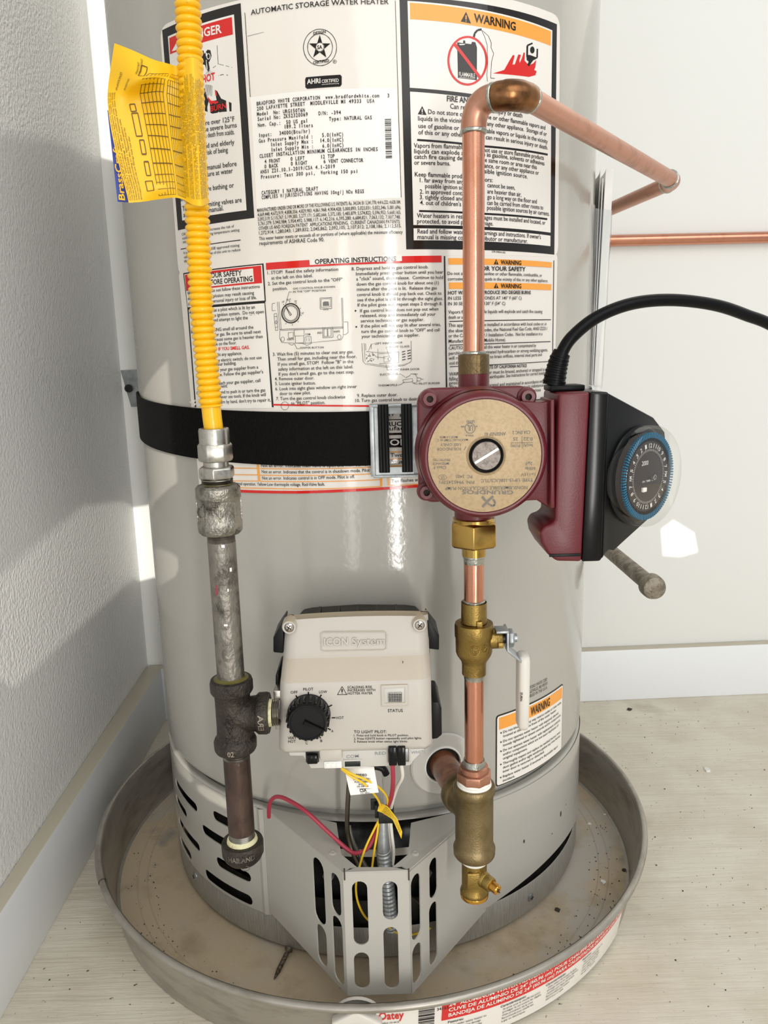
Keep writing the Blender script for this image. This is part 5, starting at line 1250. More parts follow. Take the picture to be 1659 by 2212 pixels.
('k',2,[(31.6,482.5),(31.7,480),(33.4,480),(33.3,482.5)]),
('r',1,[(-79.1,555.1),(17,552.3),(17.1,553.7),(-79,556.5)]),
('r',1,[(17.1,552.3),(64,551.8),(64,553.1),(17.1,553.7)]),
('k',1,[(14,525.2),(54,524.3),(53.9,516.6),(13.8,517.6)]),
('k',1,[(14.5,540.9),(54.2,540.1),(54.2,540.8),(14.5,541.6)]),
('k',1,[(14.1,528.2),(54,527.3),(54,529.1),(14.2,530)]),
('o',1,[(13.7,513.2),(53.8,512.2),(53.8,513),(13.7,514)]),
('o',1,[(13.6,507.2),(53.7,506.1),(53.7,506.9),(13.6,508)]),
('o',1,[(13.4,501),(53.6,499.9),(53.6,500.7),(13.4,501.8)])]

# ================================================================ the room
def lx(y): return -.3765-.024*y                       # left wall and back wall are a little out of square
def lb(y): return -.3545-.006*y                       # front of the left baseboard
def by(x): return .302+.030*x                         # front of the back baseboard
def bw(x): return by(x)+.020
LX = lx(.30)
def poly3(m, pts, d):                                 # slab from a quad and an offset vector
    d = Vector(d); P = [Vector(p) for p in pts]; n = len(P)
    return m.add(P+[p+d for p in P], [tuple(range(n)), tuple(range(2*n-1, n-1, -1))]+[(i, n+i, n+(i+1) % n, (i+1) % n) for i in range(n)])
struct(poly3(MB(), [(lx(-1.05), -1.05, 0), (2.6, -1.05, 0), (2.6, bw(2.6), 0), (LX, bw(LX), 0)], (0, 0, -.03)).build('floor', 'painted_plywood', smooth=False, org=(0, 0, 0)))
mat('concrete', '#a9a59c', .8, var=(8, '#8f8b82', .4, .7))
struct(MB().box((-.5, -3.1, -.5), (2.4, -1.07, -.46)).build('floor_slab', 'concrete', smooth=False))
struct(poly3(MB(), [(lx(-.75), -.75, -.46), (lx(.5), .50, -.46), (lx(.5), .50, 2.4), (lx(-.75), -.75, 2.4)], (-.1, 0, 0)).build('wall_left', 'wall_texture', smooth=False, org=(0, 0, 0)))
struct(poly3(MB(), [(LX-.05, bw(LX-.05), 0), (2.6, bw(2.6), 0), (2.6, bw(2.6), 2.4), (LX-.05, bw(LX-.05), 2.4)], (0, .1, 0)).build('wall_back', 'wall_smooth', smooth=False, org=(0, 0, 0)))
# baseboards: one-by-four boards
def board(name, pts, d, h):
    m = MB(); P = [Vector(p) for p in pts]; d = Vector(d)
    m.add([P[0], P[1], P[1]+d, P[0]+d]+[p+V(0, 0, h) for p in (P[0], P[1], P[1]+d, P[0]+d)], [(0, 3, 2, 1), (4, 5, 6, 7), (0, 1, 5, 4), (1, 2, 6, 5), (2, 3, 7, 6), (3, 0, 4, 7)])
    return struct(m.build(name, 'base_white', bevel=.0015, org=P[0]))
m = MB(); P_ = [(lb(-1.05), -1.05), (lb(.29), by(-.36)-.001), (lx(.29)+.0005, by(-.36)-.001), (lx(-1.05)+.0005, -1.05)]
m.prism(P_, lambda a, b, d: (a, b, d), 0, .093); struct(m.build('baseboard_left', 'base_white', bevel=.0015))
board('baseboard_back', [(LX+.002, by(LX), 0), (2.6, by(2.6), 0)], (0, .0195, 0), .092)
# added sun blocker out of view, its gaps cut to shape the sun patches
def to_front(p): t = (-2.9-p.y)/SUN_DIR.y; q = p+SUN_DIR*t; return (q.x, q.z)
def hit(px, py):                                      # nearest of left wall / back wall
    d = ray(px, py); a = CAM_P+d*((-.3765-.024*CAM_P.y-CAM_P.x)/(d.x+.024*d.y)); b = CAM_P+d*((.322+.030*CAM_P.x-CAM_P.y)/(d.y-.030*d.x))
    return a if (a-CAM_P).dot(_f) < (b-CAM_P).dot(_f) and (a-CAM_P).dot(_f) > 0 else b
gaps = []
gaps.append([to_front(hit(*q)) for q in ((268, 1082), (180, 1092), (90, 1165), (0, 1245), (-60, 1300), (-60, 1420), (30, 1488), (150, 1375), (288, 1250))]
            +[to_front(q) for q in (V(-.275, bw(-.275), .262), V(-.275, bw(-.275), .378))])
for st_ in (((371, 1622), (386, 1622), (404, 1652), (419, 1686), (409, 1690), (386, 1668)), ((424, 1693), (441, 1697), (475, 1716), (503, 1736), (503, 1753), (452, 1729), (428, 1709)), ((334, 1182), (366, 1190), (384, 1203), (386, 1228), (378, 1246), (352, 1262), (340, 1262))): gaps.append([to_front(oncyl(*q)) for q in st_])
gaps.append([to_front(hit(*q)) for q in ((-60, -80), (178, -80), (183, 40), (212, 345), (120, 305), (0, 288), (-60, 285))][::-1])
gaps.append([to_front(q) for q in (V(-.383, bw(-.383), 1.14), V(-.28, bw(-.28), 1.14), V(-.28, bw(-.28), .86), V(-.383, bw(-.383), .89))])
gaps.append([to_front(hit(*q)) for q in ((1428, 1142), (1455, 1122), (1500, 1150), (1508, 1192), (1470, 1203), (1432, 1200))])
struct(sheet([(-.95, -.46), (2.1, -.46), (2.1, 2.6), (-.95, 2.6)], gaps, lambda a, b, d: (a, -2.9+d, b), 0, -.002).build('sun_blocker', 'wall_smooth', smooth=False, org=(0, -2.9, 0)))

# ================================================================ water heater
def cyl(u, v, dr=0.0): a = u/R; return ((R+dr)*math.sin(a), -(R+dr)*math.cos(a), v)
def uvof(px, py): q = oncyl(px, py); return (math.atan2(q.x, -q.y)*R, q.z)
H = thing('water_heater', 'tall light grey cylindrical water heater standing in the round metal pan', 'water heater', (0, 0, .004))
Z0, Z1 = .158, .172
m = MB(); prof = [(Z1-.004, R-.010), (Z1-.003, R-.004), (Z1-.001, R-.0012), (Z1+.003, R)]+[(z, R) for z in (.3, .5, .7, .9, 1.1, 1.28)]+[(1.30, R-.006), (1.31, R-.02), (1.315, 0.02)]
m.lathe(prof, (0, 0, 0), seg=160, caps=(False, True)).build('jacket', 'tank_paint', H, angle=50)
MB().lathe([(Z0-.004, R-.0120), (Z1, R-.0120)], (0, 0, 0), seg=120, caps=(False, False)).build('seam_band', 'tank_groove', H)
MB().lathe([(.012, .225), (.19, .225)], (0, 0, 0), seg=80).build('burner_chamber', 'soot_shade', H)
# lower skirt: slotted left panel, plain right panel, back
D2 = math.radians
def skirt(u, v, d): return cyl(u, v, d)
uL0, uL1 = D2(-125)*R, D2(-25.4)*R
zb, zt = .0405, .1595
slots = []
for (a, b, r) in [((382, 1700), (420, 1733), .0052), ((466, 1759), (517, 1792), .0056), ((382, 1722), (400, 1759), .0052), ((442, 1791), (520, 1840), .0056),
                  ((388, 1770), (427, 1832), .0052), ((474, 1860), (533, 1897), .0058), ((391, 1810), (410, 1851), .0052), ((449, 1888), (536, 1946), .0060)]:
    (u0, v0), (u1, v1) = uvof(*a), uvof(*b)
    v = (v0+v1)/2; slots.append((u0, v, u1, v, r))
slots = [(u0, v, u1, v2, r) for (u0, v, u1, v2, r) in slots]
sheet([(uL0, zb), (uL1, zb), (uL1, zt), (uL0, zt)], [stadium(*s_) for s_ in slots], skirt, 0, -.0012, cut=R*D2(2.5)).build('slotted_skirt', 'tank_paint', H, angle=25)
# folded edge of the slotted skirt beside the door
m = MB(); m.grid(3, 2, lambda s, t: cyl(uL1-.010+s*.008, zb+(zt-zb)*t, .0018 if s == .5 else .0002)); m.build('skirt_fold', 'tank_paint', H, angle=20)
uR0, uR1 = D2(21.5)*R, D2(122)*R
def right_lift(u):
    t = min(max((math.degrees(u/R)-26)/52, 0), 1); return .0165*math.sin(math.pi*t)**.8
m = MB(); N1 = 60
def rs(s, t):
    u = uR0+(uR1-uR0)*s; z = (zb+right_lift(u))*(1-t)+zt*t; dr = .0005+.001*right_lift(u)/.0165*(1-t)**2
    return cyl(u, z, dr)
m.grid(N1, 10, rs).build('plain_skirt', 'tank_paint', H, angle=60)
m = MB(); m.grid(60, 2, lambda s, t: cyl(D2(122+113*s)*R, zb+(zt-zb)*t)).build('back_skirt', 'tank_paint', H, angle=60)
m = MB().lathe([(zt-.0005, R-.0002), (zt+.0015, R-.0015), (zt+.002, R-.004), (zt+.001, R-.0095)], (0, 0, 0), seg=140, caps=(False, False)); m.build('skirt_lip', 'tank_paint', H, angle=60)
m = MB().lathe([(.0085, R-.0025), (.0085, R-.001), (.0405, R-.0008), (.0413, R-.0018), (.0390, R-.0022), (.0100, R-.0030)], (0, 0, 0), seg=140, caps=(False, False)); m.build('base_ring', 'brushed_steel', H, angle=60)
MB().lathe([(0, R-.012), (.055, R-.012)], (0, 0, .0085), seg=120, caps=(True, False)).build('base_plate', 'soot_shade', H)  # near-black, so the shade in the gap under the skirt is in its colour
for k in range(3):
    a = D2(30+120*k); MB().lathe([(0, .016), (.0085, .016)], (.2*math.cos(a), .2*math.sin(a), .0035), seg=20).build('foot', 'dark_steel', H)
for q in ((1147, 1938), (421, 1893)):
    c = oncyl(*q); n = V(c.x, c.y, 0).normalized()
    s = MB().lathe([(0, .0046), (.0012, .0044), (.0024, .003), (.0028, .001), (.0028, 0)], c-n*.0012, n, seg=18).build('ring_screw', 'steel_zinc', H)
    e = V(-n.y, n.x, 0)
    MB().obox(c+n*.0016, e*.0022, V(0, 0, .0004), n*.0003).obox(c+n*.0016, e*.0004, V(0, 0, .0022), n*.0003).build('cross_slot', 'debris_dark', s)
# chips in the paint of the right skirt
for (px, py, a, b) in ((1209, 1757, .0012, .0035), (1130, 1816, .0010, .002), (1220, 1737, .0006, .0014), (1190, 1800, .0006, .001)):
    u, v = uvof(px, py); mm = MB(); mm.add([cyl(u+x*a, v+y*b, .0016) for x, y in ring2d(0, 0, 1, 1, 9)], [tuple(range(9))]); mm.build('paint_chip_mark', 'debris_dark', H, fix=False, smooth=False)
# plastic disc and hole around the drain nipple
TH = math.radians(14.8); ND = V(math.sin(TH), -math.cos(TH), 0); NT = V(math.cos(TH), math.sin(TH), 0); HOLE = V(R*math.sin(TH), -R*math.cos(TH), .2135)
dp = MB().lathe([(-.004, .0315), (.0012, .0315), (.0026, .0300), (.0028, .019), (.0028, .017)], HOLE, ND, seg=48, caps=(False, False)).build('nipple_disc', 'valve_grey', H)
MB().lathe([(-.010, .0172), (.0042, .0172), (.0046, .0178), (.0042, .0186), (.0026, .0190)], HOLE, ND, seg=40, caps=(False, False)).build('hole_rim', 'white_plastic', dp)
MB().lathe([(.0005, .0172), (.0006, 0)], HOLE, ND, seg=40, caps=(False, False)).build('hole_shade_disc', 'soot_shade', dp)  # dark disc, the shade inside the hole put in as colour
# inner door seen behind the access cover
idr = MB(); idr.grid(20, 2, lambda s, t: V(*cyl(D2(-26+47*s)*R, .048+.068*t, -.022))).build('inner_door', 'dark_steel', H, angle=60)
mb = MB(); mb.grid(24, 6, lambda s, t: V(*cyl(D2(-26+47*s)*R, .118+.034*t, -.016-.010*math.sin(math.pi*t)))).build('flange_band', 'dark_steel', H, angle=60)
mb = MB(); mb.grid(20, 2, lambda s, t: V(*cyl(D2(-24+43*s)*R, .108+.010*t, -.0185))).build('gasket', 'plug_white', H, angle=60)
for k in (-12, 4, 12):
    a = D2(k); MB().lathe([(0, .006), (.006, .006)], V(math.sin(a)*(R-.022), -math.cos(a)*(R-.022), .085), V(math.sin(a), -math.cos(a), 0), seg=6).build('inner_door_bolt', 'steel_zinc', H)

# ---- printed labels on the jacket
def Rect(parent, name, q, m, dr, nu=40, rad=0.0):
    tl, tr, br, bl = q
    def fn(s, t):
        a = (bl[0]+(br[0]-bl[0])*s, bl[1]+(br[1]-bl[1])*s); b = (tl[0]+(tr[0]-tl[0])*s, tl[1]+(tr[1]-tl[1])*s)
        return cyl(a[0]+(b[0]-a[0])*t, a[1]+(b[1]-a[1])*t, dr)
    return MB().grid(nu, 2, fn).build(name, m, parent, angle=80)
def rounded_label(parent, name, q, m, dr, r):
    tl, tr, br, bl = [Vector(p) for p in q]; P = []
    for c, a, b in ((bl, tl, br), (br, bl, tr), (tr, br, tl), (tl, tr, bl)):
        d0 = (a-c).normalized()*r; d1 = (b-c).normalized()*r
        for k in range(6):
            t = k/5; P.append(tuple(c+d0*(1-t)**2+d1*t**2))
    return sheet([(p[0], p[1]) for p in P], [], lambda a, b, d: cyl(a, b, dr+d), 0, -.0002, cut=R*D2(2.2)).build(name, m, parent, angle=80)
mm_ = .001
L1 = rounded_label(H, 'rating_label', [(-.1749, .8697), (.1978, .8768), (.2024, .6790), (-.1748, .6675)], 'label', .0004, .011)
L2 = rounded_label(H, 'instruction_label', [(-.1748, .6720), (.2016, .6815), (.2012, .4885), (-.168, .4770)], 'label', .00022, .004)
L1['label'] = 'white rating and warning label with black framed panels'; L2['label'] = 'white operating instruction label with red and orange headings'
def fill_bent(mb, P, dr):
    bm = bmesh.new(); vs = [bm.verts.new((a, b, 0)) for a, b in P]; es = [bm.edges.new((vs[i], vs[(i+1) % len(vs)])) for i in range(len(vs))]
    bmesh.ops.triangle_fill(bm, use_beauty=True, use_dissolve=False, edges=es); x = min(a for a, b in P)+.005; x1 = max(a for a, b in P)
    while x < x1: bmesh.ops.bisect_plane(bm, geom=bm.verts[:]+bm.edges[:]+bm.faces[:], plane_co=(x, 0, 0), plane_no=(1, 0, 0)); x += .005
    bm.verts.index_update(); mb.add([cyl(v.co.x, v.co.y, dr) for v in bm.verts], [tuple(v.index for v in f.verts) for f in bm.faces]); bm.free()
def bend_shape(mb, pts, dr):
    P = [(a*mm_, b*mm_) for a, b in pts]; w = max(p[0] for p in P)-min(p[0] for p in P)
    if w > .012 and len(P) == 4:
        n = int(w/.006)+2
        mb.grid(n, 2, lambda s, t: cyl((P[3][0]+(P[2][0]-P[3][0])*s)*(1-t)+(P[0][0]+(P[1][0]-P[0][0])*s)*t, (P[3][1]+(P[2][1]-P[3][1])*s)*(1-t)+(P[0][1]+(P[1][1]-P[0][1])*s)*t, dr))
    elif len(P) > 4: fill_bent(mb, P, dr)
    else: mb.add([cyl(a, b, dr) for a, b in P], [tuple(range(len(P)))])
PRN = {'k': 'black_print', 'w': 'white_print', 'r': 'red_print', 'o': 'orange_print', 's': 'rating_sticker', 'g': 'grey_print'}
BIG = {'k': 'black_frame', 'w': 'white_panel', 'r': 'red_banner', 'o': 'orange_banner', 's': 'rating_sticker', 'g': 'grey_panel'}
ink = {}
for (c, layer, pts) in LABEL_SHAPE:
    up = sum(p[1] for p in pts)/len(pts) > 674+.03*sum(p[0] for p in pts)/len(pts)
    xs, ys = [p[0] for p in pts], [p[1] for p in pts]
    if len(pts) == 4 and (max(xs)-min(xs))*(max(ys)-min(ys)) > 350 and min(max(xs)-min(xs), max(ys)-min(ys)) > 8:
        bm_ = MB(); bend_shape(bm_, pts, .00055+.00012*layer); bm_.build(BIG[c], c, L1 if up else L2, fix=False, smooth=False)
    else: bend_shape(ink.setdefault((up, c), MB()), pts, .00055+.00012*layer)
for (u0, v0, u1, v1, h, c, st, s) in LABEL_TEXT:
    up = (v0+v1)/2 > 674+.03*(u0+u1)/2-2
    put_text(ink.setdefault((up, c), MB()), s, (u0*mm_, v0*mm_), (u1*mm_, v1*mm_), h*mm_, lambda a, b: cyl(a, b, .0011), st)
for (up, c), mb in ink.items(): mb.build(PRN[c], c, L1 if up else L2, fix=False, smooth=False)
# ---- warning label low on the right
q3 = [uvof(1068, 1545), uvof(1215, 1478), uvof(1213, 1617), uvof(1073, 1700)]
ua, ub, va, vb = (q3[0][0]+q3[3][0])/2, (q3[1][0]+q3[2][0])/2, (q3[2][1]+q3[3][1])/2, (q3[0][1]+q3[1][1])/2
WL = rounded_label(H, 'vapour_warning_label', [(ua, vb), (ub, vb), (ub, va), (ua, va)], 'k', .0004, .004); WL['label'] = 'white warning label with orange band and bullet text'
e = .0013
rounded_label(WL, 'label_face', [(ua+e, vb-e), (ub-e, vb-e), (ub-e, va+e), (ua+e, va+e)], 'w', .0007, .003)
Rect(WL, 'orange_band', [(ua+.0035, vb-.003), (ub-.003, vb-.003), (ub-.003, vb-.0155), (ua+.0035, vb-.0155)], 'o', .0009, 24)
mb = MB(); f3 = lambda a, b: cyl(a, b, .0012)
put_text(mb, 'WARNING', (ua+.046, vb-.0135), (ub-.030, vb-.0135), .0088, f3, 'b')
mb.add([f3(ua+.033, vb-.0135), f3(ua+.043, vb-.0135), f3(ua+.038, vb-.0046)], [(0, 1, 2)])
tx = ['Do not block or in any way restrict outlet or inlet vents', 'located at the bottom front of the water heater.', 'Do not operate water heater with impaired, altered,', 'loosely tightened or absent controls and/or components.', 'Do not operate water heater with replacement controls', 'and/or components which are not exact duplicates of', 'original equipment.', 'Thoroughly inspect and replace (as needed) burner inner', 'door gasket and/or sight window gasket any time burner', 'inner door is removed or disturbed.', 'Replace water heater if involved in flammable vapor', 'incident.']
bul = {0, 2, 4, 7, 10}; y = vb-.0205
for i, s in enumerate(tx):
    if i in bul and i: y -= .0010
    w = (ub-ua-.014)*min(1, len(s)/54.0)
    put_text(mb, s, (ua+.0085, y), (ua+.0085+w, y), .0026, f3)
    if i in bul: mb.add([f3(a, b) for a, b in ring2d(ua+.0058, y+.0012, .0009, .0009, 8)], [tuple(range(8))])
    y -= .0044
mb.build('black_print', 'k', WL, fix=False, smooth=False)
mb = MB()
for k, s in enumerate(('©BRADFORD WHITE CORP.', 'MIDDLEVILLE, MI 49333', 'ASSEMBLED IN THE U.S.A.')):
    a = uvof(1130, 1494+9*k); b = uvof(1182, 1470+9*k); v = (a[1]+b[1])/2; put_text(mb, s, (a[0], v), (b[0], v), .0034, lambda a, b: cyl(a, b, .0004))
mb.build('grey_print', 'ink_grey', H, fix=False, smooth=False)

# ================================================================ strap, buckle and wall brackets
def strap_z(th):                                      # the webbing dips a little towards the front
    d = abs(math.degrees(th)); t = min(d/75, 1); return .5258+.0132*t*t if th < 0 else .5258+.006*t*t
def band(t0, t1, n, zc=strap_z, hw=.0232, r0=.0012, r1=.0030):
    m = MB(); P = []
    for i in range(n):
        th = t0+(t1-t0)*i/(n-1); s, c = math.sin(th), math.cos(th); z = zc(th)
        for rr, zz in ((R+r0, z-hw), (R+r1, z-hw), (R+r1, z+hw), (R+r0, z+hw)): P.append((rr*s, -rr*c, zz))
    F = []
    for i in range(n-1):
        for k in range(4): F.append((i*4+k, i*4+(k+1) % 4, i*4+4+(k+1) % 4, i*4+4+k))
    F += [(3, 2, 1, 0), tuple((n-1)*4+k for k in range(4))]; return m.add(P, F)
ST = thing('tank_strap', 'black webbing strap cinched around the grey heater', 'strap', (0, -R, .50))
mat('strap_web', '#171614'); 
wb = band(D2(-128), D2(2.5), 110).build('webbing', 'strap_web', ST, angle=60)
ribs = MB()
for i in range(120):                                   # woven ribs across the webbing
    th = D2(-46+i*.39); z = strap_z(th); s, c = math.sin(th), math.cos(th); e1 = V(c, s, 0); n_ = V(s, -c, 0); o = V((R+.0030)*s, -(R+.0030)*c, z)
    ribs.obox(o, e1*.00055, n_*.00022, V(0, 0, .0229))
ribs.build('woven_rib', 'strap_web', wb, kind='stuff')
band(D2(10), D2(128), 90, zc=lambda t: .5258+.004*abs(t)).build('webbing', 'strap_web', ST, angle=60)
fray = MB()
for k in range(7): a = oncyl(425, 872); fray.tube(spline([a+V(0, -.003, 0), a+V(-.002-.001*k*.5, -.005, .001*(k-3)*.6), a+V(-.004+.0009*k, -.006, .0016*(k-2)*.6)], 3), .0003, 5)
fray.build('frayed_threads', 'wire_white', ST)
BK = thing('strap_buckle', 'galvanized steel buckle plate with two black bars on the strap', 'buckle', tuple(at(852, 1028, -.262)))
b0, b1 = at(800, 872, -.264), at(893, 1028, -.264); yb = -.264
def bp(a, b, d): return (a, yb+d, b)
bx0, bx1, bz0, bz1 = b0.x, at(893, 950, yb).x, at(846, 1028, yb).z, at(846, 872, yb).z
ins = (.0048, .0052)
fr = sheet([(bx0, bz0), (bx1, bz0), (bx1, bz1), (bx0, bz1)], [[(bx0+.0068, bz0+.0075), (bx1-.0010, bz0+.0075), (bx1-.0010, bz1-.0085), (bx0+.0068, bz1-.0085)]], bp, 0, .0018).build('buckle_frame', 'steel_zinc', BK)
MB().box((bx0-.0012, yb-.002, bz0), (bx0+.0030, yb+.006, bz1)).build('frame_flange', 'steel_zinc', BK, bevel=.001)
MB().box((bx0, yb-.0022, bz1-.0030), (bx1+.004, yb+.004, bz1)).build('frame_flange', 'steel_zinc', BK, bevel=.001)
MB().box((bx0+.001, yb-.0018, bz0-.0014), (bx1+.004, yb+.003, bz0+.0010)).build('frame_flange', 'steel_zinc', BK, bevel=.0006)
MB().box((bx1-.0012, yb+.0004, bz0+.001), (bx1+.016, yb+.0018, bz1-.001)).build('strap_plate', 'steel_zinc', BK, bevel=.0004)
zc_ = (bz0+bz1)/2+.0015
for xa in (at(829, 950, yb).x, at(879, 950, yb).x):
    m = MB()
    for k in range(3): m.lathe([(-.0288, .0020), (.0288, .0020)], (xa-.0026+.0026*k, yb-.0016, zc_), seg=12)
    m.build('ratchet_bar', 'black_satin', BK)
# brackets screwed to the back wall behind the tank
a = at(255, 800, bw(-.38)); b = at(300, 880, bw(-.36))
BR = thing('wall_bracket', 'small galvanized bracket plate on the back wall left of the heater', 'bracket', (a.x, bw(a.x)-.003, b.z))
yw = bw(-.36)-.0030
MB().add([(-.372, yw, b.z+.001), (-.30, yw, b.z+.003), (-.30, yw, a.z+.002), (-.3835, yw, a.z), (-.372, yw+.003, b.z+.001), (-.30, yw+.003, b.z+.003), (-.30, yw+.003, a.z+.002), (-.3835, yw+.003, a.z)], [(0, 1, 2, 3), (7, 6, 5, 4), (0, 4, 5, 1), (1, 5, 6, 2), (2, 6, 7, 3), (3, 7, 4, 0)]).build('plate', 'steel_zinc', BR, bevel=.0008)
c = at(279, 839, yw); MB().lathe([(0, .0062), (.004, .0062), (.0048, .0054), (.0048, .003), (.002, .003), (.002, 0)], (c.x, yw, c.z), (0, -1, 0), seg=16).build('lag_screw', 'dark_steel', BR)

# ================================================================ drain pan
PC = V(-.0056, -.048, 0)
P = thing('drain_pan', 'round shallow aluminum drain pan with dusty floor under the heater', 'drain pan', (PC.x, PC.y, 0))
pr = [(.0005, .3062), (.004, .3072), (.020, .3098), (.040, .3132), (.0585, .3162), (.0615, .3172)]
rim = [(.0615+.0036*math.sin(t), .3204-.0038*math.cos(t)) for t in [math.pi*k/8*1.55 for k in range(9)]]
m = MB().lathe(pr+rim, PC, seg=180, caps=(False, False)); 
inner = [(.0610, .3160), (.040, .3120), (.020, .3087), (.0045, .3062), (.0030, .3030)]
m.lathe(inner[::-1]+[(.0645, .3180)], PC, seg=180, caps=(False, False)).build('pan_wall', 'pan_alu', P, angle=50)
MB().lathe([(.0005, .3055), (.0030, .3040), (.0031, .2960), (.0033, .20), (.0033, .002)], PC, seg=150, caps=(True, True)).build('pan_floor', 'pan_dust', P, angle=50)
m = MB()
for rr in (.272, .283):
    m.lathe([(.0031, rr), (.0037, rr+.001), (.0031, rr+.002)], PC, seg=150, caps=(False, False))
m.build('floor_bead', 'pan_dust', P, angle=60)
def pcone(u, v, dr=0.0):                               # u arc length on the outside of the pan wall, v height
    a = u/.315; r = .3068+(v/.06)*.0098+dr; return (PC.x+r*math.sin(a), PC.y-r*math.cos(a), v)
def punv(px, py, v):
    q = atz(px, py, v); a = math.atan2(q.x-PC.x, -(q.y-PC.y)); return a*.315
# overlap joint of the rim on the left
a0 = math.atan2(-.995, .08)
j = MB(); 
def rimpt(th, t, dr=0): z = .0615+(.0036+dr)*math.sin(t); r = .3204-(.0038+dr)*math.cos(t); return (PC.x+r*math.sin(th), PC.y-r*math.cos(th), z)
j.grid(14, 10, lambda s, t: rimpt(D2(-88+26*s), math.pi*1.5*t, .0006)).build('rim_lap', 'pan_alu', P, angle=60)
# label glued around the front right of the wall
u0 = punv(812, 2194, .052); u1 = punv(1349, 1985, .025)
LB = sheet([(u0, .0035), (u1, .0035), (u1, .0565), (u0, .0565)], [], lambda a, b, d: pcone(a, b, .0009+d), 0, -.0002, cut=.008).build('pan_label', 'w', P, angle=60); LB['label'] = 'white and red paper label around the pan wall'
ur = punv(955, 2178, .05); ue = u1
red = MB(); red.grid(60, 2, lambda s, t: pcone(ur+(ue-ur)*s, .0345+.0220*t, .0012)); 
ub0, ub1 = punv(818, 2190, .052), punv(873, 2190, .052)
bk = MB(); wt = MB(); fk = lambda a, b: pcone(a, b, .0015)
put_text(red, 'Oatey', (ub0, .0450), (ub1, .0450), .0085, fk, 'b')
put_text(bk, 'Cleveland, OH 44135', (ub0, .0400), (ub1-.004, .0400), .0018, fk); put_text(bk, 'Oatey.com', (ub0, .0365), (ub0+.011, .0365), .0018, fk, 'b')
ubc = punv(905, 2190, .05); rng = random.Random(4); y = .055
while y > .012:
    h = rng.choice([.0007, .0012, .002]); bk.grid(4, 2, lambda s, t: pcone(ubc+.014*s, y-h*t, .0014)); y -= h+rng.choice([.0008, .0012])
put_text(bk, '34153', (ubc+.0160, .048), (ubc+.0260, .048), .0030, fk)
for k, (s, w) in enumerate((('24" ALUMINUM WATER HEATER PAN WITH ADAPTER', .150), ('CUVE DE ALUMINIO DE 24" (60,96 cm) POUR CHAUFFE-EAU AVEC ADAPTATEUR', .225), ('BANDEJA DE ALUMINIO DE 24" (60.96 cm) PARA CALENTADOR DE AGUA CON ADAPTADOR', .245))):
    put_text(wt, s, (ur+.006, .0505-.0062*k), (ur+.006+w, .0505-.0062*k), .0040, fk, 'b')
cols = [('Features:', ['Fits under water heater to', 'protect against damage', 'from water heater leaks', 'Drain adapter included', 'For gas or electric']), ('Caractéristiques:', ['Se pose sous le chauffe-eau pour', 'protéger le sol contre les dégâts', "d'eau provenant de la cuve", 'Recommandé pour chauffe-eau', 'à gaz ou électriques']),
        ('Características:', ['Cabe debajo del tanque de agua', 'protege contra los daños del piso', 'causados por fugas del tanque', 'Recomendada para tanques', 'eléctricos o a gas'])]
x = ur+.006
for rep in range(2):
    for hd, ls in cols:
        put_text(bk, hd, (x, .0302), (x+len(hd)*.0016, .0302), .0024, fk, 'b')
        for i, s in enumerate(ls): put_text(bk, s, (x+.003, .0262-.0038*i), (x+.003+len(s)*.00128, .0262-.0038*i), .0020, fk)
        x += .050
        if x > u1-.05: break
    if x > u1-.05: break
red.build('red_print', 'r', LB, fix=False, smooth=False); bk.build('black_print', 'k', LB, fix=False, smooth=False); wt.build('white_print', 'w', LB, fix=False, smooth=False)
# drain adapter through the front of the wall
ux = punv(771, 2194, .05); an = ux/.315; nd = V(math.sin(an), -math.cos(an), 0); zc = .036; pw = V(*pcone(ux, zc))
DA = MB().lathe([(.0005, .024), (.003, .0245), (.0085, .0240), (.0098, .0225), (.0098, .012), (.004, .011)], pw, nd, seg=6, rot=math.radians(30), caps=(False, True)).build('drain_adapter', 'plug_white', P, bevel=.0015); DA['label'] = 'pale hexagonal drain adapter nut'
MB().lathe([(-.0075, .021), (-.007, .0235), (-.0045, .0240), (-.003, .0240)], pw, nd, seg=36, caps=(True, False)).build('inside_flange', 'plug_white', DA)
# loose things lying in the pan and on the floor
S0, S1 = atz(624, 2050, .0075), atz(592, 2116, .0045); ax = (S1-S0); ln = ax.length; ax.normalize()
SCW = thing('loose_screw', 'rusty wood screw lying in the pan left of the access cover', 'screw', (S0.x, S0.y, .0033))
prf = [(.0035, .0020)]
n = 22
for k in range(n):
    t = k/n; r = .0021*(1-max(0, t-.7)*2.2); prf += [(.006+(ln-.008)*t, r*.78), (.006+(ln-.008)*(t+.5/n), r*1.15)]
prf.append((ln, .0002)); MB().lathe(prf, S0, ax, seg=12).build('shank', 'screw_rust', SCW, angle=20)
hd = MB().lathe([(0, .0042), (.0006, .0043), (.0035, .0020)], S0, ax, seg=16).build('head', 'screw_rust', SCW)
MB().obox(S0-ax*.0002, ax.cross(V(0, 0, 1)).normalized()*.0022, V(0, 0, .0005), ax*.0003).build('drive_slot', 'debris_dark', hd)
rng = random.Random(11)
def flake(m, c, r, h): n = 6; m.add([(c[0]+r*rng.uniform(.6, 1.2)*math.cos(2*math.pi*i/n), c[1]+r*rng.uniform(.6, 1.2)*math.sin(2*math.pi*i/n), c[2]+h*k) for k in (0, 1) for i in range(n)], [tuple(range(n-1, -1, -1)), tuple(range(n, 2*n))]+[(i, (i+1) % n, n+(i+1) % n, n+i) for i in range(n)])
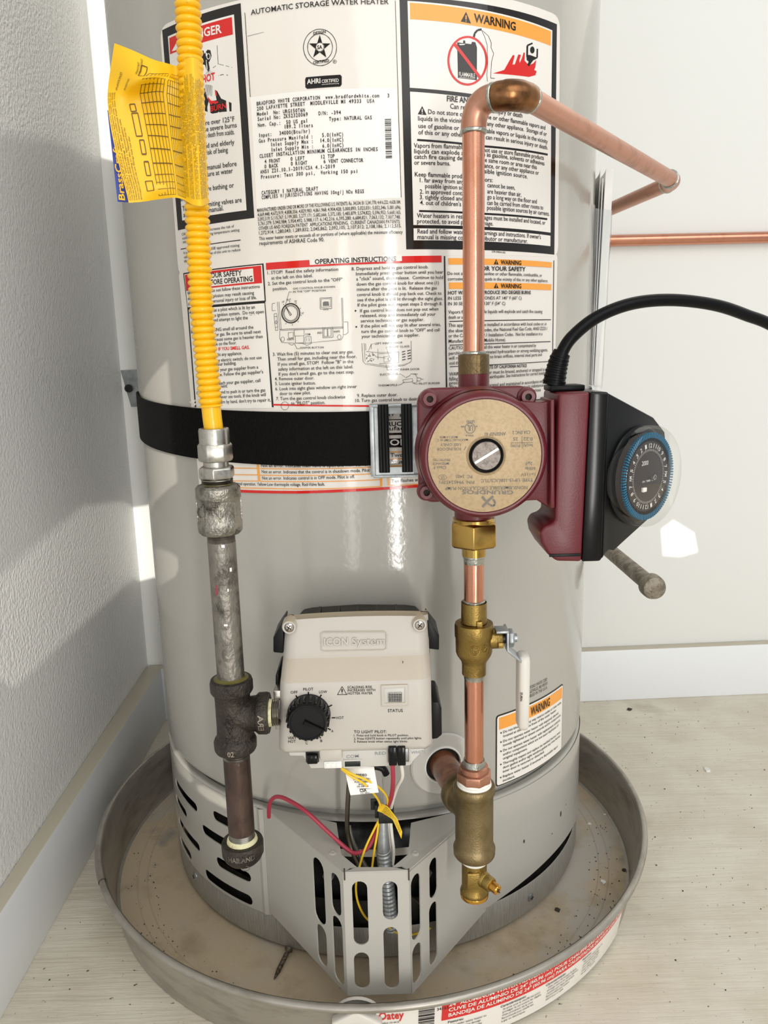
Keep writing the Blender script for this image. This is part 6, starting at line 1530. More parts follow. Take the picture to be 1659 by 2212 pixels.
for (px, py, z, r, lb) in ((1304, 1906, .0034, .0036, 'small pale paint chip near the right rim inside the pan'), (1306, 1760, .0034, .0020, 'tiny white paint chip on the pan floor far right, beside the wall'), (1273, 1780, .0034, .0026, 'round white paint chip on the pan floor close behind the right skirt'), (1528, 1664, .0002, .0055, 'oblong grey pebble of debris on the plywood floor right of the pan'), (1360, 1533, .0002, .0045, 'dark sliver of debris on the plywood near the back baseboard'), (1348, 1880, .0034, .0030, 'dark bent scrap on the pan floor against the right wall'), (1204, 1966, .0034, .0032, 'dark crumb on the pan floor in front of the right ring screw')):
    c = atz(px, py, z); m = MB(); flake(m, c, r, r*.35); dark = 'dark' in lb
    tag(m.build('debris_chip', 'debris_dark' if dark else 'chip', smooth=False), lb, 'debris', 'loose debris around the heater')
m = MB()
for k in range(240):
    a = rng.uniform(-1.5, 1.6); r = rng.uniform(.262, .296); c = (PC.x+r*math.sin(a), PC.y-r*math.cos(a), .0034)
    if math.hypot(c[0], c[1]) < .262: continue
    flake(m, c, rng.uniform(.0003, .0009), .0004)
for k in range(260):
    c = (rng.uniform(-.33, .62), rng.uniform(-.40, .28), .0002)
    if math.hypot(c[0]-PC.x, c[1]-PC.y) < .33: continue
    flake(m, c, rng.uniform(.0003, .0011), .0004)
tag(m.build('dust_specks', 'debris_dark', smooth=False, kind='stuff'), 'fine dark specks scattered over the pan floor and the plywood', 'debris')

# ================================================================ access cover (outer door)
DY, DXL, DXR, DZ0, DZ1 = -.3325, -.0280, .0282, .0405, .1630
TL = V(-.1105, -.2292, 0); TR = V(.1085, -.2300, 0)
OD = thing('access_cover', 'grey sheet metal burner access cover with vertical slots jutting from the heater base', 'access cover', (0, -.30, DZ0))
def slotset(lst, conv):
    out = []
    for (x0, y0, x1, y1) in lst:                       # measured box of a slot, in enlarged photo units
        px = lambda x, y: (560+x/3.19, 1620+y/3.19)
        a, b = conv(*px((x0+x1)/2, y0)), conv(*px((x0+x1)/2, y1)); l, r = conv(*px(x0, (y0+y1)/2)), conv(*px(x1, (y0+y1)/2))
        w = abs(r[0]-l[0])/2; xm = (a[0]+b[0])/2; out.append(stadium(xm, a[1]-w, xm, b[1]+w, w, 7))
    return out
cf = lambda px, py: (lambda q: (q.x, q.z))(at(px, py, DY))
# front
sheet([(DXL, DZ0), (DXR, DZ0), (DXR, DZ1), (DXL, DZ1)], slotset([(645, 905, 750, 1345), (655, 1395, 760, 1645), (850, 905, 955, 1170), (860, 1220, 960, 1645)], cf), lambda a, b, d: (a, DY+d, b), 0, .0012).build('front_panel', 'door_paint', OD, angle=30)
def side(A, B, lst, z0a, z0b, z1a, z1b):
    A, B = Vector(A), Vector(B); dv = (B-A); L = dv.length; dv.normalize(); n = V(dv.y, -dv.x, 0)
    def conv(px, py): q = onplane(px, py, A, n); return ((q-A).dot(dv), q.z)
    return sheet([(0, z0a), (L, z0b), (L, z1b), (0, z1a)], slotset(lst, conv), lambda a, b, d: tuple(A+dv*a+n*d+V(0, 0, b)), 0, .0012)
FL, FR = V(DXL, DY, 0), V(DXR, DY, 0)
side(FL, TL, [(495, 858, 560, 1130), (510, 1160, 578, 1595), (375, 757, 450, 1185), (400, 1215, 465, 1475)], DZ0, DZ0+.004, DZ1, DZ1-.001).build('side_panel', 'door_paint', OD, angle=30)
side(FR, TR, [(1040, 850, 1105, 1300), (1048, 1330, 1110, 1595), (1165, 742, 1220, 1012), (1165, 1045, 1220, 1470)], DZ0, DZ0-.001, DZ1, DZ1-.006).build('side_panel', 'door_paint', OD, angle=30)
# top flanges: triangles folded inwards, and the corner gussets
def flange(pts, name='top_flange'):
    m = MB(); P_ = [Vector(p) for p in pts]; n = len(P_); P_ = [p+V(0, 0, .0013) for p in P_]; m.add(P_+[p-V(0, 0, .0012) for p in P_], [tuple(range(n)), tuple(range(2*n-1, n-1, -1))]+[(i, n+i, n+(i+1) % n, (i+1) % n) for i in range(n)])
    return m.build(name, 'door_paint', OD, smooth=False)
fz = lambda px, py, z=DZ1: atz(px, py, z)
flange([V(DXL, DY, DZ1), V(TL.x, TL.y, DZ1-.001), fz(727, 1780), fz(737, 1848), fz(771, 1876), fz(830, 1876), V(DXL+.002, DY+.001, DZ1)][:5]+[V(DXL+.006, DY+.006, DZ1)])
flange([V(DXR, DY, DZ1), V(TR.x, TR.y, DZ1-.006), fz(888, 1780), fz(882, 1848), fz(848, 1876), V(DXR-.006, DY+.006, DZ1)])
flange([V(DXL, DY, DZ1), V(DXR, DY, DZ1), fz(848, 1876), fz(771, 1876)])
for q in ((719, 1845), (897, 1845)):
    c = fz(*q); MB().lathe([(0, .0036), (.0014, .0034), (.0020, .0022), (.0016, .0010), (.0016, 0)], c, (0, 0, 1), seg=20).build('dimple', 'door_paint', OD)
for px in (744, 883):
    c = at(px, 1888, DY-.0004); MB().box((c.x-.0006, DY-.0006, c.z-.006), (c.x+.0006, DY+.001, c.z+.0045)).build('bare_edge', 'debris_dark', OD)

# ================================================================ gas line
GX, GY = -.1090, -.345
def hexp(z0, z1, r, ch=.0012): return [(z0, r*.90), (z0+ch, r), (z1-ch, r), (z1, r*.90)]
HS = thing('gas_flex_connector', 'yellow coated corrugated gas connector hose with hex nuts above the iron pipe', 'gas hose', (GX, GY, .5045))
pts = spline([(GX, GY, .5455), at(457, 890, GY), at(448, 800, GY), at(438.5, 700, GY), at(432, 600, GY), at(425.5, 450, GY-.001), at(418.5, 310, GY-.002), at(411, 130, GY-.004), at(405, 0, GY-.005), at(397, -150, GY-.006)], 60)
# resample evenly and corrugate
L_ = [0]
for a, b in zip(pts, pts[1:]): L_.append(L_[-1]+(b-a).length)
tot = L_[-1]; pitch = .0046; step = pitch/10; rp = []; rr = []; i = 0; s = 0
while s < tot:
    while L_[i+1] < s: i += 1
    t = (s-L_[i])/(L_[i+1]-L_[i]); rp.append(pts[i].lerp(pts[i+1], t))
    smooth_part = s < .0165
    rr.append(.0070 if smooth_part else .0067+.0020*abs(math.sin(math.pi*s/pitch))**.75)
    s += step
MB().tube(rp, rr, 28).build('hose', 'hose_yellow', HS, angle=60)
MB().lathe([(.5345, .0112), (.5445, .0112), (.5460, .0108), (.5462, .0094), (.540, .0090)], (GX, GY, 0), seg=40).build('collar', 'nickel', HS, angle=30)
nut = MB().lathe(hexp(.5215, .5355, .0130, .002), (GX, GY, 0), seg=6, rot=math.radians(12)).build('flare_nut', 'nickel', HS, bevel=.0009, bseg=3)
MB().lathe([(.517, .0092), (.5225, .0092)], (GX, GY, 0), seg=32).build('neck', 'nickel', HS)
MB().lathe(hexp(.5085, .5180, .0138, .0015), (GX, GY, 0), seg=6, rot=math.radians(30)).build('adapter_hex', 'nickel', HS, bevel=.0007, bseg=3)
pf = [(.5085, .0116)]
for k in range(4): pf += [(.5078-.0012*k, .0118), (.5072-.0012*k, .0106)]
MB().lathe(pf[::-1], (GX, GY, 0), seg=36).build('adapter_thread', 'thread', HS, angle=20)
MB().lathe([(.5000, .0118), (.5045, .0116), (.5058, .0108)], (GX, GY, 0), seg=30).build('pipe_dope', 'dope', HS)

GP = thing('gas_drip_leg', 'iron gas pipe with tee, lower nipple and cap left of the control valve', 'gas pipe', (GX, GY, .187))
cp = MB().lathe([(.4665, .0110), (.4668, .0145), (.4690, .0164), (.4760, .0168), (.4775, .0160), (.4785, .0158), (.4925, .0160), (.4935, .0162), (.4945, .0168), (.5020, .0166), (.5038, .0150), (.5045, .0118), (.500, .011)], (GX, GY, 0), seg=48, caps=(True, False)).build('coupling', 'galv_cast', GP, angle=40); cp['label'] = 'rough cast galvanized coupling'
m = MB()
for k in range(8):
    a = 2*math.pi*k/8+.2; d = V(math.cos(a), math.sin(a), 0); m.obox(V(GX, GY, .4852)+d*.0162, d*.0007, V(-d.y, d.x, 0)*.0007, V(0, 0, .0068))
m.build('cast_rib', 'galv_cast', cp, bevel=.0004)
ru = MB(); ru.lathe([(0, .0046), (.0008, .0046), (.0008, .0038), (0, .0038)], V(GX, GY, .485)+V(-.70, -.71, 0)*.0158, V(-.70, -.71, 0), seg=20, caps=(False, False)); ru.build('cast_ring_mark', 'galv_cast', cp)
def threads(z0, z1, r, n, m='thread', nm='thread', par=None, o=(GX, GY, 0), ax=(0, 0, 1)):
    pf = []
    for k in range(n): a = z0+(z1-z0)*k/n; b = z0+(z1-z0)*(k+.5)/n; pf += [(a, r), (b, r-.0008)]
    pf.append((z1, r)); return MB().lathe(pf, o, ax, seg=40, caps=(False, False)).build(nm, m, par, angle=15)
nip = MB().lathe([(.340, .01065), (.4605, .01065)], (GX, GY, 0), seg=44).build('upper_nipple', 'old_pipe', GP); nip['label'] = 'scuffed grey galvanized nipple with label residue'
threads(.4605, .4680, .0106, 5, 'old_pipe', 'nipple_thread', nip)
for (px, py, w, h) in ((505, 1232, .0022, .0030), (483, 1180, .003, .0022), (494, 1275, .0014, .0022), (489, 1350, .0034, .0016)):
    c = at(px, py, GY-.0101); a = math.atan2(c.x-GX, .0106); n = 5; m = MB()
    m.add([(GX+.01085*math.sin(a+(i/n-.5)*w/.0106), GY-.01085*math.cos(a+(i/n-.5)*w/.0106), c.z+h*k) for k in (-.5, .5) for i in range(n)], [(i, i+1, n+i+1, n+i) for i in range(n-1)]); m.build('paper_residue', 'paper', nip, smooth=False)
c = at(467, 1275, GY-.0095); a = math.atan2(c.x-GX, .0106)
MB().add([(GX+.0108*math.sin(a+x*.0008/.0106), GY-.0108*math.cos(a+x*.0008/.0106), c.z+z*.004) for x, z in ((-1, -1), (1, -.8), (.8, 1), (-.6, .9))], [(0, 1, 2, 3)]).build('red_residue', 'wire_red', nip, smooth=False)
MB().lathe([(.3455, .0112), (.3495, .0150), (.3505, .0116), (.3515, .01075)], (GX, GY, 0), seg=36, caps=(False, False)).build('pipe_dope', 'dope', GP)
ZB = .3190
te = MB()
te.lathe([(.2875, .0125), (.2885, .0158), (.2905, .0168), (.2965, .0170), (.2990, .0160), (.3005, .0142), (.3080, .0138), (.3300, .0138), (.3365, .0140), (.3382, .0158), (.3400, .0168), (.3465, .0168), (.3490, .0160), (.3500, .0140), (.3490, .0108)], (GX, GY, 0), seg=52, caps=(True, False))
te.lathe([(.002, .0136), (.0105, .0134), (.0180, .0142), (.0195, .0156), (.0205, .0164), (.0265, .0166), (.0285, .0158), (.0290, .0120), (.027, .0108)], (GX, GY, ZB), (1, 0, 0), seg=52, caps=(False, False))
te = te.build('tee', 'black_iron', GP, angle=45); te['label'] = 'black iron tee with cast diamond mark'
# cast marks on the tee
def tee_pt(a, z, dr=.0): return (GX+(.0141+dr)*math.sin(a), GY-(.0141+dr)*math.cos(a), z)
def cast_path(m, pts, r=.00035, cl=False):
    m.tube([tee_pt(*q) for q in (pts+[pts[0]] if cl else pts)], r, 6)
m = MB(); ca, cz = -.08, .3170
cast_path(m, [(ca, cz+.0085), (ca+.26, cz), (ca, cz-.0085), (ca-.26, cz)], cl=True)
cast_path(m, [(ca+.10, cz+.003), (ca-.03, cz+.0036), (ca-.10, cz+.001), (ca+.03, cz), (ca+.10, cz-.0015), (ca+.03, cz-.0038), (ca-.10, cz-.003)])
cast_path(m, [(ca+.12+.15*math.cos(t), .3035+.0026*math.sin(t)) for t in [k*math.pi/7 for k in range(14)]], cl=True)
cast_path(m, [(ca+.06, .3048), (ca+.18, .3022)]); cast_path(m, [(ca+.12, .3055), (ca+.12, .3015)])
for k in (-.42, .42): cast_path(m, [(ca+.12+k*.8, .3048), (ca+.12+k*.8+.08, .3052), (ca+.12+k*.8+.08, .3022), (ca+.12+k*.8, .3020)])
m.build('cast_mark', 'black_iron', te)
m = MB()
def band_txt(z, a0, a1, r, s, h): put_text(m, s, (a0, z), (a1, z), h, lambda a, b: (GX+(r)*math.sin(a), GY-(r)*math.cos(a), b), 'b')
band_txt(.2910, -.20, .10, .0173, '02', .0042); 
put_text(m, 'CHINA'[:0] or 'ERA', (-.9, 0), (-.1, 0), .0042, lambda a, b: (GX+.0218+b, GY-.0169*math.cos(a+.45), ZB+.0169*math.sin(a+.45)), 'b')
m.build('cast_lettering', 'galv_stub', te, fix=False, smooth=False)
threads(.0285, .0370, .0104, 5, 'thread', 'branch_thread', GP, (GX, GY, ZB), (1, 0, 0))
MB().lathe([(.0284, .0112), (.0300, .0108), (.0312, .0104)], (GX, GY, ZB), (1, 0, 0), seg=30, caps=(False, False)).build('pipe_dope', 'dope_white', GP)
ln = MB().lathe([(.2150, .01070), (.2820, .01070)], (GX, GY, 0), seg=44).build('lower_nipple', 'rusty_pipe', GP); ln['label'] = 'rust-brown iron nipple'
threads(.2820, .2885, .0106, 4, 'thread', 'nipple_thread', ln); threads(.2085, .2150, .0106, 4, 'thread', 'nipple_thread', ln)
MB().lathe([(.2060, .0128), (.2085, .0122), (.2100, .0108)], (GX, GY, 0), seg=30, caps=(False, False)).build('pipe_dope', 'dope_white', GP)
cap = MB().lathe([(.1872, .0020), (.1876, .0090), (.1890, .0130), (.1915, .0152), (.1945, .0164), (.1955, .0170), (.2045, .0172), (.2062, .0166), (.2066, .0125), (.2050, .0107)], (GX, GY, 0), seg=52, caps=(True, False)).build('cap', 'black_iron', GP, angle=45)
m = MB(); put_text(m, 'THAILAND', (-.75, .1975), (.75, .1975), .0044, lambda a, b: (GX+.0174*math.sin(a), GY-.0174*math.cos(a), b), 'b')
for t0 in range(1): m.tube([V(GX+.004+.0034*math.cos(t), GY-.0152+.0004, .1912+.0022*math.sin(t)-.0004) for t in [k*math.pi/8 for k in range(17)]], .0003, 5)
m.build('cast_lettering', 'old_pipe', cap, fix=False, smooth=False)

# yellow tag wrapped round the hose: one folded leaf, surface through measured points
TG = thing('hose_tag', 'crumpled yellow instruction tag folded around the gas hose', 'tag', tuple(at(430, 438, GY)))
rows = [
 [(247, 93, -.352), (285, 108, -.356), (330, 128, -.356), (362, 137, -.350), (382, 142, -.347), (398, 128, -.3560), (418, 124, -.3595), (438, 133, -.3475)],
 [(240, 140, -.350), (282, 148, -.360), (325, 160, -.362), (362, 160, -.352), (383, 165, -.348), (399, 160, -.3570), (420, 160, -.3605), (439, 165, -.3475)],
 [(234, 182, -.347), (268, 184, -.354), (310, 172, -.364), (352, 172, -.356), (384, 182, -.3505), (401, 190, -.3575), (422, 190, -.3610), (440, 195, -.3475)],
 [(232, 215, -.350), (262, 212, -.350), (305, 208, -.346), (348, 204, -.351), (384, 215, -.3510), (402, 220, -.3580), (424, 220, -.3610), (441, 225, -.3475)],
 [(236, 255, -.352), (270, 258, -.349), (315, 255, -.345), (355, 255, -.349), (386, 262, -.3515), (404, 262, -.3580), (426, 262, -.3610), (443, 265, -.3475)],
 [(244, 300, -.354), (280, 305, -.351), (324, 305, -.347), (362, 308, -.350), (389, 315, -.3515), (407, 315, -.3580), (428, 315, -.3610), (445, 315, -.3475)],
 [(258, 360, -.358), (292, 368, -.354), (335, 368, -.350), (372, 368, -.351), (393, 375, -.3520), (411, 375, -.3580), (431, 375, -.3610), (447, 372, -.3475)],
 [(271, 408, -.360), (302, 408, -.356), (342, 404, -.352), (376, 402, -.351), (396, 410, -.3525), (413, 415, -.3590), (433, 415, -.3610), (449, 412, -.3475)],
 [(278, 438, -.361), (306, 436, -.357), (347, 430, -.3475), (378, 427, -.351), (398, 432, -.3535), (416, 442, -.3600), (436, 445, -.3610), (450, 440, -.3475)]]
G = [[at(*q) for q in r_] for r_ in rows]
def tagpt(s, t, off=0.0):                              # s 0..1 left to right, t 0..1 top to bottom (Catmull-Rom both ways)
    def cr(P_, x):
        n_ = len(P_)-1; x = min(max(x, 0), 1)*n_; i = min(int(x), n_-1); f = x-i
        a = P_[max(i-1, 0)]; b = P_[i]; c = P_[i+1]; d = P_[min(i+2, n_)]
        return .5*((2*b)+(c-a)*f+(2*a-5*b+4*c-d)*f*f+(3*b-a-3*c+d)*f**3)
    q = cr([cr(r_, s) for r_ in G], t); return q+V(0, -off, 0)
tm = MB().grid(46, 46, lambda s, t: tagpt(s, t)).build('front_leaf', 'tag_yellow', TG, angle=80)
bl = MB().grid(10, 14, lambda s, t: at(232+22*t+40*s, 238+(198+2*s)*t, -.3490-.004*t+.004*s)); bl.build('back_leaf', 'blue', TG, angle=80)['label'] = 'blue back leaf of the tag'
ft = lambda a, b: tagpt(a, b, .0006)
pk = MB()
def tag_line(a, b, w=.006): 
    n = 8
    dx, dy = b[0]-a[0], b[1]-a[1]; L2_ = math.hypot(dx, dy); nx, ny = -dy/L2_*w/2, dx/L2_*w/2
    pk.grid(n, 2, lambda s, t: ft(a[0]+dx*s+nx*(2*t-1), a[1]+dy*s+ny*(2*t-1)))
for (sa, sb, n) in ((.28, .445, 6), (.475, .60, 6)):
    for k in range(n+1): x = sa+(sb-sa)*k/n; tag_line((x, .12+.10*(x-.28)), (x, .955), .0045)
    for k in range(15): y = .12+(.955-.12)*k/14; tag_line((sa, y), (sb, y), .0045)
rng = random.Random(9)
words = 'connector must be installed according to the National Fuel Gas Code ANSI Z223.1 approved appliance outlet use only new fittings leak test after every installation do not kink twist or torque the tube when tightening this connector inspect before use not for movable equipment CAUTION DO NOT conceal or run connector through walls floors or partitions '.split()
def vtext(s, t0, t1, h, txt):                          # reads bottom to top
    P_, F_ = lay(txt); pk.add([ft(s-h*b, t1-(t1-t0)*a) for a, b in P_], F_)
for k in range(17):
    s = .625+.0215*k; o = rng.randrange(len(words)-14)
    if k in (3, 7, 11): vtext(s, .2+rng.random()*.1, .62, .013, ' '.join(words[o:o+7]))
    else: vtext(s, .12+rng.random()*.06, .93, .013, ' '.join(words[o:o+13]))
for k in range(7):
    s = .03+.02*k; o = rng.randrange(20); vtext(s, .30+.05*k if k > 3 else .32, .97, .012, ' '.join(words[o:o+10]))
for (s, t0, t1) in ((.10, .16, .30), (.17, .20, .31), (.20, .07, .16), (.22, .04, .15)): vtext(s, t0, t1, .013, 'APPLIANCE INLET')
for (a, b, c, d) in ((.215, .08, .255, .17), (.20, .42, .235, .46), (.20, .47, .24, .60), (.215, .62, .245, .68), (.22, .71, .25, .78), (.20, .82, .25, .90)):
    for e_ in (((a, b), (c, b)), ((c, b), (c, d)), ((c, d), (a, d)), ((a, d), (a, b))): tag_line(*e_, .006)
pk.build('black_print', 'brown', tm, fix=False, smooth=False)
mb = MB(); P_, F_ = lay('BrassCraft', 'b'); mb.add([at(270-14*a-13*b, 433-118*a-1.5*b, -.3548+.0014*a) for a, b in P_], F_); mb.build('yellow_print', 'tag_yellow', TG, fix=False, smooth=False)

# ================================================================ gas control valve
VL = thing('gas_control_valve', 'beige gas control valve with black dial mounted on the heater front', 'gas valve', (-.011, -.30, .27))
FY = -.3450
def vz(py, Y): return at(770, py, Y).z
za = vz(1624, FY); zb_ = vz(1478, FY); zc1 = vz(1412, FY+.016); zd = vz(1345, FY+.020); ze = vz(1336, FY+.028)
xl = lambda z: -.0752+.0095*max(0, (z-.300))/.10; xr = lambda z: .0492-.0005*max(0, z-.3)/.1
prof = [(za-.0015, FY+.004), (za+.002, FY+.0005), (za+.004, FY), (zb_-.002, FY), (zb_+.002, FY+.0010), (zc1-.002, FY+.0140), (zc1+.002, FY+.0155), (zd-.002, FY+.0195), (zd+.003, FY+.0215), (ze, FY+.0300), (ze+.001, FY+.036)]
m = MB(); n = 22; P_ = []
for (z, y) in prof:
    for i in range(n):
        t = i/(n-1); x = xl(z)+(xr(z)-xl(z))*t; e_ = min(t, 1-t)*(xr(z)-xl(z)); rd = .0055
        yy = y+(rd-math.sqrt(max(rd*rd-(rd-min(e_, rd))**2, 0)))*1.0
        crown = .0018*(1-(2*t-1)**2) if z > zd else 0
        P_.append((x, yy, z+(crown if z >= ze-.001 else crown*.6)))
F_ = [(j*n+i, j*n+i+1, (j+1)*n+i+1, (j+1)*n+i) for j in range(len(prof)-1) for i in range(n-1)]
# skirt back to the tank
def back(idx): return [(P_[k][0], FY+.038, P_[k][2]) for k in idx]
left = [j*n for j in range(len(prof))]; right = [j*n+n-1 for j in range(len(prof))]; topi = [(len(prof)-1)*n+i for i in range(n)]; boti = list(range(n))
loop = boti+right[1:]+topi[::-1][1:]+left[::-1][1:-1]
o_ = len(P_); P_ += back(loop); k_ = len(loop)
F_ += [(loop[i], loop[(i+1) % k_], o_+(i+1) % k_, o_+i) for i in range(k_)]
vb_ = m.add(P_, F_).build('cover', 'valve_beige', VL, angle=48)
# corner screw bosses and screws
for (px, py) in ((624, 1357), (907, 1352)):
    c = at(px, py, FY+.014); bo = MB().lathe([(0, .0062), (.010, .0060), (.0118, .0052), (.0118, .0040), (.0104, .0038)], V(c.x, FY+.027, c.z), (0, -1, 0), seg=28).build('screw_boss', 'valve_beige', VL)
    sc = MB().lathe([(0, .0037), (.0012, .0036), (.0022, .0024), (.0024, 0)], V(c.x, FY+.0168, c.z), (0, -1, 0), seg=20).build('screw', 'chrome', bo)
    o = V(c.x, FY+.0145, c.z); d = V(.6, 0, .8); e_ = V(.8, 0, -.6)
    MB().obox(o, d*.0022, e_*.0004, V(0, .0003, 0)).obox(o, d*.0004, e_*.0022, V(0, .0003, 0)).build('cross_slot', 'debris_dark', bo)
# embossed name plate
def face_up(px, py): return onplane(px, py, V(0, FY+.0170, (zc1+zd)/2), V(0, -1, .14).normalized())
nu = V(0, -1, .14).normalized(); eu = V(0, .14, 1).normalized()
m = MB(); cs = [face_up(*q) for q in ((694, 1404), (693, 1368), (699, 1365), (830, 1364), (835, 1369), (834, 1400), (829, 1403), (699, 1406))]
m.tube([c+nu*.0004 for c in cs+[cs[0]]], .0004, 6)
a = face_up(700, 1394); b = face_up(831, 1391)
def emb(s, x0, x1, h, st):
    P2, F2 = lay(s, st); o = len(m.v); ex = (b-a).normalized(); Wd = (b-a).length
    for dd in (.0002, .0011): m.v += [tuple(a+ex*(Wd*(x0+(x1-x0)*u_))+eu*(h*v_)+nu*dd) for u_, v_ in P2]
    nP = len(P2); m.f += [tuple(i+o for i in f) for f in F2]+[tuple(i+o+nP for i in f) for f in F2]
    from collections import Counter
    ec = Counter(frozenset((f[i], f[(i+1) % len(f)])) for f in F2 for i in range(len(f)))
    m.f += [(i+o, j+o, j+o+nP, i+o+nP) for fs in ec if ec[fs] == 1 for i, j in [tuple(fs)]]
emb('ICON', 0.0, .40, .0060, 'b'); emb('System', .46, 1.0, .0058, '')
m.build('embossed_name', 'valve_beige', VL)
# heat-sink style black cap behind the top, lugs at the sides
KY = FY+.040
zt_ = vz(1349, KY); hs = MB()
pl = [(-.068, .276), (-.0685, zt_-.024), (-.0655, zt_-.010), (-.058, zt_-.0015), (-.050, zt_), (-.010, zt_+.0016), (.032, zt_), (.0415, zt_-.0015), (.0485, zt_-.010), (.0505, zt_-.024), (.046, .276)]
hs.prism(pl, lambda a, b, d: (a, d, b), FY+.036, -.256)
hk = hs.build('rear_housing', 'sink_black', VL, bevel=.0015)
for k in range(5):
    x = at(685+43*k, 1316, KY).x; MB().obox(V(x, FY+.056, zt_+.0016), V(.0011, 0, 0), V(0, .0185, 0), V(0, 0, .0034)).build('rib', 'sink_black', hk)
def lug(pts, y0, y1): 
    q = [at(px, py, y0) for px, py in pts]; return MB().prism([(c.x, c.z) for c in q], lambda a, b, d: (a, d, b), y0, y1).build('side_lug', 'black_satin', VL, bevel=.0012)
lug([(612, 1345), (600, 1362), (590, 1378), (590, 1410), (612, 1412)], FY+.022, -.29); lug([(924, 1340), (938, 1358), (949, 1372), (949, 1405), (924, 1402)], FY+.022, -.29)
lug([(933, 1517), (948, 1517), (954, 1530), (955, 1588), (945, 1596), (933, 1598)], FY+.016, -.285); lug([(601, 1452), (595, 1458), (595, 1490), (603, 1492)], FY+.018, -.29)
# inlet boss on the left
MB().box((xl(.319)-.004, FY+.006, ZB-.018), (xl(.319)+.003, FY+.050, ZB+.016)).build('inlet_block', 'nickel', VL, bevel=.001)
MB().lathe([(0, .0025), (.002, .0025)], V(xl(.319)-.003, FY+.012, ZB-.002), (0, -1, 0), seg=6).build('pressure_port', 'steel_zinc', VL)
# lower ledge with the connectors
lz1, lz0 = za+.001, vz(1657, FY+.004)
q = [(-.0685, lz1), (.0430, lz1), (.0430, lz1-.003), (.0335, lz0+.004), (.0310, lz0), (-.0500, lz0), (-.0530, lz0+.0065), (-.0560, lz1-.0055), (-.0665, lz1-.005)]
MB().prism(q, lambda a, b, d: (a, d, b), FY+.0035, -.275).build('connector_ledge', 'valve_grey', VL, bevel=.001)
def vbox(px0, py0, px1, py1, y0, y1, nm, mt, bv=.0006, par=VL):
    a, b = at(px0, py1, y0), at(px1, py0, y0); return MB().box((a.x, y0, a.z), (b.x, y1, b.z)).build(nm, mt, par, bevel=bv)
vbox(661, 1621, 688, 1648, FY+.0028, FY+.012, 'igniter_recess', 'black_satin'); ig = vbox(663, 1633, 686, 1652, FY-.0015, FY+.006, 'igniter_button', 'black_plastic', .0012)
vbox(690, 1619, 739, 1645, FY-.0005, FY+.012, 'igniter_cover', 'valve_beige', .0022)
wc = vbox(700, 1645, 738, 1661, FY+.002, FY+.014, 'harness_plug', 'white_plastic', .0008)
for k in range(3): vbox(704+11*k, 1649, 712+11*k, 1659, FY+.0014, FY+.003, 'plug_rib', 'white_plastic', .0003, wc)
def frame(px0, py0, px1, py1, w, y, nm, mt, d=.0012):
    a, b = at(px0, py1, y), at(px1, py0, y); w2 = w
    return sheet([(a.x, a.z), (b.x, a.z), (b.x, b.z), (a.x, b.z)], [[(a.x+w2, a.z+w2), (b.x-w2, a.z+w2), (b.x-w2, b.z-w2), (a.x+w2, b.z-w2)]], lambda p, r, dd: (p, y+dd, r), 0, d+.002).build(nm, mt, VL, bevel=.0003)
frame(742, 1641, 781, 1660, .0010, FY+.0020, 'com_socket', 'valve_grey'); vbox(745, 1645, 778, 1657, FY+.0030, FY+.004, 'socket_recess', 'dark_steel')
frame(836, 1611, 886, 1650, .0012, FY+.0020, 'terminal_frame', 'valve_beige'); vbox(839, 1615, 883, 1647, FY+.0030, FY+.004, 'terminal_recess', 'steel_zinc')
for k, px in enumerate((840, 859)):
    vbox(px, 1615, px+17, 1655, FY-.0035, FY+.0030, 'spade_terminal', 'black_plastic', .0008)
m = MB()
for (s, a, b, h) in (('COM', (748, 1638), (775, 1636), .0026), ('RED', (810, 1631), (834, 1630), .0026), ('WHITE', (888, 1629), (920, 1627), .0026)):
    q0, q1 = at(*a, FY+.0032), at(*b, FY+.0032); put_text(m, s, (q0.x, q0.z), (q1.x, q1.z), h, lambda a_, b_: (a_, FY+.0032, b_))
m.build('moulded_lettering', 'paper_print', VL, fix=False, smooth=False)
# status window
frame(824, 1479, 881, 1526, .0026, FY-.0012, 'window_frame', 'valve_beige'); vbox(829, 1484, 876, 1521, FY-.0004, FY+.001, 'window_panel', 'valve_grey')
lw = vbox(838, 1496, 869, 1518, FY-.0018, FY, 'status_lens', 'lens', .0008)
m = MB()
for i in range(8):
    for j in range(5): c = at(841+3.6*i, 1500+3.6*j, FY-.002); m.obox(V(c.x, FY-.0019, c.z), V(.00045, 0, 0), V(0, .0002, 0), V(0, 0, .00045))
m.build('lens_grain', 'dark_steel', lw)
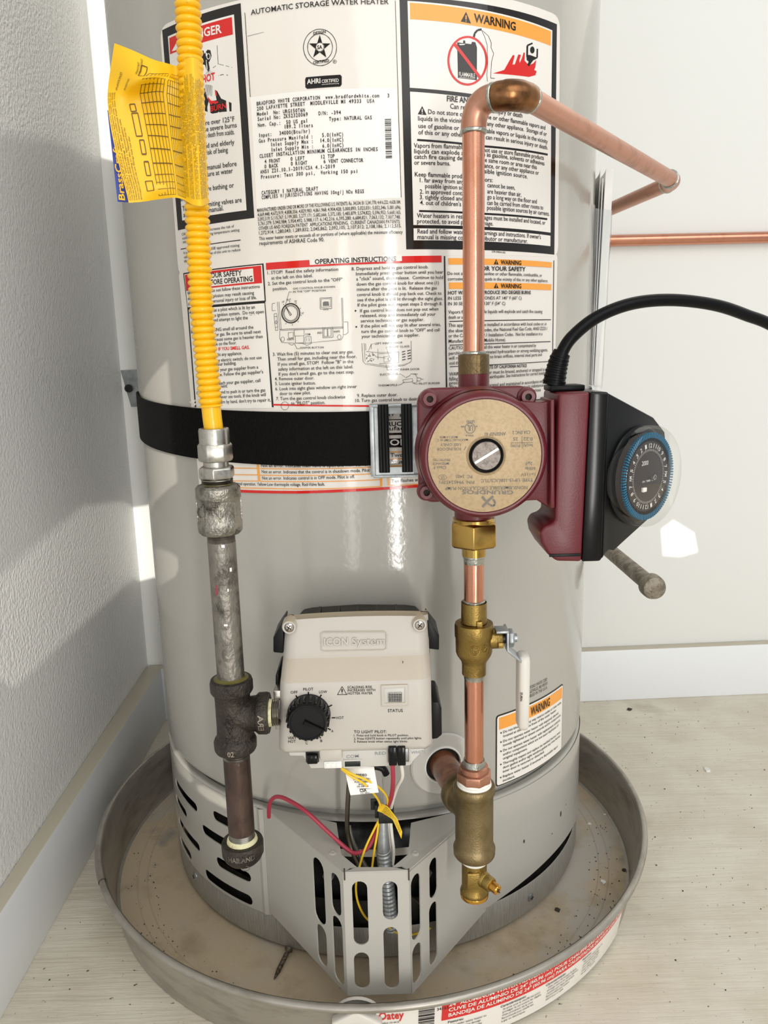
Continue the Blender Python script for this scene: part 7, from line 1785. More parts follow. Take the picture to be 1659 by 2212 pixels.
# printing
m = MB(); fp = lambda a_, b_: (a_, FY-.00035, b_)
def vt(s, x0, y0, x1, y1, hpx, st=''):                # positions in a 3.95x enlargement of the photo
    q0, q1 = at(560+x0/3.95, 1280+y0/3.95, FY), at(560+x1/3.95, 1280+y1/3.95, FY); put_text(m, s, (q0.x, q0.z), (q1.x, q1.z), hpx/3.95*.00037, fp, st)
for a in (('OFF', 268, 862, 328, 860, 24), ('PILOT', 376, 836, 462, 833, 24), ('LOW', 512, 858, 580, 856, 24), ('HOT', 658, 1079, 722, 1078, 24), ('A', 615, 1192, 635, 1192, 24), ('B', 522, 1275, 539, 1275, 24), ('C', 395, 1293, 414, 1293, 24), ('VERY', 244, 1252, 320, 1250, 24), ('HOT', 247, 1281, 312, 1280, 24),
          ('SCALDING RISK', 753, 818, 966, 814, 22), ('INCREASES WITH', 755, 843, 990, 840, 22), ('HOTTER WATER', 755, 870, 968, 867, 22), ('STATUS', 1097, 1020, 1225, 1018, 28), ('TO LIGHT PILOT:', 808, 1199, 1088, 1198, 26), ('1. Press and hold knob in PILOT position.', 808, 1226, 1275, 1224, 19), ('2. Press IGNITE button repeatedly until pilot lights.', 808, 1254, 1387, 1248, 19), ('3. Release knob when status light blinks.', 808, 1279, 1268, 1276, 19)): vt(*a)
kc = at(560+412/3.95, 1280+1078/3.95, FY)
def vline(x0, y0, x1, y1, w=.0005):
    q0, q1 = at(560+x0/3.95, 1280+y0/3.95, FY), at(560+x1/3.95, 1280+y1/3.95, FY); d = (q1-q0).normalized(); n_ = V(-d.z, 0, d.x)*w
    m.add([V(*fp(c.x, c.z)) for c in (q0+n_, q1+n_, q1-n_, q0-n_)], [(0, 1, 2, 3)])
for a in ((312, 875, 327, 900), (420, 845, 420, 872), (531, 870, 516, 894), (622, 958, 595, 971), (618, 1067, 650, 1067), (585, 1157, 610, 1171), (514, 1225, 524, 1243), (407, 1250, 408, 1260), (305, 1205, 292, 1215)): vline(*a)
for a in ((707, 800, 748, 872), (748, 870, 667, 870), (667, 872, 707, 800)): vline(*a, .00022)
vline(707, 822, 707, 848, .0005); vline(707, 855, 707, 860, .0005)
m.build('black_print', 'k', VL, fix=False, smooth=False)
sp = at(560+1224/3.95, 1280+585/3.95, FY+.009); MB().obox(V(sp.x, FY+.0069, sp.z), V(.0003, 0, 0), V(0, .0006, 0), V(0, 0, .0008)).build('dark_fleck', 'debris_dark', VL)
# dial knob
kf = at(661, 1558, FY-.016); kb = at(670, 1547, FY); kx, kz = (kf.x+kb.x)/2, (kf.z+kb.z)/2
KN = MB().lathe([(0, .0172), (.002, .0174), (.0060, .0165), (.0115, .0158), (.0150, .0152), (.0162, .0146), (.0162, .0134), (.0156, .0130), (.0158, 0)], V(kx, FY+.0005, kz), (0, -1, 0), seg=64).build('dial_knob', 'black_satin', VL, angle=30)
m = MB()
for k in range(22):
    a = 2*math.pi*k/22; d = V(math.cos(a), 0, math.sin(a)); m.obox(V(kx, FY-.0070, kz)+d*.0160, d*.0012, V(0, .0052, 0), V(-d.z, 0, d.x)*.0009)
m.build('grip_rib', 'black_plastic', KN, bevel=.0003)
d = V(math.cos(-.42), 0, math.sin(-.42)); e_ = V(-d.z, 0, d.x); o = V(kx, FY-.0160, kz)
m = MB(); y0_ = V(0, -.0012, 0)
m.add([o-d*.0030+e_*.0022, o-d*.0030-e_*.0022, o+d*.0150-e_*.0005, o+d*.0150+e_*.0005]+[p_+y0_ for p_ in (o-d*.0026+e_*.0015, o-d*.0026-e_*.0015, o+d*.0148-e_*.0003, o+d*.0148+e_*.0003)], [(0, 1, 2, 3), (4, 7, 6, 5), (0, 4, 5, 1), (1, 5, 6, 2), (2, 6, 7, 3), (3, 7, 4, 0)])
m.build('pointer', 'black_plastic', KN)

# ================================================================ copper line, pump, ball valve, tee
CX, CY = .0853, -.325; CR_ = .00795
def bez(a, c, b, n=12): return [a*(1-t)**2+c*2*t*(1-t)+b*t*t for t in [k/n for k in range(n+1)]]
def ringat(o, d, r, w, nm, mt, par, seg=36):
    return MB().lathe([(-w, r*.93), (-w*.6, r), (w*.5, r*1.01), (w, r*.93)], o, d, seg=seg).build(nm, mt, par)
zE = .7685
CL = thing('copper_pipe_run', 'copper pipe rising from the pump and elbowing back to the wall', 'copper pipe', (CX, CY, .586))
d0, d1, d2 = V(0, 0, 1), V(.80, -.60, 0).normalized(), (V(.335, -.045, 0)-V(.1100, -.346, 0)).normalized()
E1 = V(CX, CY, zE); E2 = E1+d1*.034; E3 = V(.335, -.045, zE); d3 = V(-.12, .99, 0).normalized(); E4 = E3+d3*.37
d2 = (E3-E2).normalized()
MB().lathe([(.586, CR_), (zE-.018, CR_)], (CX, CY, 0), seg=40).build('riser', 'copper', CL)
MB().tube(bez(E1-d0*.0185, E1+V(0, 0, .001), E1+d1*.0155, 14), .0091, 32).build('elbow', 'copper_dull', CL)
ringat(E1-d0*.0192, d0, .0096, .0016, 'solder_ring', 'solder', CL); ringat(E1+d1*.0160, d1, .0097, .0014, 'solder_ring', 'solder', CL)
el = MB().tube(bez(E2-d1*.0165, E2-d1*.002, E2+d2*.0185, 14), [.0093]+[.0097]*3+[.0101]*7+[.0097]*3+[.0093], 32).build('elbow', 'bronze', CL); el['label'] = 'brassy tarnished elbow'
ringat(E2+d2*.0190, d2, .0094, .0014, 'solder_ring', 'solder', CL)
MB().tube([E2+d2*.018, E3-d2*.010], CR_, 36).build('branch_pipe', 'copper_dull', CL)
MB().tube(bez(E3-d2*.014, E3, E3+d3*.014, 12), .0091, 30).build('elbow', 'copper_dull', CL)
ringat(E3-d2*.0145, d2, .0095, .0012, 'solder_ring', 'solder', CL); ringat(E3+d3*.0145, d3, .0095, .0012, 'solder_ring', 'solder', CL)
wl = (bw(E4.x)-E3.y-.006)/d3.y
MB().tube([E3+d3*.010, E3+d3*wl], CR_, 30).build('return_pipe', 'copper_dull', CL)
zw = at(1400, 517, bw(.43)-.011).z
wp = MB().tube([(.30, bw(.30)-.0105, zw-.001), (1.0, bw(1.0)-.0105, zw+.0005), (2.5, bw(2.5)-.0105, zw+.002)], .0085, 24).build('wall_pipe', 'copper', org=(.6, bw(.6)-.0105, zw)); tag(wp, 'long horizontal copper pipe running along the white back wall', 'copper pipe')

# ---- circulation pump
PM = thing('circulation_pump', 'dark red round circulation pump with tan name plate and black timer box', 'pump', (CX, CY, .445))
PF = -.396; pc = at(1047, 986, PF); PR = (at(1172, 985, PF).x-at(925, 985, PF).x)/2; PO = V(pc.x, PF, pc.z)
ORr = PR*1.13
# casing: sockets up and down, flange, motor can
sk = MB().lathe([(.5800, .0117), (.5940, .0117), (.5945, .0112), (.5945, .0082), (.590, .0080)], (CX, CY, 0), seg=44).build('top_socket', 'bronze_cast', PM)
MB().obox(V(CX+.002, CY-.0117, .5870), V(.0011, 0, 0), V(0, .0005, 0), V(0, 0, .0066)).build('parting_line', 'bronze_cast', sk)
ringat(V(CX, CY, .5955), d0, .0093, .0013, 'solder_ring', 'solder', PM)
MB().lathe([(.535, .0126), (.560, .0122), (.5680, .0117), (.5802, .0117)], (CX, CY, 0), seg=44).build('top_neck', 'pump_red', PM)
MB().lathe([(.4680, .0150), (.4720, .0152), (.50, .0160)], (CX, CY, 0), seg=44).build('bottom_neck', 'pump_red', PM)
# volute behind and square-cornered flange
MB().lathe([(0, .030), (.010, ORr*.96), (.040, ORr*.98)], V(PO.x, CY+.012, PO.z), (0, -1, 0), seg=64).build('volute', 'pump_red', PM, bevel=.002)
FLY = PF+.026
def rsq(hx0, hx1, hz0, hz1, r, n=6):
    P = []
    for cx, cz, a in ((hx1-r, hz1-r, 0), (hx0+r, hz1-r, 90), (hx0+r, hz0+r, 180), (hx1-r, hz0+r, 270)):
        for k in range(n+1): t = math.radians(a+90*k/n); P.append((cx+r*math.cos(t), cz+r*math.sin(t)))
    return P
fx0, fx1 = at(902, 900, FLY).x, at(1154, 900, FLY).x; fz0, fz1 = at(920, 1086, FLY).z, at(1030, 836, FLY).z
MB().prism(rsq(fx0, fx1, fz0, fz1, .0105), lambda a, b, d: (a, d, b), FLY, FLY+.010).build('flange', 'pump_red', PM, bevel=.002, bseg=3)
# curved shoulders so the flange bulges towards the can
MB().lathe([(-.004, ORr*1.05), (.004, ORr*1.03), (.010, ORr*1.01)], V(PO.x, FLY, PO.z), (0, -1, 0), seg=64, caps=(False, False)).build('shoulder', 'pump_red', PM)
MB().lathe([(0, ORr*1.0), (.016, ORr), (.021, ORr*.993), (.0245, ORr*.965), (.0262, ORr*.92), (.0262, PR*1.005), (.0254, PR*.995), (.0252, 0)], V(PO.x, FLY, PO.z), (0, -1, 0), seg=96, caps=(False, False)).build('motor_can', 'pump_red', PM, angle=35)
for (px, py) in ((928, 862), (1140, 857), (921, 1063)):
    c = at(px, py, FLY-.004); s = MB().lathe([(0, .0068), (.003, .0066), (.0034, .0050), (.0075, .0050), (.0080, .0046), (.0080, .0024), (.004, .0024), (.004, 0)], V(c.x, FLY+.001, c.z), (0, -1, 0), seg=24).build('cap_screw', 'pump_red', PM, angle=30)
    MB().lathe([(0, .0024), (.0003, 0)], V(c.x, FLY-.0032, c.z), (0, -1, 0), seg=6).build('hex_socket', 'debris_dark', s)
PLT = MB().lathe([(0, PR*.99), (.0006, PR*.99), (.0007, PR*.985), (.0007, 0)], V(PO.x, PF+.0004, PO.z), (0, -1, 0), seg=96).build('name_plate', 'plate_tan', PM); PLT['label'] = 'round tan name plate printed upside down'
# printing on the plate: 5.72x enlargement of the photo, upside down
m = MB(); YP = PF-.00055
def pp(x, y): q = at(900+x/5.72, 830+y/5.72, PF); return (q.x, q.z)
def pt(s, x0, y0, x1, y1, h, st=''):                   # text start (right end in the photo) to end, reads right to left upside down
    a, b = pp(x0, y0), pp(x1, y1); put_text(m, s, a, b, -h/5.72*.000305, lambda u_, v_: (u_, YP, v_), st)
for a in (('GRUNDFOS', 1195, 1312, 560, 1308, 50, 'b'), ('NONSUBMERSIBLE CIRCULATION PUMP', 1368, 1255, 348, 1268, 42), ('TYPE: UP15-10BUC5/TLC', 1440, 1160, 793, 1172, 42), ('P/N: 99452457P1', 712, 1190, 278, 1188, 42), ('PC: 2405', 687, 1122, 480, 1120, 40), ('US', 340, 1135, 300, 1135, 34),
          ('1x115V', 1465, 1095, 1288, 1098, 36), ('60Hz', 1467, 1022, 1340, 1022, 40), ('2µF', 1430, 962, 1340, 962, 38), ('Class F', 365, 1012, 205, 1012, 38), ('IMPEDANCE', 402, 965, 200, 965, 30), ('PROTECTED', 412, 920, 197, 920, 30), ('FOR INDOOR', 548, 780, 245, 785, 36), ('USE ONLY', 545, 728, 290, 730, 34), ('MAX FLUID TEMP 66 C', 633, 672, 252, 680, 28), ('MAX 1.0 MPA', 505, 640, 283, 640, 28), ('99K4', 702, 620, 605, 620, 24),
          ('LISTED', 715, 447, 612, 447, 28, 'b'), ('c', 750, 512, 728, 512, 28, 'b'), ('us', 590, 515, 547, 515, 28, 'b'), ('UL', 695, 505, 625, 505, 70, 'b'), ('ANSI/NSF 61', 1100, 590, 843, 598, 42), ('CSA ENC 2', 1403, 572, 1185, 578, 42), ('0.22', 1435, 655, 1318, 655, 42), ('25', 1252, 655, 1190, 655, 42), ('Iec(A)', 1432, 738, 1318, 740, 36), ('P1(W)', 1275, 742, 1165, 742, 36)): pt(*a)
def pline(pts, w=4, cl=False):
    P_ = [pp(*q) for q in pts]+([pp(*pts[0])] if cl else [])
    for (ax_, az_), (bx_, bz_) in zip(P_, P_[1:]):
        d = V(bx_-ax_, 0, bz_-az_).normalized(); n_ = V(-d.z, 0, d.x)*(w/5.72*.000305/2)
        m.add([V(ax_, YP, az_)+n_, V(bx_, YP, bz_)+n_, V(bx_, YP, bz_)-n_, V(ax_, YP, az_)-n_], [(0, 1, 2, 3)])
pline([(1437, 720), (1160, 722)], 6); pline([(1305, 795), (1300, 640)], 6)
pline([(660+62*math.cos(t), 542+62*math.sin(t)) for t in [k*math.pi/14 for k in range(28)]], 9, True)
pline([(320+50*math.cos(t), 1148+30*math.sin(t)) for t in [k*math.pi/14 for k in range(28)]], 5, True)
# maker's mark: crossed strokes with a curved tail
pline([(945, 1382), (880, 1440), (812, 1515)], 30); pline([(808, 1388), (850, 1440)], 30); pline([(880, 1470), (920, 1500), (960, 1500), (968, 1450), (940, 1420)], 24)
pline([(610, 765), (585, 815)], 8)
m.build('plate_print', 'ink_grey', PLT, fix=False, smooth=False)
sc_c = at(1050, 984, PF)
sc0 = V(sc_c.x, PF, sc_c.z)
MB().lathe([(-.001, .0138), (.0004, .0136), (.0010, .0130), (.0004, .0122), (-.001, .0120)], sc0, (0, -1, 0), seg=44, caps=(False, False)).build('plate_ring', 'plate_tan', PLT)
MB().lathe([(-.002, .0118), (.0014, .0118), (.0022, .0110), (.0014, .0100), (-.002, .0100)], sc0, (0, -1, 0), seg=44, caps=(False, False)).build('o_ring', 'rubber', PM)
vs = MB().lathe([(-.002, .0099), (.0016, .0099), (.0020, .0094), (.0020, 0)], sc0, (0, -1, 0), seg=40).build('vent_screw', 'vent_steel', PM)
d = V(.86, 0, .51); e_ = V(-d.z, 0, d.x)
MB().obox(sc0+V(0, -.0021, 0), d*.0092, e_*.0008, V(0, .0003, 0)).build('slot', 'nickel', vs)
# bridge and red terminal box
BY = PF+.004
def fpoly(pts, y): return [(lambda q: (q.x, q.z))(at(px, py, y)) for px, py in pts]
MB().prism(fpoly([(1105, 866), (1140, 868), (1165, 870), (1192, 866), (1197, 880), (1197, 1097), (1188, 1098), (1160, 1081), (1138, 1082), (1110, 1100)], BY+.006), lambda a, b, d: (a, d, b), BY+.006, BY+.030).build('bridge', 'pump_red', PM, bevel=.0015)
MB().prism(fpoly([(1189, 864), (1198, 862), (1199, 1098), (1189, 1099)], BY), lambda a, b, d: (a, d, b), BY, BY+.034).build('bridge_rib', 'pump_red', PM, bevel=.001)
ro = [(1207, 849), (1275, 846), (1257, 1214), (1203, 1213), (1184, 1198), (1170, 1174), (1166, 1152), (1174, 1138), (1194, 1131), (1199, 1122)]
rb = MB().prism(fpoly(ro, BY), lambda a, b, d: (a, d, b), BY, BY+.048).build('terminal_box', 'pump_red', PM, bevel=.0022, bseg=3)
q0, q1 = at(1186, 1200, BY), at(1254, 1200, BY); MB().obox(V((q0.x+q1.x)/2, BY-.0002, q0.z), V((q1.x-q0.x)/2, 0, 0), V(0, .0006, 0), V(0, 0, .0010)).build('box_groove', 'black_satin', rb, bevel=.0004)
# cord grommet on the box
cg = at(1200, 838, BY+.020)
# black timer box with slanted face
TB = MB().prism(fpoly([(1275, 846), (1316, 847), (1315, 860), (1301, 1206), (1297, 1213), (1257, 1214)], BY), lambda a, b, d: (a, d, b), BY, BY+.050).build('timer_housing', 'black_plastic', PM, bevel=.0016, bseg=3)
az_ = math.radians(38); tn = V(math.sin(az_), -math.cos(az_), 0); te_ = V(math.cos(az_), math.sin(az_), 0); tu = V(0, 0, 1)
te0 = at(1309, 1000, BY)+V(-.0006, 0, 0)
pl3 = [onplane(px, py, te0, tn) for px, py in ((1314, 849), (1412, 902), (1436, 933), (1444, 1010), (1436, 1060), (1405, 1118), (1374, 1146), (1340, 1177), (1326, 1190), (1316, 1188), (1306, 1198), (1301, 1208))]
pl2 = [((q-te0).dot(te_), q.z) for q in pl3]
MB().prism(pl2, lambda a, b, d: tuple(te0+te_*a-tn*d*.55+V(.2, 1, 0)*d*.6+V(0, 0, b-te0.z)), 0, .028).build('slanted_cover', 'black_satin', TB, bevel=.001)
dc = onplane(1374, 1026, te0, tn)
def dial(h, r): return (h, r)
kr = .0355
MB().lathe([(-.002, kr), (.002, kr), (.003, kr-.0015), (.003, kr-.005), (.006, kr-.0052), (.0062, 0)], dc, tn, seg=72, caps=(False, False)).build('timer_base', 'black_plastic', PM)
TD = MB().lathe([(.004, .0310), (.0085, .0305), (.0090, .0300), (.0090, .0258), (.0095, .0255), (.0098, 0)], dc, tn, seg=72, caps=(False, False)).build('timer_dial', 'timer_face', PM); TD['label'] = 'dark 24 hour timer dial ringed with blue tabs'
m = MB()
for k in range(96):
    a = 2*math.pi*k/96; dr_ = te_*math.cos(a)+tu*math.sin(a); tt = tu*math.cos(a)-te_*math.sin(a)
    m.obox(dc+tn*.0096+dr_*.0293, dr_*.0019, tt*.00052, tn*.0010)
m.build('tab', 'pin_blue', TD, kind='stuff')
m = MB()
for k in range(96):
    a = 2*math.pi*k/96; dr_ = te_*math.cos(a)+tu*math.sin(a); tt = tu*math.cos(a)-te_*math.sin(a)
    m.obox(dc+tn*.0092+dr_*.0262, dr_*.0012, tt*.0004, tn*.0006)
m.build('tab_foot', 'black_satin', TD, kind='stuff')
m = MB()
def dtxt(s, r, a, h, w):
    c = dc+tn*.0101; dr_ = te_*math.cos(a)+tu*math.sin(a); P_, F_ = lay(s); ex = tu*(-math.cos(a))+te_*math.sin(a); m.add([c+dr_*(r+v_*h)+ex*((u_-.5)*w) for u_, v_ in P_], F_)
for i, s in enumerate(('12', '1', '2', '3', '4', '5', 'AM', '7', '8', '9', '10', '11')*2): dtxt(s if i != 18 else 'PM', .0205, math.radians(88+15*i), .0030, .0016*len(s)+.0006)
for k in range(96):
    a = 2*math.pi*k/96; dr_ = te_*math.cos(a)+tu*math.sin(a); tt = tu*math.cos(a)-te_*math.sin(a); o = dc+tn*.0100; l = .0015 if k % 4 else .0022
    m.add([o+dr_*.0180+tt*.00012, o+dr_*(.0180+l)+tt*.00012, o+dr_*(.0180+l)-tt*.00012, o+dr_*.0180-tt*.00012], [(0, 1, 2, 3)])
for (s, x, z, w, h) in (('2000', -.009, .0085, .008, .0032), ('GRASSLIN', 0, .0085, .008, .0024), ('ON  TIMER  OFF', -.0075, -.0038, .015, .0014)):
    if s == 'GRASSLIN': continue
    put_text_dir(m, s, dc+tn*.0101+te_*x+tu*z, te_, tu, w, h)
m.build('white_print', 'ink_white', TD, fix=False, smooth=False)
c = dc+te_*(.0055)-tu*.001; MB().lathe([(.0096, .0022), (.0118, .0020), (.0118, .0012), (.0104, .0012), (.0104, 0)], c, tn, seg=18).build('set_screw', 'nickel', TD)
c = dc-te_*(.0055)-tu*.0088; MB().obox(c+tn*.0105, te_*.0022, tu*.0016, tn*.0010).build('mode_switch', 'white_plastic', TD, bevel=.0004)
CP = MB().lathe([(.001, kr+.0010), (.013, kr+.0004), (.0150, kr-.0008), (.0160, kr-.0030), (.0162, 0)], dc, tn, seg=80, caps=(False, False)).build('clear_cover', 'clear_cap', PM, angle=50); CP['label'] = 'clear domed plastic cover over the timer dial'
# ---- cord
CD = thing('power_cord', 'thick black power cord arching from the timer box to the right', 'cord', tuple(cg))
CYY = BY+.024
gz = at(1215, 840, CYY)
MB().box((at(1182, 838, CYY).x, CYY-.010, gz.z-.0012), (at(1256, 838, CYY).x, CYY+.012, gz.z+.0030)).build('grommet_flange', 'rubber', CD, bevel=.001)
cpts = [at(1196, 832, CYY), at(1203, 795, CYY), at(1213, 764, CYY), at(1236, 728, CYY), at(1290, 685, CYY+.004), at(1365, 656, CYY+.012), at(1450, 648, CYY+.022), at(1540, 658, CYY+.034), at(1610, 680, CYY+.046), at(1690, 716, CYY+.060), at(1850, 830, CYY+.09)]
cp_ = spline(cpts, 12); MB().tube(cp_, .0044, 18).build('cable', 'rubber', CD)
sr = spline(cpts[:4], 14)[:30]; rad = [.0078-.0016*i/29 for i in range(30)]
sb = MB().tube(sr, rad, 20).build('strain_relief', 'rubber', CD)
for i in (3, 7, 11, 15, 19, 23):
    ringat(sr[i], (sr[i+1]-sr[i]).normalized(), rad[i]+.0004, .0010, 'relief_rib', 'rubber', sb, 20)

# ---- below the pump: union nut, pipe, ball valve, pipe, adapter, tee, drain
UN = thing('union_nut', 'brass hex union nut under the red pump', 'pipe fitting', (CX, CY, .438))
MB().lathe([(.4655, .0162), (.4690, .0164), (.4700, .0150)], (CX, CY, 0), seg=40).build('thread_ring', 'brass', UN)
MB().lathe(hexp(.4465, .4668, .0196, .0018), (CX, CY, 0), seg=6, rot=math.radians(82)).build('hex_nut', 'brass', UN, bevel=.0006)
MB().lathe([(.4385, .0094), (.4470, .0096)], (CX, CY, 0), seg=36).build('tailpiece', 'brass', UN)
ringat(V(CX, CY, .4380), d0, .0090, .0014, 'solder_ring', 'solder', UN)
P1 = MB().lathe([(.400, CR_), (.4385, CR_)], (CX, CY, 0), seg=36).build('copper_stub', 'copper', org=(CX, CY, .400)); tag(P1, 'short copper pipe between union nut and ball valve', 'copper pipe')
MB().lathe([(.4320, .0080), (.4325, .0082), (.4372, .0083)], (CX, CY, 0), seg=30, caps=(False, False)).build('solder_smear', 'solder', P1)
BV = thing('ball_valve', 'brass ball valve with white lever handle hanging down', 'valve', (CX, CY, .338))
MB().lathe([(.3975, .0086), (.4000, .0102), (.3830, .0104)][::-1], (CX, CY, 0), seg=40).build('upper_socket', 'brass_cast', BV)
ringat(V(CX, CY, .4005), d0, .0090, .0012, 'solder_ring', 'solder', BV)
vb2 = MB().lathe([(.3380, .0086), (.3385, .0098), (.3470, .0098), (.3500, .0105), (.3550, .0138), (.3580, .0148), (.3700, .0150), (.3712, .0156), (.3800, .0157), (.3822, .0152), (.3826, .0106)], (CX, CY, 0), seg=56, caps=(True, False)).build('body', 'brass_cast', BV, angle=40)
MB().obox(V(CX+.003, CY-.0108, .3845), V(.0023, 0, 0), V(0, .0014, 0), V(0, 0, .0026)).build('key_lug', 'brass_cast', vb2, bevel=.0004)
m = MB()
def bvp(a, z, r=.0151): return V(CX+r*math.sin(a), CY-r*math.cos(a), z)
m.tube([bvp(-.10+.26*math.cos(t), .3640+.0040*math.sin(t)) for t in [k*math.pi/10 for k in range(21)]], .0003, 5); m.tube([bvp(-.10+.19*math.cos(t), .3640+.0029*math.sin(t)) for t in [k*math.pi/10 for k in range(21)]], .00025, 5)
m.tube([bvp(.02, .3655), bvp(-.12, .3662), bvp(-.16, .3640), bvp(-.10, .3625), bvp(.0, .3630)], .0003, 5)
m.tube([bvp(.50+.17*math.cos(t), .3650+.0030*math.sin(t)) for t in [k*math.pi/10 for k in range(21)]], .0003, 5); m.tube([bvp(.40, .3665), bvp(.60, .3635)], .0003, 5); m.tube([bvp(.60, .3665), bvp(.40, .3635)], .0003, 5)
m.build('cast_mark', 'brass_cast', vb2)
zs = .3685
MB().lathe([(.012, .0085), (.0215, .0082), (.0225, .0074)], (CX, CY, zs), (1, 0, 0), seg=32).build('stem_boss', 'brass_cast', BV)
MB().obox(V(CX+.0205, CY-.0075, zs-.003), V(.0022, 0, 0), V(0, .0018, 0), V(0, 0, .0024)).build('stop_lug', 'brass_cast', BV, bevel=.0006)
MB().lathe([(.020, .0045), (.031, .0045)], (CX, CY, zs), (1, 0, 0), seg=20).build('stem', 'dark_steel', BV)
hx = CX+.0262
zt2, zb2 = at(1122, 1411, CY).z, at(1133, 1572, CY).z; hc = at(1129, 1490, CY).x
lv = MB()
lvp = [(hx-.0009, zs+.0090), (hx+.0009, zs+.0090), (hx+.0009, zs-.0075), (hc+.0010, zs-.0195), (hc-.0010, zs-.0206), (hx-.0009, zs-.0086)]
lv.prism(lvp, lambda a, b, d: (a, d, b), CY-.0085, CY+.0085); lv = lv.build('lever', 'steel_zinc', BV, bevel=.0005)
MB().box((hx-.0095, CY-.0095, zs+.0072), (hx+.0006, CY+.004, zs+.0092)).build('lever_stop', 'steel_zinc', lv, bevel=.0004)
ln_ = MB().lathe(hexp(.0012, .0060, .0078, .0012), (hx, CY, zs), (1, 0, 0), seg=6, rot=.2).build('lever_nut', 'steel_zinc', BV, bevel=.0005)
MB().lathe([(.0058, .0035), (.0085, .0035)], (hx, CY, zs), (1, 0, 0), seg=16).build('stem_end', 'steel_zinc', ln_)
m = MB(); SEC = [(0, .0030, .0065), (.03, .0046, .0085), (.08, .0050, .0092), (.5, .0050, .0092), (.93, .0048, .0090), (.98, .0036, .0070), (1, .0015, .0030)]; P_ = []; nn = 20
for (t, sx_, sy_) in SEC:
    z = zt2+(zb2-zt2)*t; xx = hc
    for k in range(nn):
        a = 2*math.pi*k/nn; ca_, sa_ = math.cos(a), math.sin(a); P_.append((xx+sx_*math.copysign(abs(ca_)**.6, ca_), CY+sy_*math.copysign(abs(sa_)**.6, sa_), z))
m.add(P_, [(j*nn+k, j*nn+(k+1) % nn, (j+1)*nn+(k+1) % nn, (j+1)*nn+k) for j in range(len(SEC)-1) for k in range(nn)]+[tuple(range(nn)), tuple((len(SEC)-1)*nn+k for k in range(nn))])
hs_ = m.build('handle_sleeve', 'plug_white', BV, angle=60); hs_['label'] = 'white vinyl handle sleeve'
m = MB(); P_, F_ = lay('ZURN', 'b'); c = at(1127, 1505, CY-.0095); m.add([(c.x-.0012+.0018*b_, CY-.0094, c.z-.0078*(a_-.5)) for a_, b_ in P_], F_); m.build('handle_print', 'k', hs_, fix=False, smooth=False)
P2_ = MB().lathe([(.2600, CR_), (.3385, CR_)], (CX, CY, 0), seg=36).build('copper_stub', 'copper', org=(CX, CY, .260)); tag(P2_, 'copper pipe between ball valve and brass tee', 'copper pipe')
MB().lathe([(.3340, .0081), (.3370, .0084), (.3385, .0090)], (CX, CY, 0), seg=30, caps=(False, False)).build('solder_smear', 'solder', P2_)
TEE = thing('brass_tee', 'cast brass tee with copper adapter and drain cock screwed into the heater', 'pipe fitting', (CX, CY, .131))
MB().lathe([(.2545, .0100), (.2575, .0096), (.2620, .0088)], (CX, CY, 0), seg=36).build('solder_joint', 'solder', TEE)
MB().lathe([(.2500, .0118), (.2560, .0116), (.2572, .0092)], (CX, CY, 0), seg=36).build('adapter_shoulder', 'copper_dull', TEE)
MB().lathe(hexp(.2425, .2515, .0150, .0012), (CX, CY, 0), seg=8, rot=.2).build('adapter_hex', 'copper_dull', TEE, bevel=.0007)
MB().lathe([(.2370, .0150), (.2395, .0146), (.2405, .0138), (.2420, .0142), (.2440, .0132)], (CX, CY, 0), seg=40).build('thread_tape', 'ptfe', TEE)
TZ = .2135
tb = MB().lathe([(.1715, .0130), (.1722, .0168), (.1740, .0178), (.1800, .0180), (.1822, .0170), (.1850, .0162), (.2290, .0162), (.2312, .0170), (.2330, .0178), (.2375, .0178), (.2390, .0170), (.2392, .0140)], (CX, CY, 0), seg=56, caps=(True, False))
bd = (HOLE-V(CX, CY, TZ)); bl_ = bd.length; bd.normalize()
tb.lathe([(.003, .0160), (.020, .0158), (.0225, .0172), (.0245, .0186), (.0320, .0188), (.0335, .0180), (.0338, .0136)], V(CX, CY, TZ), bd, seg=52, caps=(False, False))
tb = tb.build('tee_body', 'tee_cast', TEE, angle=45)
m = MB()
for k in range(18):
    a = -1.2+k*.14; 
    q = V(CX, CY, TZ)+bd*.0290; e1 = bd.cross(V(0, 0, 1)).normalized(); m.obox(q+(e1*math.cos(a+2.2)+V(0, 0, 1)*math.sin(a+2.2))*.0178, bd*.0013, (e1*-math.sin(a+2.2)+V(0, 0, 1)*math.cos(a+2.2))*.0003, (e1*math.cos(a+2.2)+V(0, 0, 1)*math.sin(a+2.2))*.0004)
m.build('cast_lettering', 'brass_cast', tb)
MB().lathe([(.0300, .0120), (.0345, .0128)], V(CX, CY, TZ), bd, seg=36).build('thread_tape', 'ptfe', TEE)
mat('brown_nipple', '#8d5a3d', .3, var=[(90, '#a8714f', .5, .7), (60, '#6b4029', .4, .6)], bump=(300, .25, 3, .001), coat=.3)
nb = MB().lathe([(.0320, .0134), (bl_+.008, .0134)], V(CX, CY, TZ), bd, seg=40).build('nipple', 'brown_nipple', TEE); nb['label'] = 'brown lined nipple entering the heater'
MB().lathe([(.1660, .0112), (.1690, .0124), (.1716, .0128)], (CX, CY, 0), seg=36).build('thread_tape', 'ptfe', TEE)
DV = MB().lathe([(.1313, .0080), (.1315, .0110), (.1330, .0122), (.1350, .0118), (.1365, .0124), (.1385, .0120), (.1400, .0110), (.1440, .0108), (.1660, .0108), (.1665, .0100)], (CX, CY, 0), seg=40).build('drain_cock', 'brass_cast', TEE, angle=35)
MB().lathe([(.1308, .0100), (.1320, .0121), (.1340, .0124), (.1352, .0120)], (CX, CY, 0), seg=40, caps=(True, False)).build('outlet_lip', 'brass_bright', TEE)
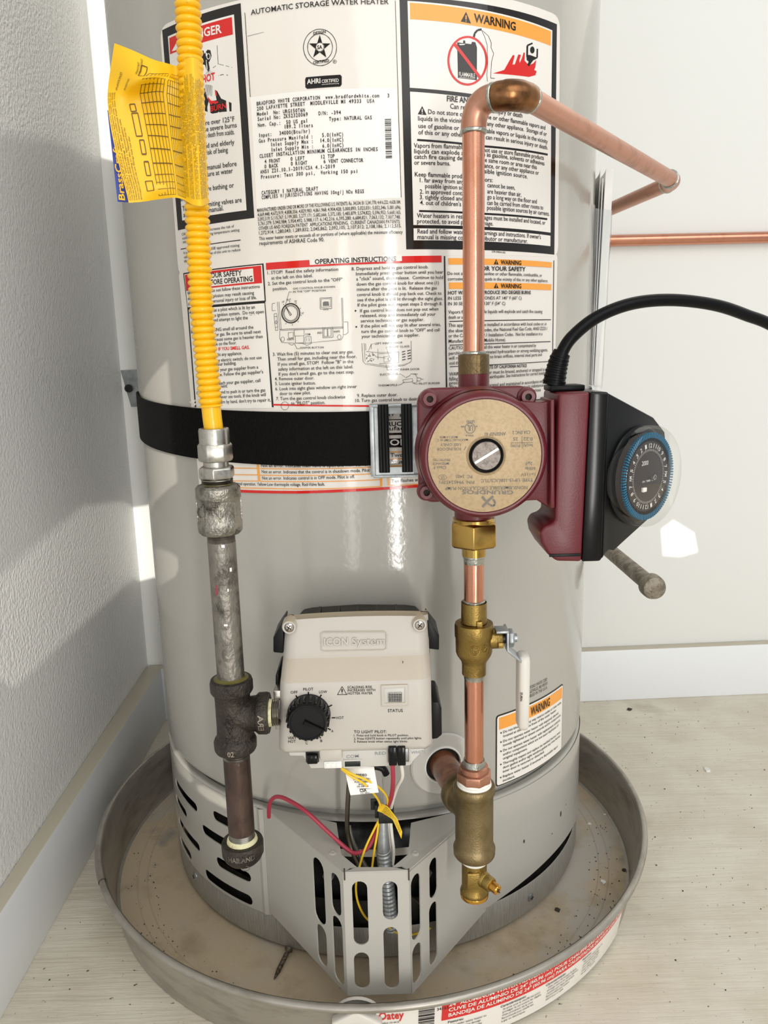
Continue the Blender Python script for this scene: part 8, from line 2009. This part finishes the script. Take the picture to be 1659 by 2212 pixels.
dd = V(.62, -.72, -.10).normalized(); o = V(CX, CY, .1545)
MB().obox(V(CX-.002, CY-.0108, .154), V(.0052, 0, 0), V(0, .0010, 0), V(0, 0, .0078)).build('cast_panel', 'brass_cast', DV, bevel=.0005)
MB().lathe([(.006, .0070), (.0125, .0066), (.0130, .0062), (.0190, .0062), (.0200, .0056), (.0200, .0040)], o, dd, seg=30).build('spindle_boss', 'brass_cast', DV)
sp_ = MB().lathe([(.019, .0044), (.0265, .0042), (.0272, .0036), (.0272, .0016), (.0262, .0014)], o, dd, seg=24).build('spindle', 'brass_bright', DV)
e1 = dd.cross(V(0, 0, 1)).normalized(); MB().obox(o+dd*.0272, (e1*.5+V(0, 0, .86))*.0036, e1*.0005, dd*.0004).build('spindle_slot', 'debris_dark', DV)

# ================================================================ wiring and tubes in front of the burner opening
YC = -.300
def wire(name, lb, pts, r, m, cat='wire', seg=10): 
    pp_ = spline([at(*q) for q in pts], 8); o = MB().tube(pp_, r, seg).build(name, m); return tag(o, lb, cat)
wire('red_wire', 'red wire looping from the valve terminal to the left corner of the access cover', [(848, 1650, FY-.001), (849, 1690, FY+.006), (845, 1722, -.325), (836, 1745, -.312), (824, 1772, -.302), (812, 1800, -.300), (796, 1830, -.302), (775, 1842, -.303), (755, 1838, -.300), (712, 1800, -.292), (660, 1752, -.284), (620, 1727, -.272), (598, 1721, -.264), (585, 1730, -.258), (581, 1748, -.254), (581, 1765, -.250)], .0019, 'wire_red')
wire('white_wire', 'white wire from the valve terminal down behind the cover', [(867, 1650, FY-.001), (869, 1678, FY+.008), (858, 1700, -.325), (848, 1730, -.312), (843, 1760, -.303), (846, 1800, -.298), (850, 1840, -.296), (847, 1880, -.298), (845, 1930, -.296)], .0016, 'wire_white')
wire('white_wire', 'second white wire beside the steel conduit', [(838, 1770, -.300), (841, 1800, -.296), (845, 1840, -.294), (842, 1885, -.295)], .0016, 'wire_white')
wire('yellow_wire', 'upper yellow wire arching over the white tag to the clip', [(738, 1659, FY+.004), (760, 1672, FY-.0005), (790, 1684, FY), (820, 1702, -.336), (836, 1722, -.325), (837, 1742, -.315), (828, 1758, -.306)], .0010, 'wire_yellow')
wire('yellow_wire', 'lower yellow wire lying across the white tag', [(738, 1661, FY+.004), (760, 1678, FY-.0005), (785, 1692, FY), (805, 1712, -.336), (818, 1730, -.322), (824, 1750, -.310)], .0010, 'wire_yellow')
wire('yellow_wire', 'yellow wire dropping left of the conduit into the cover', [(820, 1768, -.304), (808, 1792, -.304), (790, 1830, -.306), (777, 1870, -.308), (769, 1910, -.308), (772, 1945, -.306), (785, 1975, -.302), (800, 1992, -.296)], .0010, 'wire_yellow')
wire('yellow_wire', 'yellow wire straight down beside the conduit', [(819, 1770, -.304), (815, 1800, -.304), (808, 1840, -.305), (803, 1880, -.305)], .0010, 'wire_yellow')
wire('yellow_wire', 'yellow wire curling low inside the cover behind the slots', [(838, 2000, -.305), (855, 2014, -.303), (880, 2020, -.300), (905, 2015, -.292), (930, 2005, -.282)], .0010, 'wire_yellow')
wire('pilot_tube', 'thin grey pilot tube left of the wires below the valve', [(757, 1640, -.300), (754, 1690, -.296), (751, 1740, -.292), (750, 1780, -.288), (754, 1815, -.286), (766, 1850, -.288), (785, 1885, -.288)], .0022, 'tube_grey', 'tube')
wire('aluminum_tube', 'pale aluminum tube slanting behind the red wire', [(754, 1785, -.278), (762, 1815, -.280), (778, 1850, -.282), (797, 1885, -.282)], .0020, 'tube_alu', 'tube')
wire('feed_tube', 'grey feed tube behind the clip', [(815, 1640, -.284), (818, 1690, -.282), (822, 1740, -.282), (826, 1775, -.284)], .0034, 'valve_grey', 'tube')
wire('loop_wire', 'grey wire crossing behind the right slots', [(885, 1935, -.285), (900, 1945, -.28), (915, 1962, -.275), (925, 1990, -.268)], .0012, 'tube_grey')
# conduit
CN = thing('flexible_conduit', 'zinc flexible steel conduit hanging below the clip', 'conduit', tuple(at(845, 1992, -.300)))
a, b, c = at(827, 1770, YC), at(828, 1836, YC-.002), at(846, 2005, -.299)
MB().tube([a, a.lerp(b, .5), b], [.0042, .0052, .0060], 24).build('sleeve', 'steel_zinc', CN)
n_ = 120; pts_ = [b.lerp(c, k/n_) for k in range(n_+1)]; MB().tube(pts_, [.0062+.0007*math.sin(k*2*math.pi/6) for k in range(n_+1)], 22).build('corrugation', 'steel_zinc', CN, angle=60)
# clip
KC = thing('wire_clip', 'dark metal clip gathering the wires and conduit', 'clip', tuple(at(828, 1782, YC)))
def cb(px0, py0, px1, py1, y0, y1, nm='clip_band'):
    a_, b_ = at(px0, py1, y0), at(px1, py0, y0); return MB().box((a_.x, y0, a_.z), (b_.x, y1, b_.z)).build(nm, 'dark_steel', KC, bevel=.0006)
cb(818, 1748, 850, 1780, YC-.0085, YC-.0070); cb(847, 1748, 851, 1776, YC-.0085, YC+.012, 'clip_arm'); cb(810, 1740, 820, 1768, YC-.002, YC+.006, 'clip_arm'); cb(801, 1726, 815, 1750, YC+.004, YC+.0055, 'clip_tongue')
# paper tags
WT = thing('valve_tag', 'white printed paper tag hanging below the control valve', 'tag', tuple(at(785, 1716, FY+.002)))
q4 = [at(744, 1656, FY+.0075), at(808, 1656, FY+.0075), at(818, 1712, FY+.001), at(757, 1718, FY+.0015)]
def wtp(s, t, off=0): a_ = q4[0].lerp(q4[1], s); b_ = q4[3].lerp(q4[2], s); return a_.lerp(b_, t)+V(0, -off-.002*math.sin(math.pi*t), 0)
sh_ = MB().grid(8, 10, wtp).build('paper', 'paper', WT, angle=80); m = MB()
for (s, x0, x1, y, h, st) in (('RESIDEO', .28, .72, .30, .075, 'b'), ('32-00698-001', .22, .80, .43, .06, ''), ('PUE-WV8860', .25, .80, .53, .06, ''), ('R03', .38, .60, .62, .06, ''), ('05-08-22', .30, .70, .70, .06, ''), ('CSA', .36, .60, .90, .13, 'b'), ('C.P. 48021', .36, .70, .98, .05, '')):
    P_, F_ = lay(s, st); m.add([wtp(x0+(x1-x0)*u_, y-h*v_, .0005) for u_, v_ in P_], F_)
m.add([wtp(.25, .745, .0005), wtp(.55, .765, .0005), wtp(.85, .80, .0005), wtp(.55, .785, .0005)], [(0, 1, 2, 3)])
m.build('black_print', 'k', sh_, fix=False, smooth=False)
YT = thing('wire_flag', 'small yellow printed flag wrapped on the yellow wires', 'tag', tuple(at(868, 1815, -.325)))
pa = [at(816, 1733, -.318), at(830, 1748, -.320), at(848, 1770, -.322), at(867, 1812, -.325)]; pb = [at(822, 1728, -.318), at(838, 1742, -.320), at(858, 1768, -.322), at(869, 1797, -.325)]
pa[0] = at(815, 1752, -.3125); pb[0] = at(820, 1734, -.3125); pa[1] = at(826, 1756, -.3140)
def ytp(s, t, off=0):
    x = s*3; i = min(int(x), 2); f = x-i; a_ = pb[i].lerp(pb[i+1], f); b_ = pa[i].lerp(pa[i+1], f); return a_.lerp(b_, t)+V(0, -off, 0)
sh_ = MB().grid(20, 4, ytp).build('strip', 'wire_yellow', YT, angle=80); m = MB()
for k in range(4):
    P_, F_ = lay(' '.join(words[6*k:6*k+9])); m.add([ytp(.25+.68*u_, .24+.2*k-.10*v_+.1*u_*(k-1.5)*-.3, .0004) for u_, v_ in P_], F_)
m.build('black_print', 'k', sh_, fix=False, smooth=False)
# bundle of dark fittings inside the cover
HD = thing('wire_hook', 'black hook shaped bracket behind the white tag under the valve', 'bracket', tuple(at(830, 1672, -.31)))
MB().tube(spline([at(800, 1655, -.315), at(815, 1656, -.315), at(828, 1661, -.315), at(835, 1673, -.315)], 6), .0030, 10).build('hook', 'black_satin', HD)

# ================================================================ papers in the pouch, stub pipe
BKL = thing('manual_booklet', 'white folded manual tucked upright against the right side of the heater', 'booklet', tuple(V(.268, -.01, .556)))
def ring_pt(th, r, z): return (r*math.sin(th), -r*math.cos(th), z)
zA, zB2 = .5560, .7790
def booklet(t0, t1, r0, r1, z0, z1, nm, mt, par, flare=.006):
    m = MB(); n = 12; P_ = []
    for i in range(n):
        th = D2(t0+(t1-t0)*i/(n-1))
        for (r_, z_) in ((r0, z0), (r1, z0), (r1+flare, z1), (r0+flare, z1)): P_.append(ring_pt(th, r_, z_))
    F_ = [(i*4+k, i*4+(k+1) % 4, i*4+4+(k+1) % 4, i*4+4+k) for i in range(n-1) for k in range(4)]+[(3, 2, 1, 0), tuple((n-1)*4+k for k in range(4))]
    return m.add(P_, F_).build(nm, mt, par, bevel=.0006)
bo = booklet(76.5, 101, .2590, .2668, zA, zB2, 'cover_sheet', 'paper', BKL, .0055); booklet(74.5, 98, .2556, .2560, zA+.002, zB2-.002, 'folded_sheet', 'paper', BKL, .0030); booklet(75.2, 98, .2568, .2576, zA, zB2-.010, 'folded_sheet', 'paper', BKL, .0045)
m = MB()
def bk_pt(th, z): t = (z-zA)/(zB2-zA); return ring_pt(D2(th), .2671+.0055*t, z)
for k in range(30):
    z = zB2-.034-.006*k
    if k in (6, 7, 14, 15): continue
    put_text(m, 'installation and operating manual', (80, z), (96, z), .0022, bk_pt)
for z0_, z1_ in ((.720, .750), (.690, .712), (.585, .610)):
    for a_, b_ in (((79, z0_), (79.3, z1_)), ((79, z0_), (96, z0_+.0006)), ((79, z1_), (96, z1_+.0006))):
        m.add([bk_pt(a_[0], a_[1]), bk_pt(b_[0], a_[1]), bk_pt(b_[0], b_[1]), bk_pt(a_[0], b_[1])], [(0, 1, 2, 3)])
m.build('grey_print', 'paper_print', bo, fix=False, smooth=False)
PO2 = MB(); PO2.grid(24, 16, lambda s, t: ring_pt(D2(66+38*s), R+.0014+(.0128+.0046*t)*min(1, max(0, (s-.20)/.07))*(1 if s < .93 else (1-s)/.07)+.0004*math.sin(40*s+17*t), .552+.186*t)); 
po = PO2.build('document_pouch', 'clear_pouch', angle=80, org=(R+.01, -.02, .552)); tag(po, 'clear plastic pouch holding the manual on the heater side', 'pouch')
SB = thing('capped_stub_pipe', 'rough galvanized capped pipe stub sticking out of the back wall', 'pipe', tuple(at(1415, 1272, .02)))
e_ = at(1413, 1270, .02); wy = bw(e_.x)
MB().lathe([(.004, .0108), (wy-e_.y-.001, .0108)], e_, (0, 1, 0), seg=32).build('pipe', 'galv_stub', SB)
MB().lathe([(-.006, .002), (-.0055, .009), (-.003, .0140), (.002, .0156), (.013, .0158), (.015, .0150), (.0152, .0108)], e_, (0, 1, 0), seg=36).build('cap', 'galv_stub', SB)
